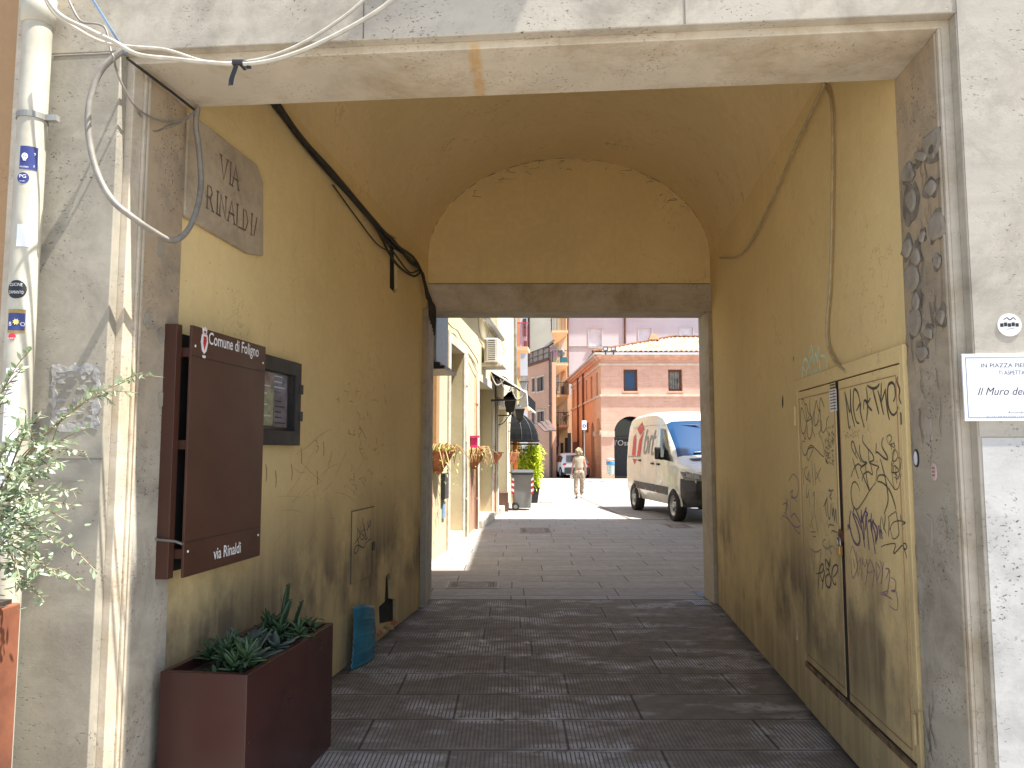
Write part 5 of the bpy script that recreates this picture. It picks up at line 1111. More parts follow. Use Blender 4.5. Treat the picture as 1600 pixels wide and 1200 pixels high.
# terracotta brick building with arcades
YT = 45.6; FT = Fr((0, YT, 0), (1,0,0), (0,-1,0)); cx0 = P(940, 700, YT).x
FTS = Fr((cx0, YT, 0), (-.030, .9995, 0), (-.9995, -.030, 0))
M['brick_f'] = brick('front_brick', (.68,.42,.31), (.58,.34,.25), (.66,.50,.40), .5, .10); M['brick_s'] = brick('side_brick', (.72,.40,.23), (.66,.35,.19), (.66,.44,.28), .5, .10, True)  # front wall pinker, side wall more orange
M['cotto'] = basic('brick_molding', (.68,.38,.25), .12, 3, rough=.85); M['impost'] = basic('pale_impost', (.62,.50,.38), .1, 3)
TB = thing('brick_arcade_building', 'terracotta brick building with arches and tiled hip roof at the square', 'building', (cx0, YT, 0))
EZ = P(940, 555, YT).z; XR = 16.0
w1 = R4(FT, 974.5, 577, 996, 611); w2 = R4(FT, 1044.5, 577, 1066, 611); a1_ = FT.st(959.5, 677); a2_ = FT.st(1013, 677)
ac = arch(a1_[0], a2_[0], -.02, a1_[1]); ac2 = arch(a2_[0]+1.0, a2_[0]+3.0, -.02, a1_[1]); ac3 = arch(a2_[0]+4.0, a2_[0]+6.0, -.02, a1_[1])
out_ = [(cx0, 0), (a1_[0], 0)] 
def with_arches(x0, x1, arcs, top):
    o_ = [(x0, 0)]
    for (a, b, ts) in arcs:
        r = (b-a)/2; c = (a+b)/2; o_ += [(a, 0)] + [(c - r*math.cos(math.pi*k/14), ts + r*math.sin(math.pi*k/14)) for k in range(15)] + [(b, 0)]
    return o_ + [(x1, 0), (x1, top), (x0, top)]
arcs = [(a1_[0], a2_[0], a1_[1]), (a2_[0]+1.0, a2_[0]+3.0, a1_[1]), (a2_[0]+4.0, a2_[0]+6.0, a1_[1])]
mb = MB(); mb.prism(FT, with_arches(cx0, XR, arcs, EZ), [hole_(w1), hole_(w2)], -.45, 0); obj('front_wall', mb, M['brick_f'], TB)
wins(FT, [w1], .30, 'window', M['glass_blue'], TB, M['rust'], .12, M['cotto']); wins(FT, [w2], .30, 'window', M['curt'] if 'curt' in M else basic('curtain_behind_glass', (.16,.15,.12), .4, 3, rough=.3), TB, M['rust'], .12, M['cotto'])
for r_ in (w1, w2):
    mb = MB(); a, b, t0, t1 = r_
    for k in range(4): mb.box(FT, a+.2+k*.15, a+.23+k*.15, t0+.15, t1-.15, -.298, -.28)
    if r_ is w2: obj('curtain_fold', mb, basic('curtain', (.30,.29,.24), .2), TB)
mz = P(940, 618, YT).z
mb = MB(); mb.box(FT, cx0-.08, XR, mz-.06, mz+.07, 0, .09); mb.box(FT, cx0-.12, XR, EZ-.62, EZ-.50, 0, .06); obj('string_course', mb, M['impost'], TB)
mb = MB(); mb.box(FT, cx0-.3, XR, EZ-.28, EZ-.16, 0, .11); mb.box(FT, cx0-.4, XR, EZ-.16, EZ, 0, .20); obj('cornice', mb, M['cotto'], TB)
mb = MB(); mb.box(FT, cx0-.45, XR, EZ+.002, EZ+.14, .0, .26); obj('gutter', mb, M['white'], TB)
mb = MB(); mb.box(FT, cx0-.01, a1_[0]+.03, a1_[1]-.22, a1_[1]+.12, 0, .07); mb.box(FT, a2_[0]-.03, a2_[0]+1.03, a1_[1]-.22, a1_[1]+.12, 0, .07); obj('impost_band', mb, M['impost'], TB)
# storefront inside the arcade
mb = MB(); mb.box(FT, cx0+.2, XR, 0, 3.9, -2.2, -2.0); sf = obj('storefront', mb, M['glass'], TB)
mb = MB(); mb.box(FT, cx0+.2, XR, 3.9, 4.05, -2.2, -.46); mb.box(FT, cx0+.42, cx0+.5, 0, 3.9, -2.0, -.46); obj('arcade_ceiling', mb, M['brick_f'], TB)
mb = MB()
for x_ in (a1_[0]+.05, a1_[0]+1.2, a1_[0]+1.28): mb.box(FT, x_, x_+.06, 0, 2.5, -1.99, -1.92)
mb.box(FT, a1_[0]+.05, a1_[0]+1.3, 2.5, 2.56, -1.99, -1.92); mb.box(FT, a1_[0]+.15, a1_[0]+1.15, 0.1, 2.4, -1.995, -1.985); obj('door_frame', mb, M['plastic'], sf)
a = P(960, 693, YT+1.9); FSt = Fr((0, YT+1.98, 0), (1,0,0), (0,-1,0))
text(FSt, a.x+.02, a.z-.12, "l'Osma", .34, M['white'], sf, 'shop_lettering', d=.05)
# side wall
def sx(u): return FTS.st(u, 650)[0]
LT = sx(893.5); Zc = lambda s_: EZ
sw = []
for (u0, u1) in ((932, 934.8), (923.2, 926), (915.6, 917.8), (909, 911), (901.8, 903.2), (896, 897.6)):
    sw.append((sx(u1), sx(u0), FTS.st(933, 620)[1], FTS.st(933, 582)[1]))
sa = [(sx(938.3), sx(931.5), P(935, 676, FTS(sx(935),0).y).z), (sx(928.3), sx(923.2), P(925, 679, FTS(sx(926),0).y).z)]
mb = MB(); mb.prism(FTS, with_arches(.002, LT, sa, EZ), [hole_(r) for r in sw], -.45, 0); obj('side_wall', mb, M['brick_s'], TB)
mb = MB(); mb.box(FTS, .5, LT-.1, 0, EZ-.1, -.70, -.5); obj('dark_interior', mb, M['rust'], TB)
mb = MB(); mb.box(FTS, -.05, LT, mz-.06, mz+.07, 0, .09); mb.box(FTS, 0, LT, EZ-.62, EZ-.5, 0, .06); obj('string_course', mb, M['impost'], TB)
mb = MB(); mb.box(FTS, -.2, LT, EZ-.28, EZ-.16, 0, .16); mb.box(FTS, -.3, LT, EZ-.16, EZ, 0, .28); obj('cornice', mb, M['cotto'], TB)
mb = MB(); mb.box(FTS, -.4, LT, EZ+.002, EZ+.12, 0, .42); obj('gutter', mb, M['cream_stone'], TB)
mb = MB(); mb.box(FTS, 0, sa[0][0]+.02, sa[0][2]-.2, sa[0][2]+.1, 0, .07); mb.box(FTS, sa[0][1]-.02, sa[1][0]+.02, sa[0][2]-.2, sa[0][2]+.1, 0, .07); obj('impost_band', mb, M['impost'], TB)
mb = MB()
for u in (905, 913.5): s_ = sx(u); mb.tube([FTS(s_, 0, .1), FTS(s_, EZ-.3, .1)], .07, 6)
obj('downpipe', mb, M['rust'], TB)
# niches on the side wall
mb = MB(); 
for (u0, u1, v0, v1) in ((910.5, 913, 660, 745), (916, 919.5, 660, 676), (896, 903, 690, 745)): r_ = R4(FTS, u0, v0, u1, v1); mb.box(FTS, r_[0], r_[1], max(0, r_[2]), r_[3], .0, .02)
obj('doorway', mb, M['rust'], TB)
# tiled hip roof, modelled in rows of cover tiles
rz = P(1050, 528, 50.5).z; rx = P(1050, 528, 50.5).x
mb = MB(); tw, cw = .30, .45; ex0 = cx0-.5; y0r, y1r = YT-.3, 50.5; slope = (rz-EZ-.14)/(y1r-y0r)
nx = int((XR-ex0)/tw*4); ny = 12; vs = []; 
for j in range(ny*2+1):
    f = j/(ny*2); jj = j//2; yy = lrp(y0r, y1r, min(1, ((jj) + (1 if j % 2 else 0)*.999)/ny)); lift = .0 if j % 2 else .05
    if j == ny*2: yy = y1r
    for i in range(nx+1):
        x = ex0 + i*tw/4; hipx = ex0 + (rx-ex0)*(yy-y0r)/(y1r-y0r); ph = (i % 4)/4
        z = EZ+.14 + slope*(yy-y0r) + (.07*abs(math.sin(math.pi*(i/4))) ) + lift
        if x < hipx: z = EZ + .14 + slope*(yy-y0r) - (hipx-x)*(slope*(y1r-y0r)/(rx-ex0)) + .02
        vs.append(V((x, yy, max(z, EZ+.1))))
mb.add(vs, [(j*(nx+1)+i, j*(nx+1)+i+1, (j+1)*(nx+1)+i+1, (j+1)*(nx+1)+i) for j in range(ny*2) for i in range(nx)])
n = N('roof_tiles'); x_, y_, z_ = n.sep(n.pos); wn_ = n.t.nodes.new('ShaderNodeTexWhiteNoise'); wn_.noise_dimensions = '2D'
n.lk(n.comb(n.ma('FLOOR', n.ma('DIVIDE', n.ma('SUBTRACT', x_, ex0), tw)), n.ma('FLOOR', n.ma('DIVIDE', n.ma('SUBTRACT', y_, y0r), (y1r-y0r)/ny)), 0), wn_.inputs['Vector'])
M['tiles'] = n.out(n.mix(wn_.outputs[0], (.50,.34,.22), (.70,.60,.46)), .9); obj('tiled_roof', mb, M['tiles'], TB)
mb = MB(); hp = V((ex0, y0r, EZ+.18)); rp = V((rx, y1r, rz+.08)); mb.tube([hp.lerp(rp, k/20)+V((0,0,.03*(k % 2))) for k in range(21)], .10, 6); mb.tube([rp+V((k*.3,0,.03*(k % 2))) for k in range(22)], .11, 6); obj('ridge_tile', mb, M['rust'], TB)
mb = MB(); mb.add([V((ex0,y1r,EZ)), V((rx,y1r,rz)), V((XR,y1r,rz)), V((XR,65,EZ)), V((cx0-1.1,65,EZ))], [(0,1,2,3,4)]); obj('roof_back', mb, M['terra'], TB)
c = P(1021, 534, 49.0); mb = MB(); mb.wbox(c.x-.26, c.x+.26, 48.8, 49.3, c.z-.9, c.z+.02); ch = obj('chimney', mb, M['brick_f'], TB)
mb = MB(); taper(c.x-.33, c.x+.33, 48.73, 49.37, c.z+.12, c.x-.17, c.x+.17, 48.9, 49.2, c.z+.50, mb); obj('chimney_cap', mb, M['terra'], ch); mb = MB()
for k in range(4): mb.wbox(c.x-.30+k*.18, c.x-.22+k*.18, 48.76, 48.84, c.z+.02, c.z+.12)
obj('cap_brick', mb, M['terra'], ch)
for i, u in enumerate((946.5, 958.5)):
    c = P(u, 551, YT-.3); T = thing('floodlight', ('left' if i == 0 else 'right')+' of the two roof floodlights above the brick corner', 'floodlight', c, 'floodlights on the brick building')
    mb = MB(); F_ = Fr(c + V((0,0,.10)), (.8,-.3,0)); mb.box(F_, -.14, .14, 0, .24, -.1, .06); obj('housing', mb, M['dkmetal'], T, bev=.02); mb = MB(); mb.box(F_, -.10, .10, .04, .20, .061, .066); obj('lens', mb, M['white'], T); mb = MB(); mb.tube([c-V((0,0,.12)), c+V((0,0,.12))], .03, 6); obj('foot', mb, M['dkmetal'], T)
# grey tall block behind
YG = 68.0; FG = Fr((0, YG, 0), (1,0,0), (0,-1,0)); xg = P(886.5, 600, YG).x
n = N('pale_lilac_render'); x_, y_, z_ = n.sep(n.pos); gl = n.ma('MAXIMUM', n.rng(n.ma('PINGPONG', x_, .45), .0, .02, 1, 0), n.rng(n.ma('PINGPONG', z_, .30), .0, .02, 1, 0))
M['lilac'] = n.out(n.mix(n.ma('MULTIPLY', gl, .25), n.mix(n.rng(n.noise(.5, 5), .3, .7), (.47,.45,.47), (.54,.52,.53)), (.34,.32,.33)), .8)
GB = thing('grey_apartment_block', 'tall pale grey apartment block behind the brick building', 'apartment block', (xg, YG, 0))
gw = [R4(FG, 920.5, 513.5, 940, 541), R4(FG, 998.5, 513, 1018, 541), R4(FG, 1063, 512, 1082.5, 540)]
mb = MB(); mb.prism(FG, [(xg,0),(26,0),(26,19.4),(xg,19.4)], [hole_(r) for r in gw], -.6, 0); obj('wall', mb, M['lilac'], GB)
M['shut'] = basic('pale_blue_shutter', (.58,.62,.66), .05, 3, rough=.6)
for (a, b, t0, t1) in gw:
    f = MB(); f.prism(FG, [(a-.08,t0-.08),(b+.08,t0-.08),(b+.08,t1+.12),(a-.08,t1+.12)], [[(a,t0),(b,t0),(b,t1),(a,t1)]], .001, .05); w_ = obj('window', f, M['lilac'], GB); g_ = MB(); g_.box(FG, a, b, t0, t1, -.2, -.12); obj('roller_shutter', g_, M['shut'], w_); s_ = MB(); s_.box(FG, a-.1, b+.1, t0-.14, t0-.081, 0, .16); obj('sill', s_, M['lilac'], w_)
mb = MB(); z_ = P(900, 541.5, YG).z; mb.box(FG, xg, 26, z_-.04, z_+.04, 0, .06); obj('string_course', mb, M['galv'], GB)
mb = MB(); u_ = P(976.5, 530, YG).x; mb.tube([V((u_, YG-.1, 3)), V((u_, YG-.1, 19))], .09, 6); mb.tube([V((xg+.05, YG-.1, 0)), V((xg+.05, YG-.1, 19))], .10, 6); obj('downpipe', mb, M['rust'], GB)
mb = MB(); mb.box(FG, xg-.3, 26, 19.4, 19.7, -8, 1.0); obj('roof', mb, M['terra'], GB)
# cream block far left behind
YD = 84.0; FD = Fr((0, YD, 0), (1,0,0), (0,-1,0)); xl, xr = P(826, 600, YD).x, P(900, 600, YD).x
DB = thing('cream_tower_block', 'windowless cream tower block in the far background', 'apartment block', (xl, YD, 0)); mb = MB(); mb.box(FD, xl, xr, 0, 24, -6, 0); obj('wall', mb, basic('cream_render', (.50,.46,.36), .05, .5, rough=.85), DB); mb = MB(); mb.box(FD, xl-.2, xr, 24, 24.3, -6, .3); obj('roof', mb, M['terra'], DB)
mb = MB(); mb.tube([V((xl, YD-.15, 0)), V((xl, YD-.15, 24))], .14, 6); obj('downpipe', mb, M['dkmetal'], DB)
# narrow bluish block with balconies behind the lane house
YB2 = 40.0; FBb = Fr((0, YB2, 0), (1,0,0), (0,-1,0)); x0, x1 = P(800, 600, YB2).x, P(824.5, 600, YB2).x
BB = thing('balcony_block', 'narrow orange and blue white block with balconies beyond the lane house', 'apartment block', (x0, YB2, 0))
mb = MB(); mb.box(FBb, x0-3, x1, 0, 16, -4, 0); obj('wall', mb, basic('bluish_render', (.48,.50,.53), .05, 1), BB)
mb = MB(); xm = P(813, 600, 33).x; F33 = Fr((0, 33.0, 0), (1,0,0), (0,-1,0)); mb.box(F33, xm-3, xm, 0, 14, -3, 0); obj('orange_wing', mb, basic('orange_render', (.66,.36,.17), .08, 1), BB)
for v in (548, 640):
    z_ = P(815, v, 32).z; mb = MB(); mb.add([V((xm-.4,32.9,z_)), V((xm+.42,32.9,z_)), V((xm+.3,31.8,z_)), V((xm-.4,31.8,z_)), V((xm-.4,32.9,z_+.15)), V((xm+.42,32.9,z_+.15)), V((xm+.3,31.8,z_+.15)), V((xm-.4,31.8,z_+.15))], [(0,1,2,3),(4,5,6,7),(0,1,5,4),(1,2,6,5),(2,3,7,6),(3,0,4,7)]); b_ = obj('balcony', mb, basic('orange_slab', (.70,.42,.22), .05), BB)
    mb = MB(); 
    for k in range(9): xx = lrp(xm-.35, xm+.3, k/8); mb.tube([V((xx,31.82,z_+.15)), V((xx,31.82,z_+1.15))], .018, 4)
    mb.tube([V((xm-.4,31.82,z_+1.15)), V((xm+.34,31.82,z_+1.15))], .03, 4); mb.wbox(xm+.28, xm+.31, 31.85, 32.85, z_+.15, z_+1.1); obj('railing', mb, M['red'] if v == 548 else M['plastic'], b_)
for (u, v) in ((820,505),(820,518),(821.5,540)):
    c = P(u, v, YB2-.05); mb = MB(); mb.wbox(c.x-.09, c.x+.09, YB2-.06, YB2, c.z-.25, c.z+.25); obj('window', mb, M['plastic'], BB)
c = P(817, 590, YB2-.8); mb = MB(); mb.wbox(c.x-.25, c.x+.25, YB2-.8, YB2, c.z-.15, c.z+.1); obj('balcony', mb, M['galv'], BB)
for k in range(7):
    c = P(808+k*2.3, 588+k*6.5, 30.5); 
mb = MB(); A = P(806, 585, 31.4); B = P(824, 628, 31.4); vs = [A, B, B+V((-.35,.0,-.25)), A+V((-.35,0,-.25))]; vs += [p+V((0,1.3,0)) for p in vs]; mb.add(vs, [(0,1,2,3),(4,5,6,7),(0,1,5,4),(1,2,6,5),(2,3,7,6),(3,0,4,7)])
T = obj('yellow_awning', mb, basic('yellow_canvas', (.72,.55,.20), .1)); tag(T, 'yellow striped awning slanting beyond the black shop awning', 'awning')
# pink house with roof terrace
pA = P(824, 740, 52); pB = P(858.5, 740, 48); FC = Fr((pA.x, 52, 0), (pB.x-pA.x, -4, 0)); LC = math.hypot(pB.x-pA.x, 4)
M['pink'] = plaster('pink_render', (.62,.36,.24), (.45,.28,.20), .5, .15, .3, .4)
PB = thing('pink_house', 'salmon pink house with roof terrace railing at the end of the lane', 'house', (pA.x, 52, 0))
topz = P(858, 563, 48).z
def R5(fr, u0, v0, u1, v1): a = fr.st(u0, (v0+v1)/2)[0]; b = fr.st(u1, (v0+v1)/2)[0]; c_ = (u0+u1)/2; return (min(a,b), max(a,b), fr.st(c_, v1)[1], fr.st(c_, v0)[1])
pw = [R5(FC, 831.5, 591, 836.5, 612), R5(FC, 839.5, 589, 850.5, 611), R5(FC, 831, 645, 836.5, 663), R5(FC, 839.5, 643, 851, 662)]
mb = MB(); mb.prism(FC, [(0,0),(LC,0),(LC,topz),(0,topz)], [hole_(r) for r in pw], -.16, 0); mb.box(FC, .1, LC-.1, 0, topz-.1, -.5, -.25); mb.add([FC(LC,0,-.16), FC(LC,topz,-.16), V((pB.x+.35,62,topz)), V((pB.x+.35,62,0))], [(0,1,2,3)]); obj('wall', mb, M['pink'], PB)
M['shutbr'] = basic('brown_shutter', (.10,.065,.055), .2, 5, rough=.6)
for (a, b, t0, t1) in pw:
    f = MB(); f.prism(FC, [(a-.09,t0-.09),(b+.09,t0-.09),(b+.09,t1+.09),(a-.09,t1+.09)], [[(a,t0),(b,t0),(b,t1),(a,t1)]], .001, .04); w_ = obj('window', f, M['impost'], PB); g_ = MB(); m_ = (a+b)/2
    if b-a > .5 and (b-a) > (pw[0][1]-pw[0][0])*1.6: g_.box(FC, a, m_-.08, t0, t1, -.12, -.05); g_.box(FC, m_+.12, b, t0, t1, -.12, -.05); s_ = MB(); s_.box(FC, m_-.08, m_+.12, t0, t1, -.2, -.12); obj('pane', s_, M['glass'], w_)
    else: g_.box(FC, a, b, t0, t1, -.12, -.05)
    obj('shutter', g_, M['shutbr'], w_)
mb = MB(); mb.box(FC, -.05, LC+.05, topz, topz+.12, -.16, .10); obj('cornice', mb, M['rust'], PB)
mb = MB(); rt = topz+.95
for k in range(34): s_ = LC*k/33; mb.tube([FC(s_, topz+.12, -.05), FC(s_, rt, -.05)], .022 if k % 8 else .05, 4)
for z_ in (topz+.2, topz+.55, rt): mb.tube([FC(0, z_, -.05), FC(LC, z_, -.05)], .028, 4)
obj('terrace_railing', mb, M['shutbr'], PB)
mb = MB(); r_ = R5(FC, 834, 693, 843.5, 742); mb.box(FC, r_[0], r_[1], 0, r_[3], .0, .02); obj('door', mb, M['black'], PB); mb = MB(); a, b, t1 = r_[0], r_[1], r_[3]; mb.prism(FC, [(a-.12,0),(a,0),(a,t1),(b,t1),(b,0),(b+.12,0),(b+.12,t1+.12),(a-.12,t1+.12)], [], .0, .05); obj('door_surround', mb, M['impost'], PB)
mb = MB(); mb.tube([FC(LC+.1, 0, -.05), FC(LC+.1, topz+.5, -.05)], .10, 6); obj('downpipe', mb, M['shutbr'], PB)
cable('strung_cable', [P(826,632,49), P(838,637.5,48.5), P(850,638,48), P(858,634,47.6)], .03, M['cab_tan'], 'thin wire sagging across the pink house between its window rows', 'cable')
# brown slatted awnings by the pink house
for i, (u0, v0, u1, v1) in enumerate(((837,660,850,673),(844,658,856,672),(851,656,862,672))):
    T = MB(); A = P(u0, v0, 47.0+i*.1); B = P(u1, v1, 45.6+i*.1); w_ = V((.28,0,-.02)); T.add([A, A+w_, B+w_, B, A+V((0,0,-.06)), A+w_+V((0,0,-.06)), B+w_+V((0,0,-.06)), B+V((0,0,-.06))], [(0,1,2,3),(4,5,6,7),(0,1,5,4),(1,2,6,5),(2,3,7,6),(3,0,4,7)]); tag(obj('slatted_awning', T, M['shutbr']), ('leftmost', 'middle', 'rightmost')[i]+' of the brown awning slats beside the pink house', 'awning', 'brown awnings at the lane end')
# stone sided yellow house with balconies
YE = 63.0; FE = Fr((0, YE, 0), (1,0,0), (0,-1,0)); xa, xb, xc = P(859.5,600,YE).x, P(873.5,600,YE).x, P(886.5,600,YE).x
EB = thing('yellow_balcony_house', 'tall yellow house with rough stone side and stacked balconies', 'house', (xa, YE, 0))
n = N('rubble_stone'); vv = n.voro(2.6, n.map(n.pos, 1, 1, 1.5), 'F1', 1); M['rubble'] = n.out(n.mix(n.rng(n.noise(2, 6), .3, .7), n.mix(.6, vv, (.30,.24,.17)), (.36,.28,.19)), .95)
n.bump(n.voro(2.6, n.map(n.pos, 1, 1, 1.5)), .6, .1)
zt = P(862, 543, YE).z
mb = MB(); mb.prism(FE, [(xa,0),(xb-.002,0),(xb-.002, P(873,531,YE).z),(xa,zt)], [], -3, 0); obj('stone_side', mb, M['rubble'], EB)
mb = MB(); mb.box(FE, xb, xc, 0, 15, -3, -.001); obj('wall', mb, basic('yellow_render', (.66,.50,.26), .06, 1), EB)
mb = MB(); A = P(851, 544.5, YE); B = P(873, 529, YE); th = V((0,0,.18)); vs = [A, B, B+th, A+th]; vs = [p+V((0,-.6,0)) for p in vs] + [p+V((0,1.5,0)) for p in vs]; mb.add(vs, [(0,1,2,3),(4,5,6,7),(0,1,5,4),(1,2,6,5),(2,3,7,6),(3,0,4,7)]); obj('eaves', mb, M['galv'], EB)
for i, v in enumerate((520, 571, 620, 667)):
    z_ = P(875, v, YE-.9).z; xL = P(863.5 if i else 862, v, YE-1.4).x; mb = MB(); vs = [V((xb-.1,YE-.02,z_-.05)), V((xc-.02,YE-.02,z_-.05)), V((xc-.02,YE-1.4,z_-.05)), V((xL,YE-1.4,z_-.05))]; vs += [p+V((0,0,.2)) for p in vs]
    vs[0] = V((xb-.4, YE-.02, z_-.9)); vs[3] = V((xL,YE-1.4,z_-.75)) if False else vs[3]
    mb.add(vs, [(0,1,2,3),(4,5,6,7),(0,1,5,4),(1,2,6,5),(2,3,7,6),(3,0,4,7)]); b_ = obj('balcony', mb, basic('balcony_slab', (.70,.52,.30), .05), EB)
    mb = MB()
    for k in range(11): xx = lrp(xL, xc-.05, k/10); mb.tube([V((xx,YE-1.4,z_+.15)), V((xx,YE-1.4,z_+1.15))], .02, 4)
    for k in range(7): yy = lrp(YE-1.4, YE, k/6); mb.tube([V((xL+.02,yy,z_+.15)), V((xL+.02,yy,z_+1.15))], .02, 4)
    mb.tube([V((xc-.05,YE-1.4,z_+1.15)), V((xL,YE-1.4,z_+1.15)), V((xL,YE,z_+1.15))], .035, 5); obj('railing', mb, M['shutbr'], b_)
    mb = MB(); mb.box(FE, xb+.14, xb+.62, z_+.16, z_+2.2, .0, .03); obj('window', mb, M['impost' if i % 2 else 'tan'], EB)
    if i in (2, 3):
        P_ = thing('balcony_plant', ('leafy plants on the third balcony of the yellow house', 'leafy plants on the lowest balcony of the yellow house')[i-2], 'plant', (xL+.2, YE-1.3, z_+.15)); mb = MB()
        for k in range(260 if i == 3 else 120):
            c_ = random.choice((V((xL+.1,YE-1.35,z_+.5)), V((xc-.25,YE-1.2,z_+.7)) if i == 3 else V((xL+.0,YE-1.35,z_+.9)))) + V((random.gauss(0,.14), random.gauss(0,.1), random.gauss(0,.28))); mb.leaf(c_, V((random.uniform(-1,1), random.uniform(-1,1), random.uniform(-.5,1))), V((0,0,1)), .2, .08, .2, 2)
        obj('foliage', mb, leafmat('balcony_leaf', (.05,.13,.03), (.12,.22,.06)), P_); mb = MB(); mb.wbox(xL+.02, xL+.4, YE-1.35, YE-1.1, z_+.15, z_+.4); obj('pot', mb, M['terra'], P_)
    if i == 1:
        mb = MB(); mb.wbox(xb-.02, xc-.06, YE-1.36, YE-1.2, z_+.2, z_+.62); tag(obj('balcony_cover', mb, basic('turquoise_cloth', (.08,.42,.46), .1)), 'turquoise box on the second balcony of the yellow house', 'box')
        mb = MB(); mb.lathe((xb+.1, YE-1.3, z_+.95), [(0,-.03),(.32,-.03),(.34,.0),(.28,.05),(0,.05)], 18, ax=(V((.8,-.6,0)), V((0,0,1)), V((.6,.8,0)))); tag(obj('satellite_dish', mb, M['galv'], smooth_=True), 'grey satellite dish on the second balcony of the yellow house', 'satellite dish')
    if i == 2: mb = MB(); mb.wbox(xb+.1, xc-.35, YE-1.3, YE-.9, z_+.16, z_+.85); tag(obj('balcony_unit', mb, M['plastic'], bev=.02), 'dark air conditioner box on the third balcony of the yellow house', 'air conditioner')
mb = MB()
for (u0, u1, v0) in ((876,880,692),(883,887,684)): r_ = R4(FE, u0, v0, u1, 740); mb.box(FE, r_[0], r_[1], 0, r_[3], .0, .03)
obj('doorway', mb, M['black'], EB)
mb = MB(); a_ = P(850,700,56).x; b_ = P(872,700,56).x; z1 = P(860,698,56).z; mb.wbox(a_, b_, 56, 56.2, 0, z1); T = obj('wooden_fence', mb, M['rust']); tag(T, 'brown panel fence below the balconies at the lane end', 'fence')
mb = MB(); xs = [lrp(P(850,680,55.5).x, P(872,680,55.5).x, k/4) for k in range(5)]
for x_ in xs: mb.tube([V((x_, 55.5, z1)), V((x_, 55.5, z1+1.6))], .06, 5)
for z_ in (z1+.4, z1+1.6, z1+1.0): mb.tube([V((xs[0],55.5,z_)), V((xs[-1],55.5,z_))], .05, 5)
obj('trellis', mb, M['shutbr'], T)
mb = MB()
for k in range(200): mb.leaf(V((random.uniform(xs[1],xs[-1]), 55.4+random.uniform(-.2,.2), z1+random.uniform(.2,1.7))), V((random.uniform(-1,1), random.uniform(-1,1), random.uniform(-.5,1))), V((0,0,1)), .16, .07, .2, 2)
tag(obj('climbing_plant', mb, leafmat('climber_leaf', (.16,.18,.07), (.40,.40,.20))), 'climbing plant on the trellis above the brown fence', 'plant')
# strip house between yellow house and brick building, plain orange
x0, x1 = P(884,700,66.5).x, P(896,700,66.5).x; mb = MB(); mb.wbox(x0, x1, 66.4, 67.5, 0, P(888,617,66.5).z); T = obj('orange_annex', mb, basic('annex_render', (.64,.40,.26), .06, 1)); tag(T, 'narrow pale orange annex squeezed behind the brick building', 'building')
mb = MB(); mb.wbox(x0+.05, x0+.45, 66.36, 66.399, 0, 3.2); obj('doorway', mb, M['black'], T)
# right hand building of the lane (out of frame, it casts the street shadow)
XB = 4.78
T = thing('right_lane_building', 'tall cream building on the right of the lane hidden by the arch', 'building', (XB, 12, 0)); mb = MB(); FRb = Fr((XB, 8.72, 0), (0,1,0), (-1,0,0)); hw = [(1.2+2.3*k, 2.3+2.3*k, 1.0+3.2*j, 2.6+3.2*j) for k in range(3) for j in range(4)]
mb.prism(FRb, [(0,0),(7.9,0),(7.9,12.7),(0,12.7)], [hole_(h) for h in hw], -.4, 0); mb.box(FRb, .1, 7.8, 0, 12.6, -4, -.5); obj('wall', mb, M['cream'], T); mb = MB(); mb.box(FRb, 0, 7.9, 12.7, 12.9, -4, .02); obj('roof', mb, M['terra'], T)
wins(FRb, hw, .3, 'window', M['glass'], T, M['shutbr'], .06)
# ------------------------------------------------------------ no parking sign, litter bin
YS = 43.0; T = thing('road_sign', 'square no parking sign on a thin post before the brick side wall', 'road sign', (P(913.5,745,YS).x, YS, 0)); x_ = T.location.x; FS = Fr((x_, YS, 0), (1,0,0), (0,-1,0))
mb = MB(); mb.tube([V((x_,YS+.04,0)), V((x_,YS+.04,P(913,657,YS).z))], .03, 6); obj('post', mb, M['galv'], T)
z0, z1 = P(913,671.5,YS).z, P(913,657,YS).z; mb = MB(); mb.box(FS, -.13, .13, z0, z1, 0, .02); obj('plate', mb, M['white'], T)
zc = z0 + (z1-z0)*.42; mb = MB(); mb.prism(FS, [(math.cos(k*.314)*.105, zc+math.sin(k*.314)*.105) for k in range(20)], [], .021, .025); obj('blue_disc', mb, basic('sign_blue', (.06,.10,.45), .05), T)
mb = MB(); mb.prism(FS, [(-.03,zc-.06),(.03,zc-.06),(.03,zc+.06),(-.03,zc+.06)], [[(-.01,zc-.03),(.01,zc-.03),(.01,zc+.03),(-.01,zc+.03)]], .026, .029); mb.box(FS, -.09, .09, z1-.06, z1-.035, .021, .024); obj('pictogram', mb, M['white'], T)
YL = 43.6; c = P(954, 747, YL); c.z = 0; T = thing('litter_bin', 'blue topped street litter bin with clear bag in front of the brick pillar', 'litter bin', c)
mb = MB(); mb.lathe(c, [(.20,.85),(.24,.87),(.24,1.02),(.20,1.05)], 18); obj('rim', mb, basic('bin_blue', (.05,.22,.42), .08), T); mb = MB(); mb.lathe(c, [(.21,1.12),(.24,1.14),(.22,1.2),(0,1.24)], 18); mb.tube([c+V((.2,0,0)), c+V((.2,0,1.15))], .025, 6); mb.tube([c+V((-.2,0,.9)), c+V((-.2,0,1.15))], .02, 6); obj('cover', mb, M['cab_white'], T); mb = MB(); mb.lathe(c, [(.10,.28),(.17,.32),(.20,.6),(.21,.86)], 14); obj('bag', mb, basic('bin_bag', (.46,.55,.48), .25, 12, rough=.4), T)
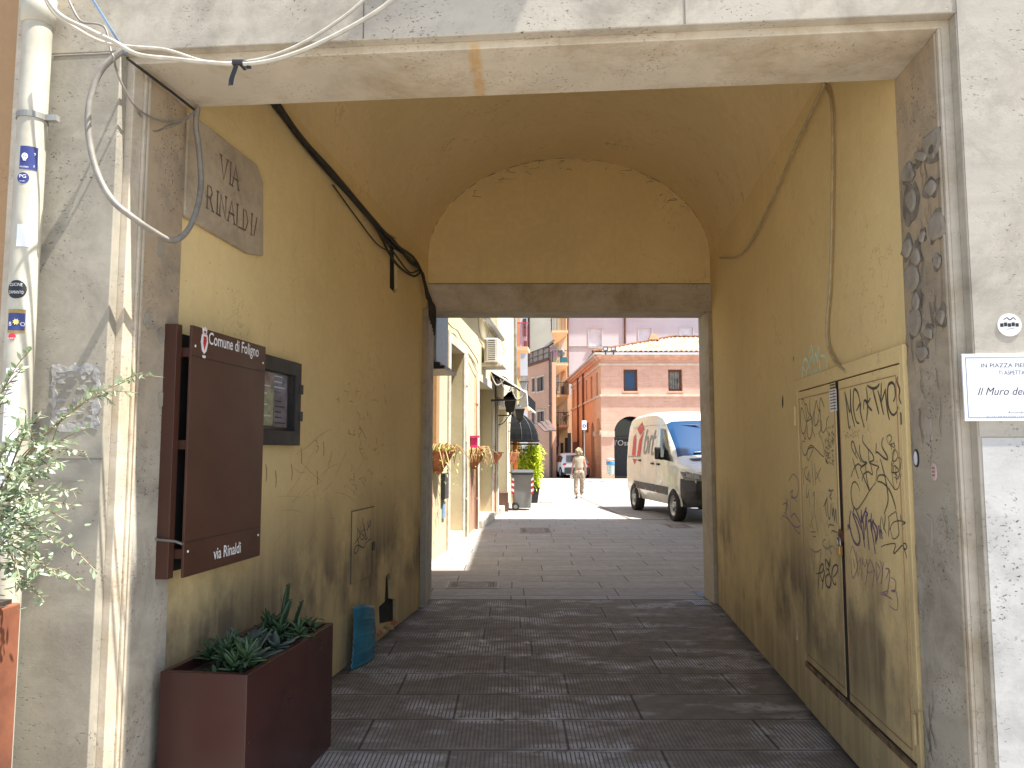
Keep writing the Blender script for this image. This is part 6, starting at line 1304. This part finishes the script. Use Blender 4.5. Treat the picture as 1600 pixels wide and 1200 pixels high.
# ------------------------------------------------------------ parked van
VO = V((3.72, 17.8, 0)); vx = (V((3.36, 21.2, 0)) - VO).normalized(); FV = Fr(VO, vx, (-vx.y, vx.x, 0)); Wv = 1.0
axis_r = -FV.n                                                      # towards the van's other side
def vp(s_, y_, z): return VO + vx*s_ + axis_r*(Wv - y_) + V((0,0,z))      # y_=+Wv visible side, 0 centre
FRONT, REAR, RW = -.92, 4.42, .355
T = thing('delivery_van', 'silver white high roof delivery van with red diamond logo parked at right', 'van', VO + axis_r*Wv + vx*1.7)
def top(s_):
    pts = [(-.92,.98),(-.84,1.16),(-.55,1.30),(.02,1.44),(.12,1.50),(.70,2.06),(1.00,2.34),(1.25,2.50),(1.7,2.60),(2.4,2.635),(4.0,2.60),(4.3,2.52),(4.42,2.36)]
    for (a, za), (b, zb) in zip(pts, pts[1:]):
        if s_ <= b: f = max(0, (s_-a)/(b-a)); return lrp(za, zb, f)
    return pts[-1][1]
def plan_(s_):                                                     # half width along the length
    if s_ < -.3: f = (s_-FRONT)/(.62); return Wv*(.80 + .19*math.sin(min(1, max(0, f))*math.pi/2))
    if s_ > 4.2: return Wv*(1-.05*(s_-4.2)/.22)
    return Wv
def section(s_):
    t_ = top(s_); W = plan_(s_); zb = .34 if s_ > -.6 else lrp(.42, .34, (s_-FRONT)/.32)
    if t_ > 1.6: return [(0,zb),(W*.9,zb),(W*.97,.50),(W,.62),(W*1.0,.80),(W*1.0,1.10),(W*.995,1.30),(W*lrp(.97,.96,1),lrp(1.3,t_,.42)),(W*.90,lrp(1.3,t_,.78)),(W*.84,lrp(1.3,t_,.92)),(W*.70,lrp(1.3,t_,.985)),(W*.35,t_),(0,t_+.01)]
    q = t_-1.0
    return [(0,zb),(W*.88,zb),(W*.96,.48),(W*.99,.60),(W,.75),(W*.99,min(.98,t_*.9)),(W*.98,lrp(.95,t_,.35)),(W*.96,lrp(.95,t_,.6)),(W*.93,lrp(.95,t_,.8)),(W*.86,lrp(.95,t_,.92)),(W*.72,lrp(.95,t_,.98)),(W*.36,t_),(0,t_+.01)]
st_ = [FRONT,-.90,-.84,-.72,-.55,-.40,-.2,0,.12,.3,.5,.70,.85,1.0,1.12,1.25,1.45,1.7,2.1,2.6,3.1,3.6,4.0,4.2,4.3,4.38,4.42]
mb = MB(); vs = []; K = 13
for s_ in st_:
    for (y_, z) in section(s_): vs.append(vp(s_, y_, z))
    for (y_, z) in reversed(section(s_)[1:-1]): vs.append(vp(s_, -y_, z))
n_ = 2*K-2; fs = [(i*n_+k, i*n_+(k+1) % n_, (i+1)*n_+(k+1) % n_, (i+1)*n_+k) for i in range(len(st_)-1) for k in range(n_)]; fs += [tuple(range(n_)), tuple((len(st_)-1)*n_+k for k in reversed(range(n_)))]
mb.add(vs, fs)
for i, f in enumerate(fs):                                         # dark plastic for bumper + lower panels at the nose
    zc = sum(vs[k].z for k in f)/len(f); sc_ = sum((vs[k]-VO).dot(vx) for k in f)/len(f)
    if sc_ < -.44 and zc < .93: mb.m[i] = 1
    elif sc_ >= 0.12 and sc_ <= 1.02 and zc > 1.52:
        if all(abs((vs[k]-VO-axis_r*Wv).dot(axis_r)) < .87 for k in f): mb.m[i] = 2
    if zc < .40: mb.m[i] = 1
body = obj('body', mb, [M['silver'], M['plastic'], M['glass_blue']], T, smooth_=True)
ed = body.modifiers.new('es', 'EDGE_SPLIT'); ed.split_angle = R(38)
def yat(s_, z):
    sec = section(s_)[1:]
    for (y0, z0), (y1, z1) in zip(sec, sec[1:]):
        if z0 <= z <= z1: return lrp(y0, y1, (z-z0)/max(1e-6, z1-z0))
    return sec[-1][0]
from mathutils.bvhtree import BVHTree
bvh = BVHTree.FromPolygons(vs, fs)
def hitp(u, v, off=.012):
    r = ray(u, v).normalized(); h, nn, i_, d_ = bvh.ray_cast(V((0, 0, CH)), r)
    return None if h is None else h - r*off
def skin_patch(pts, mat, name, parent=T, n=10, off=.014):            # four pixel corners laid onto the body surface
    A, B, C_, D_ = [V((*p, 0)) for p in z6(pts)]; mb = MB(); vv = []
    for i in range(n+1):
        for j in range(n+1):
            q = A.lerp(B, j/n).lerp(D_.lerp(C_, j/n), i/n); h = hitp(q.x, q.y, off); vv.append(h)
    ok = [f for i in range(n) for j in range(n) for f in [(i*(n+1)+j, i*(n+1)+j+1, (i+1)*(n+1)+j+1, (i+1)*(n+1)+j)] if all(vv[k] is not None for k in f)]
    mb.add([p if p is not None else V((0,0,0)) for p in vv], ok); return obj(name, mb, mat, parent, smooth_=True) if ok else None
z6 = lambda pts: [(930+x/6, 630+y/6) for x, y in pts]
def side_poly(pts, mat, name, parent=T, off=.008, sub=4, holes=None, shift=0):
    mb = MB(); q = [FV.st(u, v) for u, v in pts] if shift == 0 else pts
    dn = []
    for i in range(len(q)):
        a, b = q[i], q[(i+1) % len(q)]
        for k in range(sub): dn.append((lrp(a[0], b[0], k/sub), lrp(a[1], b[1], k/sub)))
    tr = tessellate_polygon([[V((a, b, 0)) for a, b in dn]]); mb.add([vp(a, yat(a, b)+off, b) for a, b in dn], [tuple(t) for t in tr]); return obj(name, mb, mat, parent)
z6 = lambda pts: [(930+x/6, 630+y/6) for x, y in pts]
skin_patch([(612,236),(656,244),(722,548),(604,520)], M['glass'], 'side_window', n=12, off=.03)
side_poly(z6([(362,722),(420,735),(420,800),(385,790)]), M['plastic'], 'side_rail', off=.012); side_poly(z6([(423,735),(563,760),(563,832),(423,800)]), M['plastic'], 'side_rail', off=.012); side_poly(z6([(568,762),(684,785),(680,862),(568,834)]), M['plastic'], 'side_rail', off=.012)
lg = side_poly(z6([(406,178),(437,245),(403,302),(366,238)]), M['red'], 'red_logo'); side_poly(z6([(345,315),(362,290),(372,350),(372,492),(340,488)]), M['red'], 'red_logo'); side_poly(z6([(400,345),(432,268),(418,495),(388,494)]), M['red'], 'red_logo'); side_poly(z6([(350,520),(390,526),(369,575)]), M['red'], 'red_logo')
M['letter'] = basic('grey_letters', (.22,.22,.22), .05, rough=.4, bump=0)
def vstroke(pts, w_, mat, name):
    q = smooth([V((*FV.st(u, v), 0)) for u, v in z6(pts)], 5); mb = MB(); vs = []
    for i in range(len(q)):
        t_ = (q[min(i+1, len(q)-1)]-q[max(i-1, 0)]).normalized(); nn = V((-t_.y, t_.x, 0))*w_/2
        for s2 in (q[i]+nn, q[i]-nn): vs.append(vp(s2.x, yat(s2.x, s2.y)+.009, s2.y))
    mb.add(vs, [(2*i, 2*i+1, 2*i+3, 2*i+2) for i in range(len(q)-1)]); return obj(name, mb, mat, T)
vstroke([(467,250),(455,340),(450,465)], .10, M['letter'], 'logo_letter'); vstroke([(453,350),(478,320),(480,400),(470,460),(450,462)], .09, M['letter'], 'logo_letter'); vstroke([(505,310),(497,400),(492,470)], .10, M['letter'], 'logo_letter'); vstroke([(500,345),(512,315),(520,318)], .09, M['letter'], 'logo_letter'); vstroke([(543,255),(530,350),(522,450),(528,474),(540,470)], .09, M['letter'], 'logo_letter'); vstroke([(520,330),(552,318)], .07, M['letter'], 'logo_letter')
for pts, w_ in (([(568,210),(566,420),(572,640),(582,915)], .012), ([(440,240),(432,420),(425,640),(422,740)], .012), ([(330,235),(450,215),(570,205)], .010), ([(590,205),(640,205),(672,235)], .012), ([(590,205),(592,400),(570,620)], .008), ([(305,500),(420,500)], .035), ([(600,210),(620,60)], .008)): vstroke(pts, w_, M['galv'], 'panel_seam')
for (x_, y_) in ((592,572),(538,565),(418,535)):
    a = FV.st(*z6([(x_, y_)])[0]); mb = MB(); mb.box(Fr(vp(0, Wv, 0), vx, FV.n), a[0]-.09, a[0]+.09, a[1]-.025, a[1]+.025, -.01, .035); obj('handle', mb, M['plastic'], T, bev=.008)
for (x_, y_) in ((392,785),(478,802),(575,820)):
    a = FV.st(*z6([(x_, y_)])[0]); mb = MB(); mb.box(Fr(vp(0, Wv, 0), vx, FV.n), a[0]-.03, a[0]+.03, a[1]-.02, a[1]+.02, .0, .02); obj('side_marker', mb, M['orange'], T)
def wheelset(c, out, r, parent, w=.24, car=False):
    c = V(c); out = V(out).normalized(); ax = (V((0,0,1)).cross(out).normalized(), V((0,0,1)), out)
    W_ = thing('wheel', None, None, c); W_.parent = parent; W_.location = c - parent.location
    mb = MB(); mb.lathe(c, [(r*.62,-w/2+.02),(r*.8,-w/2),(r*.95,-w/2),(r,-w/2+.03),(r,w/2-.03),(r*.95,w/2),(r*.80,w/2),(r*.66,w/2-.02)], 30, ax=ax); 
    def mk(name, mb, mat, sm=False):
        me = bpy.data.meshes.new(name); me.from_pydata([p-c for p in mb.v], [], mb.f); me.materials.append(mat)
        if sm: me.polygons.foreach_set('use_smooth', [True]*len(me.polygons))
        bm = bmesh.new(); bm.from_mesh(me); bmesh.ops.recalc_face_normals(bm, faces=bm.faces); bm.to_mesh(me); bm.free(); o = bpy.data.objects.new(name, me); C.objects.link(o); o.parent = W_; return o
    mk('tyre', mb, M['rubber'], True)
    mb = MB(); mb.lathe(c, [(r*.66,w/2-.02),(r*.62,w/2-.04),(r*.56,w/2-.07),(r*.25,w/2-.09),(r*.24,w/2-.03),(r*.10,w/2-.02),(0,w/2-.02)], 24, ax=ax); mk('rim', mb, M['wheel'], True)
    mb = MB()
    for k in range(8):
        th = 2*math.pi*k/8; cc = c + ax[0]*math.cos(th)*r*.43 + ax[1]*math.sin(th)*r*.43 + out*(w/2-.075); mb.lathe(cc, [(0,.006),(r*.08,.006),(r*.08,0)], 8, ax=ax)
    mk('rim_hole', mb, M['black'])
for s_ in (0, 3.42):
    for sg in (1, -1): wheelset(vp(s_, sg*(Wv-.11), RW), FV.n*sg, RW, T)
for s_ in (0, 3.42):                                               # wheel arches
    mb = MB(); vs = []; nA = 16
    for k in range(nA+1):
        th = math.pi*(-.12+1.24*k/nA); 
        for r_ in (RW*1.03, RW*1.30): a, b = s_+r_*math.cos(th), max(.36, RW+r_*math.sin(th)*1.05); vs.append(vp(a, yat(a, max(b, .5))+.010, b))
    mb.add(vs, [(2*k, 2*k+1, 2*k+3, 2*k+2) for k in range(nA)]); obj('wheel_arch', mb, M['silver'] if s_ else M['silver'], T, smooth_=True)
    mb = MB(); pts = [(s_+RW*1.17*math.cos(math.pi*k/18*1.16-.25), max(.33, RW+RW*1.17*math.sin(math.pi*k/18*1.16-.25))) for k in range(19)]; tr = tessellate_polygon([[V((a, b, 0)) for a, b in pts]]); mb.add([vp(a, yat(a, max(b,.5))+.004, b) for a, b in pts], [tuple(t) for t in tr]); obj('wheel_well', mb, M['shade_and_soot'], T)
for s_ in (0, 3.42):                                               # push wheels visible past the body side
    pass
for ch in [o for o in C.objects if o.parent == T and o.name.startswith('wheel') and o.type == 'EMPTY']:
    off = (ch.location + T.location - VO - axis_r*Wv); sgn = 1 if off.dot(FV.n) > 0 else -1; ch.location += FV.n*sgn*.035
# nose: headlight, grille, mirror, wipers, hood vent, windscreen shade
def nose_patch(sr, yr, fz, mat, name, parent=T, off=.012, nn=6):
    mb = MB(); vs = []
    for i in range(nn+1):
        for j in range(nn+1):
            f, g_ = i/nn, j/nn; y_ = lrp(yr[0], yr[1], f); z0, z1 = fz(f); z = lrp(z0, z1, g_)
            # find the station where the surface meets this (y,z) from the front
            s_ = FRONT
            while s_ < .3 and (yat(s_, min(z, top(s_))) < abs(y_) or top(s_) < z): s_ += .01
            vs.append(vp(s_-off, y_, z))
    mb.add(vs, [(i*(nn+1)+j, i*(nn+1)+j+1, (i+1)*(nn+1)+j+1, (i+1)*(nn+1)+j) for i in range(nn) for j in range(nn)]); return obj(name, mb, mat, parent, smooth_=True)
M['lamp'] = basic('headlamp_glass', (.30,.31,.32), .4, 20, rough=.12, metal=.4, bump=.3)
h_ = skin_patch([(788,628),(995,672),(1000,722),(830,712)], M['lamp'], 'headlight', off=.02)
if h_:
    for pts in ([(850,655),(905,665),(900,700),(850,690)], [(925,668),(975,678),(978,712),(928,706)]): skin_patch(pts, M['galv'], 'reflector', h_, 4, .028)
    skin_patch([(788,626),(840,637),(850,648),(800,640)], M['white'], 'side_light', h_, 4, .026); skin_patch([(835,712),(1000,722),(1002,732),(840,722)], M['letter'] if 'letter' in M else M['galv'], 'lamp_rim', h_, 8, .024)
skin_patch([(850,835),(1040,815),(1040,905),(835,905)], M['black'], 'bumper_recess', off=.012)
skin_patch([(1000,665),(1040,670),(1040,760),(1005,730)], M['black'], 'grille_side', off=.012)
gr_ = nose_patch(0, (-.40, .40), lambda f: (.62, 1.02), M['black'], 'grille', off=.02)

mb = MB(); c_ = vp(FRONT-.04, 0, .86); mb.lathe(c_, [(.0,.0),(.11,.0),(.11,.02),(.095,.02),(.09,.005)], 20, ax=(axis_r, V((0,0,1)), -vx)); obj('round_emblem', mb, M['steel'], T)
mb = MB(); vs = [vp(-.25,.62,top(-.25)+.0), vp(-.25,.05,top(-.25)+.02), vp(-.08,.05,top(-.08)+.03), vp(-.08,.66,top(-.08)+.0)]; mb.add([p+V((0,0,.012)) for p in vs], [(0,1,2,3)]); obj('bonnet_vent', mb, M['black'], T)
a = FV.st(*z6([(625,515)])[0])
for sg in (1, -1):
    mc = vp(a[0]+.02, sg*(Wv+.10), a[1]+.03); Fm = Fr(mc, axis_r, -vx); mb = MB(); mb.box(Fm, -.07, .07, -.06, .24, -.05, .05); obj('wing_mirror', mb, M['black'], T, bev=.03); mb = MB(); mb.tube([mc+V((0,0,-.02)), vp(a[0]+.02, sg*(Wv-.05), a[1]-.02)], .035, 6); obj('mirror_arm', mb, M['black'], T)
def onws(f_s, y_): return vp(f_s, y_, top(f_s)+.03)
mb = MB(); mb.tube([onws(.15,.45), onws(.22,-.35)], .022, 6); mb.tube([onws(.15,-.1), onws(.2,-.75)], .02, 6); obj('wiper', mb, M['black'], T)
mb = MB(); mb.tube(smooth([vp(-.55,.35,top(-.55)+.006), vp(-.40,.05,top(-.4)+.008), vp(-.30,.30,top(-.30)+.008), vp(-.22,-.1,top(-.22)+.008)], 6), .012, 5); obj('green_marking', mb, basic('green_ink', (.05,.35,.28), .1), T)
mb = MB(); 
for k in range(7): c_ = vp(.28, .55-.14*k, top(.28)-.12); mb.blob(c_, (.1,.1,.06), 6, .2)
obj('dashboard_papers', mb, M['paper'], T)
# ------------------------------------------------------------ two parked cars beyond the woman
def car(org, heading, L, W, H, mat, lab, suv):
    hd = V((*heading, 0)).normalized(); rt_ = V((hd.y, -hd.x, 0)); org = V(org); T = thing('parked_car', lab, 'car', org)
    pr = lambda s_, y_, z: org + hd*s_ + rt_*y_ + V((0,0,z))       # s from rear (0) to front (L)
    gh = .62*H; keys = [(0,.55*H,.80),(.06,.72*H,.93),(.16,.90*H,.97),(.30,.985*H,1),(.5,H,1),(.62,.95*H,1),(.76,.70*H,.98),(.90,.60*H,.94),(.98,.50*H,.85),(1.0,.40*H,.75)]
    mb = MB(); vs = []
    def sec(t_, wk):
        w_ = W/2*wk; 
        if t_ > gh*1.02: return [(0,.2),(w_*.9,.2),(w_,.35),(w_,.45*H),(w_*.97,gh),(w_*.84,lrp(gh,t_,.75)),(w_*.72,lrp(gh,t_,.95)),(w_*.4,t_),(0,t_+.01)]
        return [(0,.2),(w_*.9,.2),(w_,.32),(w_*.99,t_*.7),(w_*.96,t_*.9),(w_*.9,t_*.95),(w_*.75,t_*.985),(w_*.4,t_),(0,t_+.005)]
    for (f, t_, wk) in keys:
        q = sec(t_, wk); vs += [pr(f*L, y_, z) for y_, z in q] + [pr(f*L, -y_, z) for y_, z in reversed(q[1:-1])]
    n_ = 16; fs = [(i*n_+k, i*n_+(k+1) % n_, (i+1)*n_+(k+1) % n_, (i+1)*n_+k) for i in range(len(keys)-1) for k in range(n_)] + [tuple(range(n_)), tuple((len(keys)-1)*n_+k for k in range(n_))]
    mb.add(vs, fs)
    for i, f in enumerate(fs[:-2]):
        st, k = divmod(i, n_)
        if k in (4, 11) and 1 < st < 6: mb.m[i] = 1
        if k in (6,7,8,9) and st == 5: mb.m[i] = 1
        if max(vs[q_].z for q_ in f) < .40: mb.m[i] = 2
    b_ = obj('body', mb, [mat, M['glass'], M['plastic']], T, smooth_=True); b_.modifiers.new('e', 'EDGE_SPLIT').split_angle = R(35)
    F_ = Fr(org, rt_, -hd); mb = MB(); vs = [pr(.0*L+.12, -W*.36, gh*.98), pr(.12, W*.36, gh*.98), pr(.14*L, W*.31, H*.87), pr(.14*L, -W*.31, H*.87)]; mb.add([p - hd*.10 + V((0,0,.06)) for p in vs], [(0,1,2,3)]); obj('rear_window', mb, M['glass_blue'] if not suv else M['glass'], T)
    mb = MB(); mb.box(F_, -W*.42, W*.42, .25, .42*H, -.12, .10 if suv else .03); obj('bumper', mb, M['plastic'] if suv else mat, T, bev=.04)
    for sg in (-1, 1): mb = MB(); mb.blob(pr(.10, sg*W*.40, gh*.88), (.14,.10,.08), 8); obj('tail_light', mb, M['red'], T, smooth_=True)
    mb = MB(); mb.box(F_, -.26, .26, .42*H+.01, .42*H+.12, -.05, .03); obj('number_plate', mb, M['white'], T)
    for s_ in (.17*L, .80*L):
        for sg in (1, -1): wheelset(pr(s_, sg*(W/2-.08), .33), rt_*sg, .33, T, .2)
    for sg in (-1, 1): mb = MB(); mb.blob(pr(.62*L, sg*(W/2+.08), gh*1.0), (.08,.1,.07), 6); obj('mirror', mb, mat, T)
p_ = G(893, 744.5); car((P(900,744,47.0).x, 46.6, .012), (-.12, 1), 4.0, 1.75, 1.5, M['carwhite'], 'white suv seen from behind parked beyond the walking woman', True)
car((3.38, 51.0, .012), (-.06, 1), 3.7, 1.55, 1.42, M['carblack'], 'small black car parked to the left of the white suv', False)
# ------------------------------------------------------------ walking woman seen from behind
g_ = G(905, 779); WY = g_.y; T = thing('person', 'blond woman in beige sleeveless top and patterned trousers walking away', 'person', (g_.x, WY, 0)); o_ = V((g_.x, WY, 0)); Hh = 1.70
def skin_body(name, joints, edges, mat, parent, sub=2, root=0):
    me = bpy.data.meshes.new(name); me.from_pydata([o_ + V(j[:3]) - parent.location for j in joints], edges, []); ob = bpy.data.objects.new(name, me); C.objects.link(ob); ob.parent = parent
    m_ = ob.modifiers.new('skin', 'SKIN'); m_.use_smooth_shade = True
    for i, j in enumerate(joints):
        sv = me.skin_vertices[0].data[i]; r_ = j[3]; sv.radius = r_ if isinstance(r_, tuple) else (r_, r_); sv.use_root = (i == root)
    ms = ob.modifiers.new('sub', 'SUBSURF'); ms.levels = sub; ms.render_levels = sub; me.materials.append(mat); return ob
J = [(0,0,.95,(.15,.10)),(0,0,1.08,(.125,.09)),(0,.01,1.25,(.15,.10)),(0,.01,1.38,(.14,.085)),(0,.01,1.44,(.06,.06)),(0,.03,1.52,(.05,.05)),(0,.04,1.60,(.078,.09)),(0,.04,1.66,(.06,.07)),
     (-.16,.0,1.39,.045),(-.205,-.01,1.12,.036),(-.235,.03,.90,.028),(-.24,.05,.82,(.022,.036)),(.16,.0,1.39,.045),(.215,-.02,1.12,.036),(.225,.02,.90,.028),(.225,.04,.82,(.022,.036)),
     (-.085,0,.86,.085),(-.10,-.02,.48,.055),(-.10,-.10,.10,.035),(.085,0,.86,.085),(.09,.06,.48,.055),(.08,.12,.10,.035)]
E = [(0,1),(1,2),(2,3),(3,4),(4,5),(5,6),(6,7),(3,8),(8,9),(9,10),(10,11),(3,12),(12,13),(13,14),(14,15),(0,16),(16,17),(17,18),(0,19),(19,20),(20,21)]
skin_body('body', J, E, M['skin'], T)
skin_body('top', [(0,0,.98,(.175,.125)),(0,0,1.08,(.150,.11)),(0,.01,1.25,(.170,.115)),(0,.01,1.38,(.165,.10)),(0,.01,1.43,(.09,.075)),(-.15,.0,1.39,.052),(.15,.0,1.39,.052)], [(0,1),(1,2),(2,3),(3,4),(3,5),(3,6)], M['beige'], T)
skin_body('trousers', [(0,0,1.0,(.165,.12)),(0,-.01,.92,(.18,.13)),(-.095,0,.80,.105),(-.11,-.02,.48,.085),(-.105,-.09,.13,.078),(.095,0,.80,.105),(.105,.05,.48,.085),(.09,.115,.13,.078)], [(0,1),(1,2),(2,3),(3,4),(1,5),(5,6),(6,7)], M['trouser'], T)
mb = MB(); hc = o_ + V((0,.035,1.615))
for k in range(420):
    th = random.uniform(0, 6.28); ph = math.acos(random.uniform(-.75, 1)); d_ = V((math.sin(ph)*math.cos(th), math.sin(ph)*math.sin(th), math.cos(ph)))
    if d_.y > .55 and d_.z < .4: continue
    mb.leaf(hc + V((d_.x*.095, d_.y*.105, d_.z*.115)), (d_*.6 + V((random.uniform(-.6,.6), random.uniform(-.6,.6), -.7))), d_, random.uniform(.05,.09), .03, .2, 3, droop=.3)
h_ = obj('hair', mb, M['hair'], T); mb = MB(); mb.blob(hc, (.105,.10,.12), 12, .04); obj('hair_cap', mb, M['hair'], h_, smooth_=True)
for sg, y_ in ((-1,-.09),(1,.12)):
    mb = MB(); mb.blob(o_ + V((sg*.095, y_+.04, .045)), (.045,.12,.045), 10); obj('shoe', mb, M['white'] if sg > 0 else M['plastic'], T, smooth_=True)
mb = MB(); c_ = o_ + V((-.24,.05,.74)); mb.wbox(c_.x-.06, c_.x+.05, c_.y-.02, c_.y+.02, c_.z-.09, c_.z+.06); tag(obj('white_bag', mb, M['white'], bev=.015), 'small white bag held in the left hand of the walking woman', 'bag')
for sg in (-1, 1):
    hb = o_ + V((sg*.232, .05, .82)); mb = MB()
    for k in range(4): p0 = hb + V((0, -.025+.017*k, -.03)); mb.tube([p0, p0+V((-sg*.008,.004,-.045)), p0+V((-sg*.02,.010,-.07-.008*(k in (1,2))))], [.009,.008,.006], 6)
    mb.tube([hb+V((0,.02,.01)), hb+V((-sg*.02,.045,-.02)), hb+V((-sg*.025,.05,-.045))], [.010,.009,.007], 6); obj('fingers', mb, M['skin'], T, smooth_=True)
# unseen panel added high up to cast the shadow on the lintel stone
sp = FF.st(707, 25); n_f = FF.n; k_ = .32/ max(1e-3, SUN.dot(n_f)); pos = FF(sp[0], sp[1], 0) + SUN*k_
T = thing('shadow_panel', 'unseen panel added above the frame to cast a shadow on the facade', 'panel', pos); a_ = (pos-FF.o).dot(FF.x); mb = MB(); mb.box(FF, a_-.02, a_+.02, pos.z-.6, pos.z+.9, .18, .46); obj('panel', mb, M['dkmetal'], T); mb = MB(); mb.tube([FF(a_, pos.z+.6, 0), FF(a_, pos.z+.6, .2)], .015, 6); obj('arm', mb, M['dkmetal'], T)
